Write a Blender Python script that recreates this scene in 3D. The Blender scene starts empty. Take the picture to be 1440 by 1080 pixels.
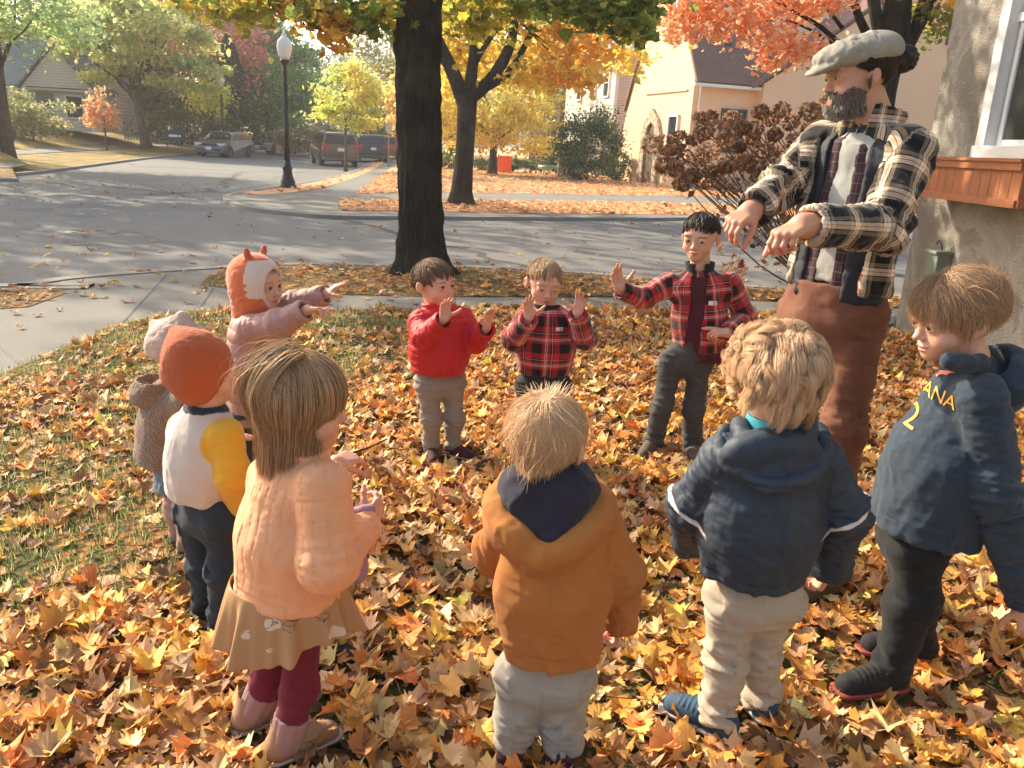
import bpy, math, random
import numpy as np
from mathutils import Vector, Matrix
from mathutils.bvhtree import BVHTree
from mathutils.noise import fractal as _fr
sc = bpy.context.scene
COL = sc.collection
rng = np.random.default_rng(7)
random.seed(7)
PI = math.pi
# ------------------------------------------------------------------ camera
F_PX = 1150.0; PITCH = math.radians(16.3); ROLL = math.radians(3.0); CAMH = 1.5
_f = np.array([0, math.cos(PITCH), -math.sin(PITCH)]); _u0 = np.array([0, math.sin(PITCH), math.cos(PITCH)]); _r0 = np.array([1., 0, 0])
_r = _r0*math.cos(ROLL)+_u0*math.sin(ROLL); _u = -_r0*math.sin(ROLL)+_u0*math.cos(ROLL)
CPOS = np.array([0, 0, CAMH])
cam = bpy.data.cameras.new('camera'); camo = bpy.data.objects.new('camera', cam); COL.objects.link(camo)
cam.sensor_width = 36; cam.lens = 36*F_PX/1440; cam.clip_end = 2000; cam.clip_start = 0.05
camo.matrix_world = Matrix(((_r[0], _u[0], -_f[0], 0), (_r[1], _u[1], -_f[1], 0), (_r[2], _u[2], -_f[2], CAMH), (0, 0, 0, 1)))
sc.camera = camo
# ------------------------------------------------------------------ light
SUN_DIR = np.array([-0.80, 0.60, 0.0]); SUN_EL = math.radians(30)
SUN_DIR = SUN_DIR/np.linalg.norm(SUN_DIR)*math.cos(SUN_EL); SUN_DIR[2] = math.sin(SUN_EL)
sun = bpy.data.lights.new('sun', 'SUN'); sun.energy = 4.1; sun.angle = math.radians(0.6); sun.color = (1.0, 0.86, 0.66)
suno = bpy.data.objects.new('sun', sun); COL.objects.link(suno)
suno.rotation_euler = Vector(SUN_DIR).to_track_quat('Z', 'Y').to_euler()
w = bpy.data.worlds.new('World'); sc.world = w; w.use_nodes = True
nt = w.node_tree; nt.nodes.clear()
_sky = nt.nodes.new('ShaderNodeTexSky'); _sky.sky_type = 'NISHITA'; _sky.sun_disc = False
_sky.sun_elevation = SUN_EL; _sky.sun_rotation = math.atan2(SUN_DIR[0], SUN_DIR[1]); _sky.dust_density = 4.0; _sky.air_density = 1.0; _sky.ozone_density = 0.6
_bg = nt.nodes.new('ShaderNodeBackground'); _bg.inputs['Strength'].default_value = 0.15
_o = nt.nodes.new('ShaderNodeOutputWorld'); nt.links.new(_sky.outputs[0], _bg.inputs[0]); nt.links.new(_bg.outputs[0], _o.inputs[0])
vs = sc.view_settings; vs.view_transform = 'Standard'; vs.look = 'None'; vs.gamma = 1.0; vs.exposure = 1.2; vs.use_curve_mapping = False
# ------------------------------------------------------------------ placing helpers
def ray(px, py): return _f+_r*(px-720)/F_PX+_u*(540-py)/F_PX
def G(px, py, z=0.0):
    d = ray(px, py); return CPOS+d*((z-CAMH)/d[2])
def Wp(px, py, Y):
    d = ray(px, py); return CPOS+d*(Y/d[1])
V3 = lambda *a: np.array(a, dtype=float)
def nrm(v): v = np.asarray(v, float); return v/np.linalg.norm(v)
# ------------------------------------------------------------------ objects
def tag(o, label=None, cat=None, group=None, kind=None):
    if label: o['label'] = label
    if cat: o['category'] = cat
    if group: o['group'] = group
    if kind: o['kind'] = kind
    return o
def empty(name, loc, label, cat, group=None, rz=0):
    o = bpy.data.objects.new(name, None); o.empty_display_size = 0.2; COL.objects.link(o); o.location = loc; o.rotation_euler = (0, 0, rz)
    return tag(o, label, cat, group)
def mesh(name, V, Fs, mats=None, parent=None, smooth=True, attrs=None, midx=None, origin=None):
    """V (n,3) array, Fs array (m,3|4) or list of face arrays"""
    V = np.asarray(V, dtype=np.float32)
    if origin is not None: V = V-np.asarray(origin, dtype=np.float32)
    me = bpy.data.meshes.new(name)
    if isinstance(Fs, np.ndarray): Fl = [Fs]
    else: Fl = [np.asarray(f) for f in Fs if len(f)] if (len(Fs) and isinstance(Fs[0], np.ndarray) and Fs[0].ndim == 2) else None
    if Fl is None:
        me.from_pydata([tuple(v) for v in V.tolist()], [], [tuple(int(i) for i in f) for f in Fs])
    else:
        me.vertices.add(len(V)); me.vertices.foreach_set('co', V.ravel())
        loops = np.concatenate([f.ravel() for f in Fl]).astype(np.int32)
        tot = np.concatenate([np.full(len(f), f.shape[1]) for f in Fl]).astype(np.int32)
        st = np.concatenate([[0], np.cumsum(tot)[:-1]]).astype(np.int32)
        me.loops.add(len(loops)); me.loops.foreach_set('vertex_index', loops)
        me.polygons.add(len(tot)); me.polygons.foreach_set('loop_start', st); me.polygons.foreach_set('loop_total', tot)
    if midx is not None: me.polygons.foreach_set('material_index', np.asarray(midx, dtype=np.int32))
    me.update(calc_edges=True); me.validate()
    me.polygons.foreach_set('use_smooth', [smooth]*len(me.polygons))
    if attrs:
        for k, a in attrs.items():
            a = np.asarray(a, dtype=np.float32)
            if a.ndim == 1: at = me.attributes.new(k, 'FLOAT', 'POINT'); at.data.foreach_set('value', a)
            elif a.shape[1] == 3: at = me.attributes.new(k, 'FLOAT_VECTOR', 'POINT'); at.data.foreach_set('vector', a.ravel())
            else: at = me.attributes.new(k, 'FLOAT_COLOR', 'POINT'); at.data.foreach_set('color', a.ravel())
    if mats:
        for m in (mats if isinstance(mats, (list, tuple)) else [mats]): me.materials.append(m)
    o = bpy.data.objects.new(name, me); COL.objects.link(o)
    if parent is not None: o.parent = parent
    if origin is not None and parent is None: o.location = origin
    return o
class MB:
    """collects boxes, prisms, tubes into one mesh"""
    def __init__(s): s.v = []; s.f = []; s.m = []; s.n = 0
    def add(s, V, Fs, m=0):
        V = np.asarray(V, float).reshape(-1, 3); s.v.append(V); s.f += [tuple(int(i)+s.n for i in f) for f in Fs]; s.m += [m]*len(Fs); s.n += len(V)
    def box(s, c, d, rz=0, m=0, R=None):
        c = np.asarray(c, float); d = np.asarray(d, float)/2
        P = np.array([[x, y, z] for z in (-1, 1) for y in (-1, 1) for x in (-1, 1)], float)*d
        if R is None: R = rotz(rz)
        s.add(P@np.asarray(R).T+c, [(0, 2, 3, 1), (4, 5, 7, 6), (0, 1, 5, 4), (2, 6, 7, 3), (0, 4, 6, 2), (1, 3, 7, 5)], m)
    def prism(s, poly, z0, z1, m=0, T=None):
        n = len(poly); P = np.array([[p[0], p[1], z] for z in (z0, z1) for p in poly], float)
        if T is not None: P = T(P)
        s.add(P, [tuple(range(n))[::-1], tuple(range(n, 2*n))]+[(i, (i+1) % n, n+(i+1) % n, n+i) for i in range(n)], m)
    def tube(s, pts, rad, n=8, m=0, caps=True):
        V, Fq, cap = tube_np(pts, rad, n)
        s.add(V, list(map(tuple, Fq))+([tuple(range(n))[::-1], tuple(range(len(V)-n, len(V)))] if caps else []), m)
    def lathe(s, c, prof, n=16, m=0):
        c = np.asarray(c, float); a = np.arange(n)*2*PI/n
        P = np.concatenate([np.stack([r*np.cos(a), r*np.sin(a), np.full(n, z)], 1) for r, z in prof])+c
        k = len(prof)
        s.add(P, [(j*n+i, j*n+(i+1) % n, (j+1)*n+(i+1) % n, (j+1)*n+i) for j in range(k-1) for i in range(n)]+[tuple(range(n))[::-1], tuple(range((k-1)*n, k*n))], m)
    def build(s, name, mats, parent=None, smooth=False, origin=None):
        o = mesh(name, np.concatenate(s.v), s.f, mats, parent, smooth, origin=origin)
        if isinstance(mats, (list, tuple)) and len(mats) > 1: o.data.polygons.foreach_set('material_index', s.m)
        return o
def rotz(a): c, s_ = math.cos(a), math.sin(a); return np.array([[c, -s_, 0], [s_, c, 0], [0, 0, 1.]])
def bevel(o, w=0.01, seg=2):
    md = o.modifiers.new('bevel', 'BEVEL'); md.width = w; md.segments = seg; md.limit_method = 'ANGLE'; md.angle_limit = 0.6
    return o
def tube_np(pts, rad, n=8):
    pts = np.asarray(pts, float); rad = np.broadcast_to(np.asarray(rad, float), (len(pts),))
    T = np.gradient(pts, axis=0); T /= np.linalg.norm(T, axis=1)[:, None]+1e-9
    up = V3(0, 0, 1) if abs(T[0, 2]) < .9 else V3(1, 0, 0)
    A = np.empty_like(pts); a = nrm(np.cross(up, T[0]))
    for i in range(len(pts)):
        a = a-T[i]*a.dot(T[i]); a = a/np.linalg.norm(a); A[i] = a
    B = np.cross(T, A); th = np.arange(n)*2*PI/n
    V = (pts[:, None]+rad[:, None, None]*(A[:, None]*np.cos(th)[None, :, None]+B[:, None]*np.sin(th)[None, :, None])).reshape(-1, 3)
    k = len(pts); i = np.arange(n); j = np.arange(k-1)[:, None]*n
    Fq = np.stack([j+i, j+(i+1) % n, j+n+(i+1) % n, j+n+i], -1).reshape(-1, 4)
    return V, Fq, None
# ------------------------------------------------------------------ numpy noise
_H = np.random.default_rng(3).random(65536).astype(np.float32)
def vnoise(P):
    P = np.asarray(P, dtype=np.float32); i = np.floor(P).astype(np.int64); f = P-i; f = f*f*(3-2*f)
    def h(a, b, c): return _H[((i[..., 0]+a)*7919+(i[..., 1]+b)*104729+(i[..., 2]+c)*1299721) & 65535]
    x, y, z = f[..., 0], f[..., 1], f[..., 2]
    l = lambda a, b, t: a+(b-a)*t
    return l(l(l(h(0, 0, 0), h(1, 0, 0), x), l(h(0, 1, 0), h(1, 1, 0), x), y), l(l(h(0, 0, 1), h(1, 0, 1), x), l(h(0, 1, 1), h(1, 1, 1), x), y), z)*2-1
def fbm(P, o=3):
    P = np.asarray(P, dtype=np.float32); s_ = 0; a = 1.
    for k in range(o): s_ = s_+a*vnoise(P*(2**k)+k*17.3); a *= .5
    return s_
# ------------------------------------------------------------------ materials
class NT:
    def __init__(s, name):
        s.m = bpy.data.materials.new(name); s.m.use_nodes = True; s.t = s.m.node_tree; s.t.nodes.clear()
        s.out = s.n('ShaderNodeOutputMaterial')
    def n(s, ty, **k):
        x = s.t.nodes.new(ty)
        for a, b in k.items(): setattr(x, a, b)
        return x
    def l(s, a, b): s.t.links.new(a, b)
    def set(s, sock, v):
        if hasattr(v, 'is_linked') or isinstance(v, bpy.types.NodeSocket): s.l(v, sock)
        elif isinstance(v, (tuple, list)) and len(v) == 3 and sock.type == 'RGBA': sock.default_value = (*v, 1)
        else: sock.default_value = v
    def math(s, op, a, b=0.0, c=0.0, clamp=False):
        x = s.n('ShaderNodeMath', operation=op, use_clamp=clamp); s.set(x.inputs[0], a); s.set(x.inputs[1], b); s.set(x.inputs[2], c); return x.outputs[0]
    def mix(s, f, a, b, bt='MIX'):
        x = s.n('ShaderNodeMix', data_type='RGBA', blend_type=bt); s.set(x.inputs[0], f); s.set(x.inputs[6], a); s.set(x.inputs[7], b); return x.outputs[2]
    def attr(s, name, what='Color'): x = s.n('ShaderNodeAttribute', attribute_name=name); return x.outputs[what]
    def obj(s, scale=1.0):
        x = s.n('ShaderNodeTexCoord'); m = s.n('ShaderNodeMapping'); s.l(x.outputs['Object'], m.inputs[0])
        m.inputs['Scale'].default_value = (scale,)*3 if not isinstance(scale, (tuple, list)) else scale
        return m.outputs[0]
    def noise(s, v=None, scale=5, detail=4, rough=.55, dist=0):
        x = s.n('ShaderNodeTexNoise'); x.inputs['Scale'].default_value = scale; x.inputs['Detail'].default_value = detail; x.inputs['Roughness'].default_value = rough; x.inputs['Distortion'].default_value = dist
        if v is not None: s.l(v, x.inputs['Vector'])
        return x.outputs[0]
    def noise3(s, v, scale):
        x = s.n('ShaderNodeTexNoise'); x.inputs['Scale'].default_value = scale; s.l(v, x.inputs['Vector']); return x.outputs[1]
    def vor(s, v=None, scale=5, feature='F1'):
        x = s.n('ShaderNodeTexVoronoi', feature=feature); x.inputs['Scale'].default_value = scale
        if v is not None: s.l(v, x.inputs['Vector'])
        return x
    def ramp(s, f, stops, interp='LINEAR'):
        x = s.n('ShaderNodeValToRGB'); r = x.color_ramp; r.interpolation = interp
        while len(r.elements) > 1: r.elements.remove(r.elements[-1])
        r.elements[0].position = stops[0][0]; r.elements[0].color = (*stops[0][1], 1)
        for p, c in stops[1:]: e = r.elements.new(p); e.color = (*c, 1)
        s.set(x.inputs[0], f); return x.outputs[0]
    def bump(s, h, strength=.3, dist=.01):
        x = s.n('ShaderNodeBump'); x.inputs['Strength'].default_value = strength; x.inputs['Distance'].default_value = dist; s.l(h, x.inputs['Height']); return x.outputs[0]
    def pbr(s, col, rough=.7, normal=None, metal=0, spec=.5, sss=0, sheen=0, trans=0, coat=0, alpha=None):
        b = s.n('ShaderNodeBsdfPrincipled'); s.set(b.inputs['Base Color'], col); s.set(b.inputs['Roughness'], rough); b.inputs['Metallic'].default_value = metal
        b.inputs['Specular IOR Level'].default_value = spec
        if sss: b.inputs['Subsurface Weight'].default_value = sss; b.inputs['Subsurface Radius'].default_value = (1, .35, .2); b.inputs['Subsurface Scale'].default_value = .008
        if sheen: b.inputs['Sheen Weight'].default_value = sheen; b.inputs['Sheen Roughness'].default_value = .5
        if coat: b.inputs['Coat Weight'].default_value = coat
        if normal is not None: s.l(normal, b.inputs['Normal'])
        sh = b.outputs[0]
        if trans:
            t = s.n('ShaderNodeBsdfTranslucent'); s.set(t.inputs[0], col); mx = s.n('ShaderNodeMixShader'); mx.inputs[0].default_value = trans
            s.l(sh, mx.inputs[1]); s.l(t.outputs[0], mx.inputs[2]); sh = mx.outputs[0]
        s.l(sh, s.out.inputs[0]); return s.m
def plain(name, col, rough=.7, var=.15, scale=20, bump=.15, bs=60, bd=.004, metal=0, spec=.5, **k):
    t = NT(name); v = t.obj()
    c2 = tuple(x*(1-var) for x in col); c3 = tuple(min(1, x*(1+var)) for x in col)
    c = t.mix(t.noise(v, scale), c2, c3)
    nn = t.bump(t.noise(v, bs, 3), bump, bd) if bump else None
    return t.pbr(c, rough, nn, metal, spec, **k)
def cloth(name, col, rough=.85, weave=900, bump=.25, sheen=.15, var=.18, fuzz=0):
    t = NT(name); v = t.obj()
    c = t.mix(t.noise(v, 9, 5), tuple(x*(1-var) for x in col), tuple(min(1, x*(1+var)) for x in col))
    h = t.noise(v, weave if not fuzz else fuzz, 3); h2 = t.noise(v, 30, 8, .62)
    hh = t.math('ADD', t.math('MULTIPLY', h, .35), t.math('MULTIPLY', h2, .9))
    return t.pbr(c, rough, t.bump(hh, bump*1.8, .008), spec=.25, sheen=sheen*.4)
def vcol(name, attr='col', rough=.6, trans=.35, spec=.3, bump=0, bs=60):
    t = NT(name); c = t.attr(attr); nn = t.bump(t.noise(t.obj(), bs), bump, .003) if bump else None
    return t.pbr(c, rough, nn, spec=spec, trans=trans)
# ================================================================== leaves
def leaf_template(kind):
    if kind == 'card':
        V = np.array([[0, -.5, 0], [.32, -.1, .05], [.22, .3, -.03], [0, .55, .06], [-.25, .28, -.02], [-.34, -.12, .06], [0, 0, -.05]])
        F = np.array([[6, 0, 1], [6, 1, 2], [6, 2, 3], [6, 3, 4], [6, 4, 5], [6, 5, 0]])
        return V, F
    pts = [(0, -.42), (.06, -.40), (.34, -.44), (.27, -.30), (.49, -.13), (.38, -.05), (.40, .13), (.29, .06), (.27, .17), (.16, .23), (.17, .38), (.06, .34), (0, .56)]
    pts += [(-x, y) for x, y in pts[-2:0:-1]]
    P = np.array(pts); n = len(P)
    V = np.concatenate([np.concatenate([P, np.zeros((n, 1))], 1), [[0, -.12, 0]]])
    F = np.array([[n, i, (i+1) % n] for i in range(n)])
    return V, F
def curl(V, a, b, c, s):
    V = V.copy(); r = np.random.default_rng(s)
    V[:, 2] = a*V[:, 0]**2*2+b*V[:, 1]**2*2+c*V[:, 0]*V[:, 1]*2+(r.random(len(V))-.5)*.13
    V[-1, 2] -= .04
    return V
def leaves_np(P, size, kind='card', tilt=1.0, seed=1, ncurl=6, cup=.5):
    r = np.random.default_rng(seed); n = len(P); V0, F0 = leaf_template(kind)
    T = [curl(V0, r.uniform(-cup, cup*1.6), r.uniform(-cup, cup*1.3), r.uniform(-cup, cup), k) if kind == 'maple' else V0 for k in range(ncurl)]
    tid = r.integers(0, ncurl, n); TV = np.stack(T)[tid]*np.asarray(size).reshape(-1, 1, 1)
    TV[:, :, 0] *= r.uniform(.8, 1.15, n)[:, None]
    ph = r.random(n)*2*PI; th = np.abs(r.normal(0, 1, n))*tilt*.9; th = np.where(r.random(n) < .5*tilt, th, th*.5); spin = r.random(n)*2*PI
    N = np.stack([np.sin(th)*np.cos(ph), np.sin(th)*np.sin(ph), np.cos(th)], 1)
    A = np.stack([np.cos(spin), np.sin(spin), np.zeros(n)], 1); A -= N*np.sum(A*N, 1)[:, None]; A /= np.linalg.norm(A, axis=1)[:, None]+1e-9
    B = np.cross(N, A)
    V = P[:, None]+TV[:, :, :1]*A[:, None]+TV[:, :, 1:2]*B[:, None]+TV[:, :, 2:]*N[:, None]
    k = V0.shape[0]; F = (F0[None]+(np.arange(n)*k)[:, None, None]).reshape(-1, 3)
    return V.reshape(-1, 3), F, k
def pal(cols, n, seed, var=.18, ids=None):
    r = np.random.default_rng(seed); C = np.array(cols, float); i = r.integers(0, len(C), n) if ids is None else ids
    c = C[i]*(1+r.normal(0, var, n))[:, None]*(1+r.normal(0, .06, (n, 3)))
    return np.concatenate([np.clip(c, .005, .95), np.ones((n, 1))], 1)
M_LEAF = vcol('tree_leaves', rough=.5, trans=.58)
M_GLEAF = vcol('fallen_leaves', rough=.6, trans=.22, bump=.5, bs=90)
def bark(name, col, sc_=1.0):
    t = NT(name); v = t.obj((14*sc_, 14*sc_, 2.2*sc_)); h = t.noise(v, 1.6, 8, .65, .6)
    big = t.noise(t.obj(.8), 2, 3)
    c = t.mix(t.math('MULTIPLY_ADD', h, 2.4, -.7, True), tuple(x*.35 for x in col), tuple(min(1, x*1.5) for x in col)); c = t.mix(t.math('MULTIPLY_ADD', big, 1.6, -.75, True), c, (.17, .16, .12))
    return t.pbr(c, .95, t.bump(h, 1.0, .09), spec=.15)
M_BARK = bark('dark_bark', (.040, .035, .031)); M_BARK2 = bark('brown_bark', (.15, .115, .08))
GREEN = [(.07, .13, .03), (.10, .17, .04), (.14, .2, .05), (.05, .1, .03)]
YGREEN = [(.30, .32, .06), (.2, .26, .05), (.42, .38, .08), (.15, .2, .04)]
YELLOW = [(.75, .48, .07), (.8, .55, .12), (.62, .42, .06), (.7, .36, .05), (.5, .4, .08)]
ORANGE = [(.78, .27, .06), (.82, .38, .09), (.7, .2, .06), (.8, .45, .14)]
RED = [(.6, .1, .07), (.7, .18, .1), (.5, .08, .06), (.72, .28, .12)]
DGREEN = [(.03, .065, .025), (.045, .09, .03), (.025, .05, .02)]
def crown_pts(centers, n, seed, ncl=60, spread=.22, shell=.55):
    """centers: list of (c, radii). clusters near the outside of each ellipsoid"""
    r = np.random.default_rng(seed); out = []; cid = []
    vol = np.array([np.prod(np.asarray(q[1])**.7) for q in centers]); vol /= vol.sum()
    k0 = 0
    for (c, rad), fr in zip(centers, vol):
        rad = np.asarray(rad, float); m = max(4, int(ncl*fr)); d = r.normal(0, 1, (m, 3)); d /= np.linalg.norm(d, axis=1)[:, None]
        C = d*(r.uniform(shell**3, 1, m)**(1/3))[:, None]
        k = int(n*fr); i = r.integers(0, m, k); sz = r.uniform(.6, 1.5, m)
        out.append(np.asarray(c)+(C[i]+r.normal(0, 1, (k, 3))*spread*sz[i][:, None]*np.array([1, 1, .75]))*rad); cid.append(i+k0); k0 += m
    return np.concatenate(out), np.concatenate(cid)
def limb(p0, p1, r0, r1, n=7, wob=.06, seed=0, droop=0):
    r = np.random.default_rng(seed); t = np.linspace(0, 1, n)[:, None]; L = np.linalg.norm(np.asarray(p1)-p0)
    P = np.asarray(p0)*(1-t)+np.asarray(p1)*t+np.cumsum(r.normal(0, wob*L/n, (n, 3)), 0)*np.sin(t*PI); P[:, 2] += (np.sin(t*PI)*droop*L)[:, 0]
    return P, np.linspace(r0, r1, n)
def tree(name, base, h, tr, centers, n, size, cols, label, cat='tree', group=None, seed=1, ncl=60, spread=.2, fork=.45, nl=9, kind='card', barkm=None, tilt=1.4, lean=(0, 0), twigs=0, shell=.5, mixc=.35, part_leaf='crown'):
    base = np.asarray(base, float); root = empty(name, base, label, cat, group)
    if base[1] > 30: cols = [tuple(min(.85, x*1.35) for x in c_) for c_ in cols]  # distant foliage colours brightened to make up for the haze
    r = np.random.default_rng(seed); mb = MB(); top = base+V3(lean[0], lean[1], h*fork)
    P, R = limb(base-V3(0, 0, .1), top, tr*1.15, tr*.72, 9, .03, seed); R[0] *= 1.5; R[1] *= 1.12
    mb.tube(P, R, 12)
    cc = [(np.asarray(c, float)+base, rd) for c, rd in centers]
    for i in range(nl):
        c, rd = cc[i % len(cc)]; d = r.normal(0, 1, 3); d /= np.linalg.norm(d); e = c+d*np.asarray(rd)*.75; e[2] = max(e[2], top[2]+.2)
        t0 = r.uniform(.72, 1); s0 = P[0]*(1-t0)+top*t0 if i else top
        L, lr = limb(P[-1] if t0 > .9 else s0, e, tr*r.uniform(.3, .5), tr*.06, 7, .12, seed+i, .05); mb.tube(L, lr, 6)
        for k in range(3+twigs):
            j = r.integers(2, 6); q = L[j]+r.normal(0, 1, 3)*np.asarray(rd)*.4; l2, r2 = limb(L[j], q, lr[j]*.5, tr*.03, 4, .1, seed+k); mb.tube(l2, r2, 4)
    mb.build('trunk', barkm or M_BARK2, root, True, origin=base)
    if n:
        PP, cid = crown_pts(cc, n, seed, ncl, spread, shell)
        V, F, k = leaves_np(PP, size*r.uniform(.7, 1.3, len(PP)), kind, tilt, seed)
        cl = r.integers(0, len(cols), cid.max()+1)[cid]; cl = np.where(r.random(len(cid)) < mixc, r.integers(0, len(cols), len(cid)), cl)
        C = pal(cols, len(PP), seed, .16, cl)
        mesh(part_leaf, V, F, M_LEAF, root, False, {'col': np.repeat(C, k, 0)}, origin=base)
    return root
def bush(name, base, rad, n, size, cols, label, cat='shrub', group=None, seed=1, ncl=40, spread=.2, zc=None, stems=7, **k):
    return tree(name, base, rad[2]*1.2, .05, [((0, 0, zc if zc else rad[2]), rad)], n, size, cols, label, cat, group, seed, ncl, spread, fork=.2, nl=stems, barkm=M_BARK2, part_leaf='foliage', **k)
# ================================================================== ground
def sheet(name, pts, z, mat, kind='structure', dz=None, sub=0):
    mb = MB(); P = np.array([[p[0], p[1], z] for p in pts], float); mb.add(P, [tuple(range(len(P)))])
    o = mb.build(name, mat); tag(o, kind=kind)
    return o
def asphalt():
    t = NT('asphalt'); v = t.obj(); a = t.noise(v, .35, 5); b = t.noise(v, 220, 2); c = t.mix(a, (.115, .12, .118), (.18, .18, .17)); c = t.mix(t.math('MULTIPLY', b, .5), c, (.24, .235, .215))
    cr = t.vor(t.mix(.55, v, t.noise3(v, .9)), .16, 'DISTANCE_TO_EDGE'); d = t.math('LESS_THAN', cr.outputs[0], .006)
    c = t.mix(t.math('MULTIPLY', d, .75), c, (.03, .03, .03)); pt = t.math('GREATER_THAN', t.noise(v, .22, 2), .60); c = t.mix(t.math('MULTIPLY', pt, .35), c, (.07, .075, .08))
    return t.pbr(c, .85, t.bump(b, .5, .01), spec=.3)
def concrete(name='concrete', col=(.36, .34, .31)):
    t = NT(name); v = t.obj(); c = t.mix(t.noise(v, 1.3, 6, .65), tuple(x*.72 for x in col), tuple(x*1.15 for x in col)); g = t.noise(v, 150, 3)
    cr = t.vor(t.mix(.1, v, t.n('ShaderNodeTexNoise').outputs[1]), .5, 'DISTANCE_TO_EDGE'); c = t.mix(t.math('MULTIPLY', t.noise(v, 14, 4), .4), c, tuple(x*.6 for x in col))
    return t.pbr(c, .9, t.bump(g, .35, .01), spec=.25)
def lawnmat(name, g1, g2, leafc, cover):
    t = NT(name); v = t.obj(); g = t.mix(t.noise(v, 60, 4), g1, g2); s = t.vor(v, 11); s2 = t.vor(v, 26)
    lf = t.mix(t.n('ShaderNodeSeparateColor').outputs[0], leafc[0], leafc[1])
    sp = t.n('ShaderNodeSeparateColor'); t.l(s2.outputs['Color'], sp.inputs[0]); lf = t.mix(sp.outputs[0], leafc[0], leafc[1])
    m = t.math('GREATER_THAN', t.math('ADD', t.noise(v, 1.1, 4), t.math('MULTIPLY', sp.outputs[1], .3)), cover)
    return t.pbr(t.mix(m, g, lf), .9, t.bump(s2.outputs[0], .8, .03), spec=.15)
M_ASPH = asphalt(); M_CONC = concrete('concrete', (.23, .22, .195)); M_KERB = concrete('kerb_concrete', (.31, .29, .255))
M_LAWN = lawnmat('lawn_soil', (.05, .055, .02), (.10, .10, .035), ((.32, .15, .05), (.2, .1, .04)), .70)
M_VERGE = lawnmat('verge_soil', (.09, .08, .035), (.16, .12, .05), ((.36, .18, .06), (.24, .13, .06)), .62)
M_FARLAWN = lawnmat('far_lawn', (.58, .32, .20), (.70, .42, .27), ((.78, .46, .25), (.62, .34, .17)), .45)
M_LEFTLAWN = lawnmat('left_lawn', (.13, .14, .05), (.22, .20, .08), ((.55, .32, .12), (.4, .25, .1)), .68)
ST = -0.06
sheet('street', [(-900, -300), (900, -300), (900, 1500), (-900, 1500)], ST, M_ASPH)
def slab(name, pts, z=0.0, mat=None):
    mb = MB(); mb.prism([(p[0], p[1]) for p in pts], -.6, z); return tag(mb.build(name, mat or M_CONC), kind='structure')
def kerb(name, pts, w=.15, z0=-.3, z1=.012):
    P = np.array([[p[0], p[1]] for p in pts], float); T = np.gradient(P, axis=0); T /= np.linalg.norm(T, axis=1)[:, None]; N = np.stack([-T[:, 1], T[:, 0]], 1)
    A = P+N*.01; B = P-N*w; n = len(P); V = np.concatenate([np.c_[A, np.full(n, z0)], np.c_[A, np.full(n, z1)], np.c_[B, np.full(n, z1)], np.c_[B, np.full(n, z0)]])
    Fq = [(k*n+i, k*n+i+1, (k+1)*n+i+1, (k+1)*n+i) for k in range(3) for i in range(n-1)]
    return tag(mesh(name, V, Fq, M_KERB, smooth=False), kind='structure')
def smooth_line(pts, k=6):
    P = np.array([[p[0], p[1]] for p in pts], float); Q = [P[0]]
    for i in range(len(P)-1):
        p0, p1, p2, p3 = P[max(i-1, 0)], P[i], P[i+1], P[min(i+2, len(P)-1)]
        for t in np.linspace(0, 1, k+1)[1:]: Q.append(.5*((2*p1)+(-p0+p2)*t+(2*p0-5*p1+4*p2-p3)*t*t+(-p0+3*p1-3*p2+p3)*t**3))
    return np.array(Q)
g2 = lambda x, y: G(x, y)[:2]
near_k = smooth_line([(-60, -6), (-14, 4.2), g2(0, 404), g2(40, 402), g2(120, 391), g2(290, 379), g2(420, 373), g2(560, 375), g2(740, 380), g2(950, 396), (3.2, 9.75), (9, 9.4), (40, 8.0)])
slab('sidewalk_near', list(near_k)+[(40, -30), (-60, -30)], 0)
kerb('kerb_near', near_k[::-1])
lawn_edge = smooth_line([g2(-160, 700), g2(-40, 560), g2(0, 528), g2(60, 503), g2(120, 478), g2(200, 450), g2(290, 437), g2(400, 438)])
LAWN = list(lawn_edge)+[g2(560, 434), g2(760, 437), g2(950, 440), g2(1260, 452), (9, 7.0), (9, -12), (-6, -12)]
sheet('lawn', LAWN, .006, M_LAWN)
VERGE = list(smooth_line([g2(282, 400), g2(300, 386), g2(340, 380), g2(420, 375.5), g2(560, 377), g2(740, 382), g2(950, 398), (3.2, 9.6), (9, 9.25)], 4))+[(9, 8.75), g2(950, 417), g2(760, 418), g2(575, 417), g2(350, 411)]
sheet('verge_near', VERGE, .006, M_VERGE)
VERGE0 = [(-12, 4.9), g2(-60, 408), g2(0, 408), g2(80, 404), g2(95, 412), g2(40, 432), g2(-30, 437), (-12, 3.4)]
sheet('verge_corner', VERGE0, .006, M_VERGE)
# far right block
fr = smooth_line([g2(551, 214), g2(535, 223), g2(500, 241), g2(440, 255), g2(370, 266), g2(335, 272), g2(322, 278), g2(350, 290), g2(410, 298), g2(480, 303), g2(600, 304), g2(720, 305), g2(900, 306), g2(1053, 307), (14, 22.5), (60, 24)], 5)
slab('sidewalk_far', list(fr)+[(200, 30), (200, 400), (-10, 400)], 0)
kerb('kerb_far', fr)
FARL = [g2(478, 296), g2(600, 297.5), g2(720, 300), g2(900, 301.5), g2(1053, 303), (14, 23.1), (60, 24.6), (60, 25.6), (14, 25), g2(1053, 290), g2(900, 286), g2(720, 284), g2(600, 282), g2(478, 283)]
sheet('verge_far', FARL, .006, M_FARLAWN)
VF2 = [g2(336, 272), g2(370, 268), g2(440, 257), g2(500, 243.5), g2(535, 226), g2(547, 219), g2(552, 219), g2(530, 236), g2(500, 250), g2(450, 266), g2(400, 272), g2(362, 274)]
sheet('verge_street', VF2, .006, M_FARLAWN)
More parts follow.
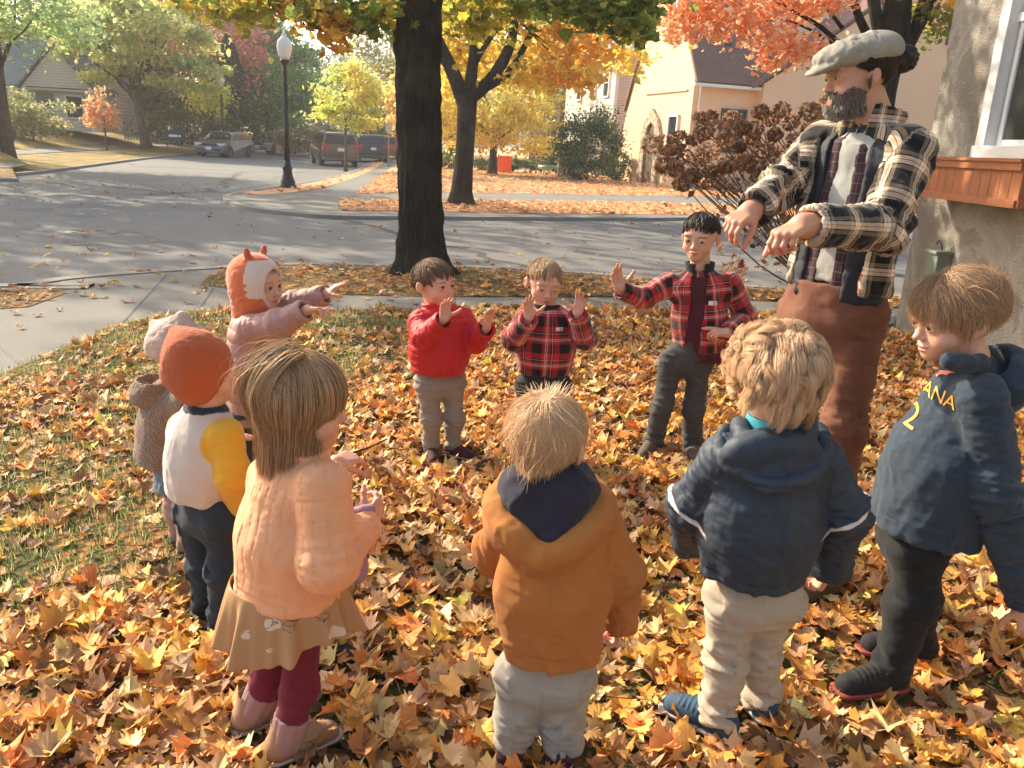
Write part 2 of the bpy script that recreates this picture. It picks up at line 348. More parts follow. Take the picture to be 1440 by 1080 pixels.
LW2 = [g2(500, 272), g2(600, 270), g2(720, 272), g2(900, 275), g2(1053, 278), (60, 33), (200, 60), (200, 390), (-8, 390), g2(575, 218), g2(545, 240), g2(520, 260)]
sheet('lawn_far', LW2, .006, M_FARLAWN)
# walk across the far lawn
sheet('garden_path', [g2(610, 256), g2(720, 253), g2(850, 256), g2(850, 258.5), g2(720, 256), g2(610, 260)], .010, M_CONC)
# far left block, rising inland
kl = smooth_line([(-60, 14), (-30, 19.5), g2(-60, 250), g2(0, 246), g2(60, 241), g2(130, 232), g2(200, 223), g2(270, 216), g2(330, 210), g2(390, 206), g2(440, 201), g2(470, 197.5)])
def left_terrain():
    n = len(kl); T = np.gradient(kl, axis=0); T /= np.linalg.norm(T, axis=1)[:, None]; N = np.stack([-T[:, 1], T[:, 0]], 1)
    rows = [(0, 0.0), (3.5, .1), (5, .16), (8, .5), (14, 1.0), (25, 1.3), (60, 1.6), (300, 2.5)]
    V = []; 
    Dn = nrm(np.array([-.75, .66])); 
    for d, z in rows: V.append(np.c_[kl+(N*d if d <= 5 else N*5+Dn*(d-5)), np.full(n, z)])
    V = np.concatenate([np.c_[kl, np.full(n, -.4)]]+V); k = len(rows)+1
    Fq = [(j*n+i, j*n+i+1, (j+1)*n+i+1, (j+1)*n+i) for j in range(k-1) for i in range(n-1)]
    tag(mesh('lawn_left', V, Fq, M_LEFTLAWN, smooth=False), kind='structure')
    a, b = kl+N*3.6, kl+N*4.9
    tag(mesh('sidewalk_left', np.concatenate([np.c_[a, np.full(n, .125)], np.c_[b, np.full(n, .18)]]), [(i, i+1, n+i+1, n+i) for i in range(n-1)], M_CONC, smooth=False), kind='structure')
    tag(mesh('kerb_left', np.concatenate([np.c_[kl-N*.02, np.full(n, -.3)], np.c_[kl-N*.02, np.full(n, .02)], np.c_[kl+N*.15, np.full(n, .02)]]), [(k*n+i, k*n+i+1, (k+1)*n+i+1, (k+1)*n+i) for k in range(2) for i in range(n-1)], M_KERB, smooth=False), kind='structure')
left_terrain()
mh = MB(); c = G(125, 326, ST); mh.lathe((c[0], c[1], ST), [(.40, -.02), (.40, .004), (.36, .006), (.35, .002), (.3, .002), (.29, .007), (.02, .007), (.0, .007)], 32)
for k in range(6):
    a = k*PI/3; mh.box((c[0]+.18*math.cos(a), c[1]+.18*math.sin(a), ST+.009), (.16, .02, .008), a)
tag(mh.build('manhole_cover', plain('cast_iron', (.09, .085, .08), .6, metal=.3)), 'round cast iron manhole cover set in the asphalt at the left', 'manhole cover')
# expansion joints on the near sidewalk
for i, (a, b) in enumerate([((150, 478), (235, 386)), ((300, 405), (282, 432)), ((470, 414), (455, 437)), ((640, 418), (640, 436)), ((800, 418), (812, 438)), ((930, 418), (948, 440)), ((30, 515), (-30, 460))]):
    A, B = G(*a), G(*b); d = nrm(B-A); nn = V3(-d[1], d[0], 0)*.008
    mb = MB(); mb.add([A+nn+V3(0, 0, .003), A-nn+V3(0, 0, .003), B-nn+V3(0, 0, .003), B+nn+V3(0, 0, .003)], [(0, 1, 2, 3)])
    tag(mb.build('sidewalk_joint', plain('joint_dark', (.05, .045, .04))), kind='structure')
# ================================================================== trees
def big_maple():
    b = G(593, 384); root = empty('maple_tree', b, 'big dark-barked maple on the near verge behind the children, trunk reaching past the photo top', 'tree')
    # trunk with ridged bark as real relief
    n, mz = 150, 240; a = np.arange(n)*2*PI/n; zz = np.linspace(-.05, 4.4, mz); V = []
    top = Wp(587, 0, b[1]+.1)
    for z in zz:
        t = z/top[2]; cx = b[0]+(top[0]-b[0])*t; cy = b[1]+.05*t
        R = .238+.13*math.exp(-max(z, 0)/.22)+.0*z+.03*max(0, z-2.2)
        V.append(np.c_[cx+np.cos(a)*R, cy+np.sin(a)*R, np.full(n, z)])
    V = np.concatenate(V); c = np.array([b[0], b[1], 0]); d = V-c; rr = np.hypot(d[:, 0], d[:, 1]); ang = np.arctan2(d[:, 1], d[:, 0])
    q = np.c_[np.cos(ang)*4.6, np.sin(ang)*4.6, V[:, 2]*1.1]; nn = fbm(q, 4); rid = 1-np.abs(np.sin(ang*15+nn*2.4+fbm(q*.5, 2)*2)); rid2 = np.abs(fbm(np.c_[np.cos(ang)*9, np.sin(ang)*9, V[:, 2]*3], 3))
    root_f = np.exp(-np.maximum(V[:, 2], 0)/.16)*np.clip(np.sin(ang*5+1), -.3, 1)*.10
    k = 1+((-.085*rid+.06*rid2+.03*nn)*.42+root_f)/rr*1.0
    V[:, 0] = c[0]+d[:, 0]*k+0; V[:, 1] = c[1]+d[:, 1]*k
    i = np.arange(n); j = np.arange(mz-1)[:, None]*n; Fq = np.stack([j+i, j+(i+1) % n, j+n+(i+1) % n, j+n+i], -1).reshape(-1, 4)
    mesh('trunk', V, Fq, M_BARK, root, True, origin=b)
    mb = MB(); tp = V3(top[0], b[1]+.05, 3.0); nodes = []
    lim = [(Wp(500, -60, 9.6), .13, 3.2), (Wp(690, -150, 10.4), .17, 3.3), (V3(-3.8, 9.6, 6.2), .16, 3.6), (V3(-1.3, 7.2, 6.8), .16, 3.8), (V3(1.6, 10.4, 6.6), .16, 3.5), (V3(-1.0, 12.5, 7), .15, 4.0), (V3(-2.2, 9.8, 8.2), .17, 4.2), (V3(3.2, 9.4, 5.4), .10, 4.0), (V3(-4.6, 9.8, 4.7), .1, 3.9)]
    for s, (e, r0, z0) in enumerate(lim):
        p0 = V3(tp[0], tp[1], z0); P, R = limb(p0, e, r0, .035, 9, .10, 50+s, .06); mb.tube(P, R, 9)
        for k in range(6):
            j = 3+k % 6; q = P[j]+np.random.default_rng(s*9+k).normal(0, 1, 3)*V3(.8, .6, .5); l2, r2 = limb(P[j], q, .03, .008, 5, .12, s+k); mb.tube(l2, r2, 5); nodes.append(q); nodes.append((P[j]+q)/2)
    mb.build('branches', M_BARK, root, True, origin=b)
    # hanging sprays of leaves that show along the top edge of the photo, in their picture-given spots at trunk depth
    sp = []
    for (px, py, Y, n, col, rx, rz) in [(300, 10, 9.4, 110, 0, .30, .10), (345, 14, 9.2, 170, 0, .36, .18), (400, 2, 9.3, 120, 0, .3, .14), (412, 8, 9.2, 60, 2, .14, .10), (450, 12, 9.5, 150, 0, .3, .14), (470, 40, 9.0, 110, 2, .16, .17), (455, 30, 9.2, 70, 1, .2, .12), (505, 16, 9.3, 120, 1, .24, .12),
            (520, 36, 9.1, 60, 1, .14, .08), (540, 8, 9.0, 60, 0, .2, .1), (380, -30, 9.3, 200, 0, .9, .2), (640, 10, 10.3, 80, 0, .3, .12), (690, 18, 10.1, 200, 0, .35, .2), (665, 40, 10.2, 60, 0, .12, .08), (740, 5, 9.9, 160, 1, .35, .1), (800, 8, 9.7, 220, 1, .35, .16), (850, 16, 9.6, 220, 1, .28, .18),
            (885, 34, 9.5, 120, 1, .14, .14), (900, 6, 9.6, 120, 1, .2, .12), (760, -40, 9.8, 250, 1, 1.2, .25), (905, 48, 9.4, 40, 1, .06, .08), (560, -40, 9.2, 200, 1, .8, .2)]:
        c = Wp(px, py, Y); r = np.random.default_rng(px+py); sp.append((c+r.normal(0, 1, (n, 3))*V3(rx*.62, .28, rz*.62), np.full(n, col)))
    # upper crown, above the frame
    PP, cid = crown_pts([((-1.2, 9.8, 7.6), (4.0, 3.2, 2.3)), ((-3.9, 9.6, 5.6), (1.9, 1.6, .9)), ((2.4, 10.2, 6.4), (2.2, 1.8, 1.3))], 8500, 77, 70, .22)
    PP = PP[PP[:, 2] > 4.65]
    sp.append((PP, np.random.default_rng(4).integers(0, 3, len(PP))))
    P = np.concatenate([a for a, _ in sp]); c = np.concatenate([b for _, b in sp]).astype(int); r = np.random.default_rng(9)
    pl = [[(.42, .42, .08), (.56, .48, .09), (.68, .50, .08), (.32, .38, .08)], [(.24, .32, .08), (.32, .38, .09), (.18, .26, .06), (.48, .45, .11)], [(.80, .46, .06), (.78, .36, .05), (.7, .45, .08), (.6, .42, .07)]]
    C = np.array([pl[k][r.integers(0, 4)] for k in c]); C = np.c_[np.clip(C*(1+r.normal(0, .15, (len(C), 1))), .01, .95), np.ones(len(C))]
    V, F, k = leaves_np(P, r.uniform(.09, .16, len(P)), 'maple', 1.5, 41, 6)
    mesh('crown', V, F, M_LEAF, root, False, {'col': np.repeat(C, k, 0)}, origin=b)
big_maple()
def verge_maple():
    Y = G(648, 289)[1]; b = G(648, 289); root = empty('maple_tree', b, 'dark maple with several upswept limbs on the verge across the street', 'tree'); mb = MB()
    W_ = lambda x, y, d=0: Wp(x, y, Y+d)
    def L(pts, rad, n=12):
        P = smooth3([W_(*p) for p in pts], 4); mb.tube(P, np.interp(np.linspace(0, 1, len(P)), np.linspace(0, 1, len(rad)), rad), n)
    L([(648, 292), (649, 270), (652, 235), (655, 190), (657, 140), (657, 125)], [.42, .27, .23, .22, .24, .26])
    L([(655, 150), (640, 110), (622, 70), (605, 30), (598, -20)], [.2, .17, .14, .12, .09])
    L([(640, 112), (618, 78), (608, 60)], [.09, .07, .05])
    L([(658, 140), (663, 105), (667, 60), (664, 0), (662, -40)], [.17, .14, .11, .09, .06])
    L([(662, 100), (678, 70), (700, 38), (715, 10), (735, -40)], [.09, .07, .06, .05, .04])
    L([(660, 138), (685, 118), (705, 90), (718, 60), (724, 20), (722, -30)], [.17, .15, .14, .12, .10, .08])
    L([(685, 122), (715, 103), (735, 70), (752, 38), (775, 10), (800, -30)], [.11, .09, .075, .06, .04, .03])
    L([(662, 50), (650, 30), (640, 12), (628, -5)], [.05, .04, .03, .02])
    for pts in [[(722, 20), (760, 60), (785, 82)], [(740, 40), (770, 62), (800, 88)], [(640, 20), (655, 50)], [(724, 0), (760, -2), (790, 10)]]: L(pts, [.03, .02, .012], 6)
    mb.build('trunk', M_BARK, root, True, origin=b)
    sp = []; r = np.random.default_rng(5)
    for (px, py, n, col, rx, rz, d) in [(790, 30, 420, 1, 1.0, .75, 0), (845, 40, 240, 1, .7, .45, 1), (815, 75, 260, 1, .8, .35, 0), (815, 108, 260, 1, .42, .22, -1), (778, 100, 160, 1, .35, .3, -1), (760, 60, 120, 0, .4, .5, 1), (740, 108, 160, 0, .5, .35, 0), (640, 70, 260, 0, .4, .6, 1.5), (690, 80, 160, 0, .4, .5, 2), (700, 10, 200, 0, 1.2, .5, 1), (620, 20, 200, 2, .5, .5, 1), (880, 80, 120, 0, .6, .4, 2), (700, -60, 1800, 0, 3.6, 1.4, 0), (640, 120, 150, 0, .4, .4, 2)]:
        sp.append((W_(px, py, d)+r.normal(0, 1, (n, 3))*V3(rx*.6, .6, rz*.6), np.full(n, col)))
    P = np.concatenate([a for a, _ in sp]); c = np.concatenate([q for _, q in sp]); pl = [[(.85, .62, .10), (.88, .66, .16), (.75, .56, .10), (.6, .56, .12)], [(.88, .52, .08), (.88, .60, .12), (.86, .44, .08), (.85, .62, .16)], YGREEN]
    C = np.array([pl[k][r.integers(0, 4)] for k in c]); C = np.c_[np.clip(C*(1+r.normal(0, .12, (len(C), 1))), .01, .95), np.ones(len(C))]
    V, F, k = leaves_np(P, r.uniform(.14, .26, len(P)), 'maple', 1.5, 42, 5)
    mesh('crown', V, F, M_LEAF, root, False, {'col': np.repeat(C, k, 0)}, origin=b)
def smooth3(pts, k=4):
    P = np.array(pts, float); Q = [P[0]]
    for i in range(len(P)-1):
        p0, p1, p2, p3 = P[max(i-1, 0)], P[i], P[i+1], P[min(i+2, len(P)-1)]
        for t in np.linspace(0, 1, k+1)[1:]: Q.append(.5*((2*p1)+(-p0+p2)*t+(2*p0-5*p1+4*p2-p3)*t*t+(-p0+3*p1-3*p2+p3)*t**3))
    return np.array(Q)
verge_maple()
def orange_maple():
    Y = 12.5; b = V3(*Wp(1188, 400, Y)[:2], 0); root = empty('maple_tree', b, 'orange-red maple with a dark forked trunk behind the man in the cap', 'tree'); mb = MB(); W_ = lambda x, y, d=0: Wp(x, y, Y+d)
    def L(pts, rad, n=10):
        P = smooth3([W_(*p) for p in pts], 4); mb.tube(P, np.interp(np.linspace(0, 1, len(P)), np.linspace(0, 1, len(rad)), rad), n)
    mb.tube(smooth3([b-V3(0, 0, .1), b+V3(0.1, 0, 1.0), W_(1238, 130), W_(1256, 60), W_(1262, 0), W_(1268, -60)], 4), np.linspace(.24, .18, 21), 14)
    L([(1250, 75), (1236, 40), (1228, 0), (1222, -50)], [.12, .09, .08, .06]); L([(1244, 90), (1215, 40), (1200, 0), (1190, -50)], [.08, .06, .05, .04])
    L([(1255, 100), (1282, 50), (1298, 0), (1305, -50)], [.09, .07, .06, .05]); L([(1268, 85), (1290, 45), (1312, 0), (1322, -40)], [.07, .06, .05, .04])
    L([(1240, 110), (1180, 60), (1150, 35), (1120, 18), (1080, -5)], [.06, .035, .03, .022, .015]); L([(1225, 100), (1165, 57), (1110, 30), (1060, 32)], [.03, .02, .015, .01]); L([(1185, 40), (1160, 10), (1130, -10)], [.03, .02, .015])
    mb.build('trunk', M_BARK, root, True, origin=b); r = np.random.default_rng(15); sp = []
    for (px, py, n, rx, rz, col) in [(945, 30, 216, .22, .2, 0), (985, 25, 374, .35, .25, 0), (1040, 30, 446, .45, .22, 0), (1090, 62, 309, .32, .24, 0), (1128, 72, 216, .2, .16, 0), (1115, 10, 273, .4, .14, 0), (1160, 8, 200, .25, .12, 0), (1000, -20, 900, 1.0, .2, 0), (1200, -60, 1400, 1.6, .4, 0), (955, 52, 60, .2, .05, 0), (1085, 92, 40, .12, .05, 0), (1320, 40, 130, .18, .2, 1), (1300, 10, 120, .2, .2, 1), (1290, 22, 60, .12, .1, 1), (1335, 5, 120, .2, .2, 2)]:
        sp.append((W_(px, py)+r.normal(0, 1, (n, 3))*V3(rx*.62, .35, rz*.62), np.full(n, col)))
    P = np.concatenate([a for a, _ in sp]); c = np.concatenate([q for _, q in sp]); pl = [[(.92, .48, .24), (.94, .56, .32), (.88, .36, .17), (.93, .64, .40)], YGREEN, YELLOW]
    C = np.array([pl[k][r.integers(0, 4)] for k in c]); C = np.c_[np.clip(C*(1+r.normal(0, .12, (len(C), 1))), .01, .95), np.ones(len(C))]
    V, F, k = leaves_np(P, r.uniform(.06, .12, len(P)), 'maple', 1.5, 43, 5)
    mesh('crown', V, F, M_LEAF, root, False, {'col': np.repeat(C, k, 0)}, origin=b)
orange_maple()
def at(px, py, z=0): p = G(px, py, z); return V3(p[0], p[1], z)
def on(px, Y, z=0): return V3((px-720)/F_PX*Y*1.02-0.0, Y, z)
# left side
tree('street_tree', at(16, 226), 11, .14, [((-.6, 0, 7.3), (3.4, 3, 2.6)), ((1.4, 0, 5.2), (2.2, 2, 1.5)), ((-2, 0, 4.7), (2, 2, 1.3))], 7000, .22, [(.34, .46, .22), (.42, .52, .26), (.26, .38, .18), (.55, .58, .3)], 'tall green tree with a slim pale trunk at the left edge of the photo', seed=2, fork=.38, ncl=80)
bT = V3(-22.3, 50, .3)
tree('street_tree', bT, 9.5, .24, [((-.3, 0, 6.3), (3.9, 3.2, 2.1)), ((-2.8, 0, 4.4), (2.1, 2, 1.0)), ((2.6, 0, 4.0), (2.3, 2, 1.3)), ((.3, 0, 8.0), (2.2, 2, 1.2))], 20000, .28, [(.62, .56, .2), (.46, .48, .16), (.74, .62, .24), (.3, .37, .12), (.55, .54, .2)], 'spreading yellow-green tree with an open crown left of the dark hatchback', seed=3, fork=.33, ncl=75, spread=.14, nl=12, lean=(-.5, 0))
tree('sapling', V3(-22.2, 45, .05), 3.1, .05, [((0, 0, 2.0), (.85, .8, 1.0))], 900, .2, [(.7, .38, .2), (.62, .28, .12), (.7, .48, .26)], 'small rust-orange sapling on the verge in front of the bungalow', seed=5, fork=.5, ncl=26)
tree('sapling', V3(-19.6, 53, .3), 4.2, .07, [((0, 0, 2.9), (1.25, 1.2, 1.1))], 1700, .22, [(.8, .62, .16), (.72, .6, .14), (.6, .55, .15)], 'small bright yellow sapling behind the dark hatchback', seed=6, fork=.4, ncl=30)
bush('shrub', V3(-25.2, 43.5, .55), (2.1, 1.6, 1.15), 4200, .18, [(.3, .31, .14), (.22, .26, .1), (.4, .36, .18)], 'wide loose olive-green shrub in front of the bungalow', seed=7)
bush('shrub', V3(-30, 45, .8), (2.4, 1.6, 1.3), 3000, .18, [(.12, .17, .08), (.08, .13, .06)], 'dark shrub beside the slim trunk at the far left', seed=8)
bush('shrub', V3(-20.6, 51, .6), (2.6, 1.2, 1.0), 3000, .18, [(.2, .16, .07), (.13, .14, .06), (.1, .13, .05)], 'low dark shrub under the spreading yellow-green tree', seed=9)
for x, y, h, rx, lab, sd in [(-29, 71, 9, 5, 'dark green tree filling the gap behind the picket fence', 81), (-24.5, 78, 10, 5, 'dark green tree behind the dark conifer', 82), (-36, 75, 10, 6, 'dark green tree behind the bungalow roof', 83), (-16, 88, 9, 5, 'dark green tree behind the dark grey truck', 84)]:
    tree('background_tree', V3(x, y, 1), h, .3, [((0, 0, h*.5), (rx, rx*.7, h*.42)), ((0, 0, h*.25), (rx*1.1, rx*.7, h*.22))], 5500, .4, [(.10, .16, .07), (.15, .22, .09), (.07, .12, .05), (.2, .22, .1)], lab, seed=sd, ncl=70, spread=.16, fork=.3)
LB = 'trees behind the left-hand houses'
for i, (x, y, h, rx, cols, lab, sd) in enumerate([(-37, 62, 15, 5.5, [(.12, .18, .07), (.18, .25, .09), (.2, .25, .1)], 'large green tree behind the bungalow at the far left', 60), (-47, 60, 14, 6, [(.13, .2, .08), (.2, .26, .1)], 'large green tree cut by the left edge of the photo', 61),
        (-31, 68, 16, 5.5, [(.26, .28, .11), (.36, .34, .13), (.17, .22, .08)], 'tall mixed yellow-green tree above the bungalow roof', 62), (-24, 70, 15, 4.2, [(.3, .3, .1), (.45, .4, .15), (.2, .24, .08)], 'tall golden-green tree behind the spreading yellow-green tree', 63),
        (-22.3, 60, 12.5, 4.3, [(.82, .30, .24), (.85, .40, .28), (.75, .22, .2), (.85, .5, .3)], 'red and salmon maple high behind the green trees', 64), (-11.5, 80, 17, 5, [(.13, .17, .07), (.2, .22, .09), (.3, .28, .12), (.35, .26, .1)], 'tall grey-green tree behind the lamp globe', 65)]):  # red maple's colours paled to stand for distance haze
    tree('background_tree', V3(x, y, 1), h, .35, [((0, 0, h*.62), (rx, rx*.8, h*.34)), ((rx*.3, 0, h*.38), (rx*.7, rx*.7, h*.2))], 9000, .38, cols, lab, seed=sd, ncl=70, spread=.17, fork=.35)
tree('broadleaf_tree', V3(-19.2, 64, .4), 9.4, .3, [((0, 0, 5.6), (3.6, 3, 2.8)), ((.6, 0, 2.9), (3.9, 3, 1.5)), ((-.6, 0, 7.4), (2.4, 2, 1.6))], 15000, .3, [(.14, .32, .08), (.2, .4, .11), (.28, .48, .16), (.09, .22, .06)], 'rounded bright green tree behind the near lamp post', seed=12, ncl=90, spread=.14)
def conifer(name, b, h, rad, n, label, seed, cols=DGREEN, cat='evergreen', group=None, size=.2, p=.8):
    r = np.random.default_rng(seed); root = empty(name, b, label, cat, group); mb = MB(); mb.tube([b-V3(0, 0, .1), b+V3(0, 0, h*.5), b+V3(0, 0, h*.95)], [rad*.1, rad*.06, .01], 8); mb.build('trunk', M_BARK2, root, True, origin=b)
    t = r.random(n)**.9; a = r.random(n)*2*PI; lump = 1+.22*np.sin(a*3+t*9)+.15*np.sin(a*7-t*21); R = rad*np.clip((1-t)**p+.05, 0, 1)*np.minimum(1, t*8+.55)*r.uniform(.35, 1, n)**.4*lump
    P = b+np.c_[R*np.cos(a), R*np.sin(a), .08+t*h]; V, F, k = leaves_np(P, size*r.uniform(.6, 1.3, n), 'card', 1.5, seed); mesh('foliage', V, F, M_LEAF, root, False, {'col': np.repeat(pal(cols, n, seed, .25), k, 0)}, origin=b)
conifer('conifer', V3(-19.3, 56, .4), 6.8, 1.7, 6500, 'dark conifer just right of the far lamp post', 13, [(.06, .11, .06), (.08, .14, .07), (.05, .09, .05)])
bush('shrub', V3(-16.2, 60, .2), (1.9, 1.2, .8), 2500, .2, [(.3, .26, .14), (.22, .22, .1), (.36, .3, .2)], 'low tan and green shrub beside the pale blue car', seed=14)
bush('shrub', V3(-14.8, 63, .2), (1.2, 1, .9), 1500, .2, [(.2, .22, .08), (.14, .17, .06)], 'olive shrub behind the pale blue car', seed=15)
# right side of the car street
sy = at(497, 236)
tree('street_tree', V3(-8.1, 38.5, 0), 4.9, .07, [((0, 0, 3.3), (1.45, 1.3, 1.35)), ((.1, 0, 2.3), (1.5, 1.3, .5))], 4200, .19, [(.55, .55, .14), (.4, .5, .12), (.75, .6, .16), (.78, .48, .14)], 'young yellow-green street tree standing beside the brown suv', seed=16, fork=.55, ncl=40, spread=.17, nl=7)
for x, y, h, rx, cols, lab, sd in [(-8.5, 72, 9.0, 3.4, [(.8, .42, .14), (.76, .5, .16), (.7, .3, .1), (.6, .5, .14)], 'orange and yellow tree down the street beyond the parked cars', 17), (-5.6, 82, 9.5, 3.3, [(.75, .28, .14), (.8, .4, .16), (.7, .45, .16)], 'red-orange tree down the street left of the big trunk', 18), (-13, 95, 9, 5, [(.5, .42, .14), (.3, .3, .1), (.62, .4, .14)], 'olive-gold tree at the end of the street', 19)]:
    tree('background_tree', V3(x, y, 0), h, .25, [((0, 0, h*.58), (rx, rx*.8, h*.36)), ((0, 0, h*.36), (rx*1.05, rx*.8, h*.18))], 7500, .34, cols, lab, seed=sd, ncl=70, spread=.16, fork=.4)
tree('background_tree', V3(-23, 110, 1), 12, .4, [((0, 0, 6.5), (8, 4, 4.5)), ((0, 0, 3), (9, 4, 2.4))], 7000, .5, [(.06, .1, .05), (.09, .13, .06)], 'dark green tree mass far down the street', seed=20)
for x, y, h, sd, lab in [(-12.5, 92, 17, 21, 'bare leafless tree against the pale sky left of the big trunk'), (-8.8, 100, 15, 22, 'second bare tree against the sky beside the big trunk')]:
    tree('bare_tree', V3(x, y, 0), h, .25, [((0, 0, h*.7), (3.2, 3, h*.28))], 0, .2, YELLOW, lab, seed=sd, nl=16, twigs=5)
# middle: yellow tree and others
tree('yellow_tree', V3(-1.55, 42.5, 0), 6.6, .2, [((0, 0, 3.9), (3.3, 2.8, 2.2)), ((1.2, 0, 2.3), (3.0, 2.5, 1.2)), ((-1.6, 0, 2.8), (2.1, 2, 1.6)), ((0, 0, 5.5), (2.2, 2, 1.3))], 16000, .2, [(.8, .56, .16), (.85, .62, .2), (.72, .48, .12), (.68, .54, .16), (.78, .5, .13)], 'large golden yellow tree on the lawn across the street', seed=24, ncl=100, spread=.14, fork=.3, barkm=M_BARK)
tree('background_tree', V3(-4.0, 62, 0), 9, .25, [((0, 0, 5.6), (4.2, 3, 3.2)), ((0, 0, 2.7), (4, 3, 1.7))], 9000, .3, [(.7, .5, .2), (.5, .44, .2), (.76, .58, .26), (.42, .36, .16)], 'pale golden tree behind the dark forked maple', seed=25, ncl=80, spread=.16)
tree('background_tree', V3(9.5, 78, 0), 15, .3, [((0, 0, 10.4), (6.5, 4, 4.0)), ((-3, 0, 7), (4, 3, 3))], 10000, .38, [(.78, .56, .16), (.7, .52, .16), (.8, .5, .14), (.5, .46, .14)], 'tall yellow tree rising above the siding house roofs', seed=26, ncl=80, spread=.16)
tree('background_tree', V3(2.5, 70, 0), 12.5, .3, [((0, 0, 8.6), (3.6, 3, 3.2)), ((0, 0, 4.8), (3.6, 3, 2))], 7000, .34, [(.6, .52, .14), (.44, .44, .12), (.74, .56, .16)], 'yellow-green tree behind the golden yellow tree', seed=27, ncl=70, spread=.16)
bush('evergreen_shrub', V3(3.05, 40, 0), (1.45, 1.2, 1.75), 6500, .14, [(.05, .10, .04), (.08, .15, .05), (.035, .07, .03), (.13, .2, .07)], 'big dark green shrub in front of the siding house', seed=28, ncl=60, spread=.16, zc=1.75)
bush('evergreen_shrub', V3(2.2, 45.5, 0), (1.3, 1, 1.0), 2000, .16, [(.03, .05, .03), (.05, .08, .04)], 'low dark shrub below the golden yellow tree', seed=29)
conifer('arborvitae', V3(6.15, 47.3, 0), 5.6, .75, 3800, 'slim upright arborvitae at the corner of the stucco house', 30, [(.07, .16, .05), (.10, .2, .06), (.05, .11, .04)], size=.15, p=.35)
bush('evergreen_shrub', V3(4.7, 42.5, .0), (.75, .7, .75), 1500, .13, [(.05, .10, .04), (.08, .13, .05)], 'small dark green shrub left of the stone steps', seed=31)
bush('boxwood', at(888, 253), (1.15, .95, .62), 5000, .09, [(.16, .24, .07), (.24, .32, .1), (.08, .14, .04)], 'rounded boxwood shrub right of the stone steps', seed=33, ncl=60, spread=.12)
bush('evergreen_shrub', at(872, 240)+V3(.2, 4, 0), (.6, .6, .7), 1200, .1, [(.06, .12, .04), (.1, .17, .05)], 'small green shrub behind the flower pots', seed=34)
for i, px in enumerate((621, 668, 685, 706, 729)):
    bush('hedge_ball', on(px, 46.5), (.62, .5, .42), 900, .11, [(.10, .17, .06), (.06, .11, .04), (.16, .22, .08)], ['round clipped hedge ball left of the dark forked maple, nearest the big trunk', 'round clipped hedge ball just right of the dark forked maple', 'round clipped hedge ball touching the left side of the orange box', 'round clipped hedge ball right of the orange box', 'round clipped hedge ball nearest the green play table'][i], group='clipped hedge balls across the lawn', seed=35+i, ncl=14)
bush('shrub', V3(-6.0, 60, 0), (2.4, 1.2, 1.4), 2500, .2, [(.13, .18, .1), (.2, .24, .12)], 'grey-green shrub far behind the big trunk', seed=44)
# trees standing left of the photo: they throw the streaks of shade on the street
for i, (x, y, h) in enumerate([(-16.6, 21.5, 14), (-17.6, 28.5, 15), (-19.5, 20.5, 12), (-23.5, 26, 14)]):
    tree('street_tree', V3(x, y, 0), h, .2, [((0, 0, h*.68), (4.6, 4.6, h*.24))], 1900, .36, YGREEN, ['street tree out of view at the left, near the corner', 'street tree out of view at the left, farther up the block', 'street tree out of view at the left, nearest the corner', 'street tree out of view at the left, in the front garden'][i], seed=70+i, ncl=40, spread=.16)
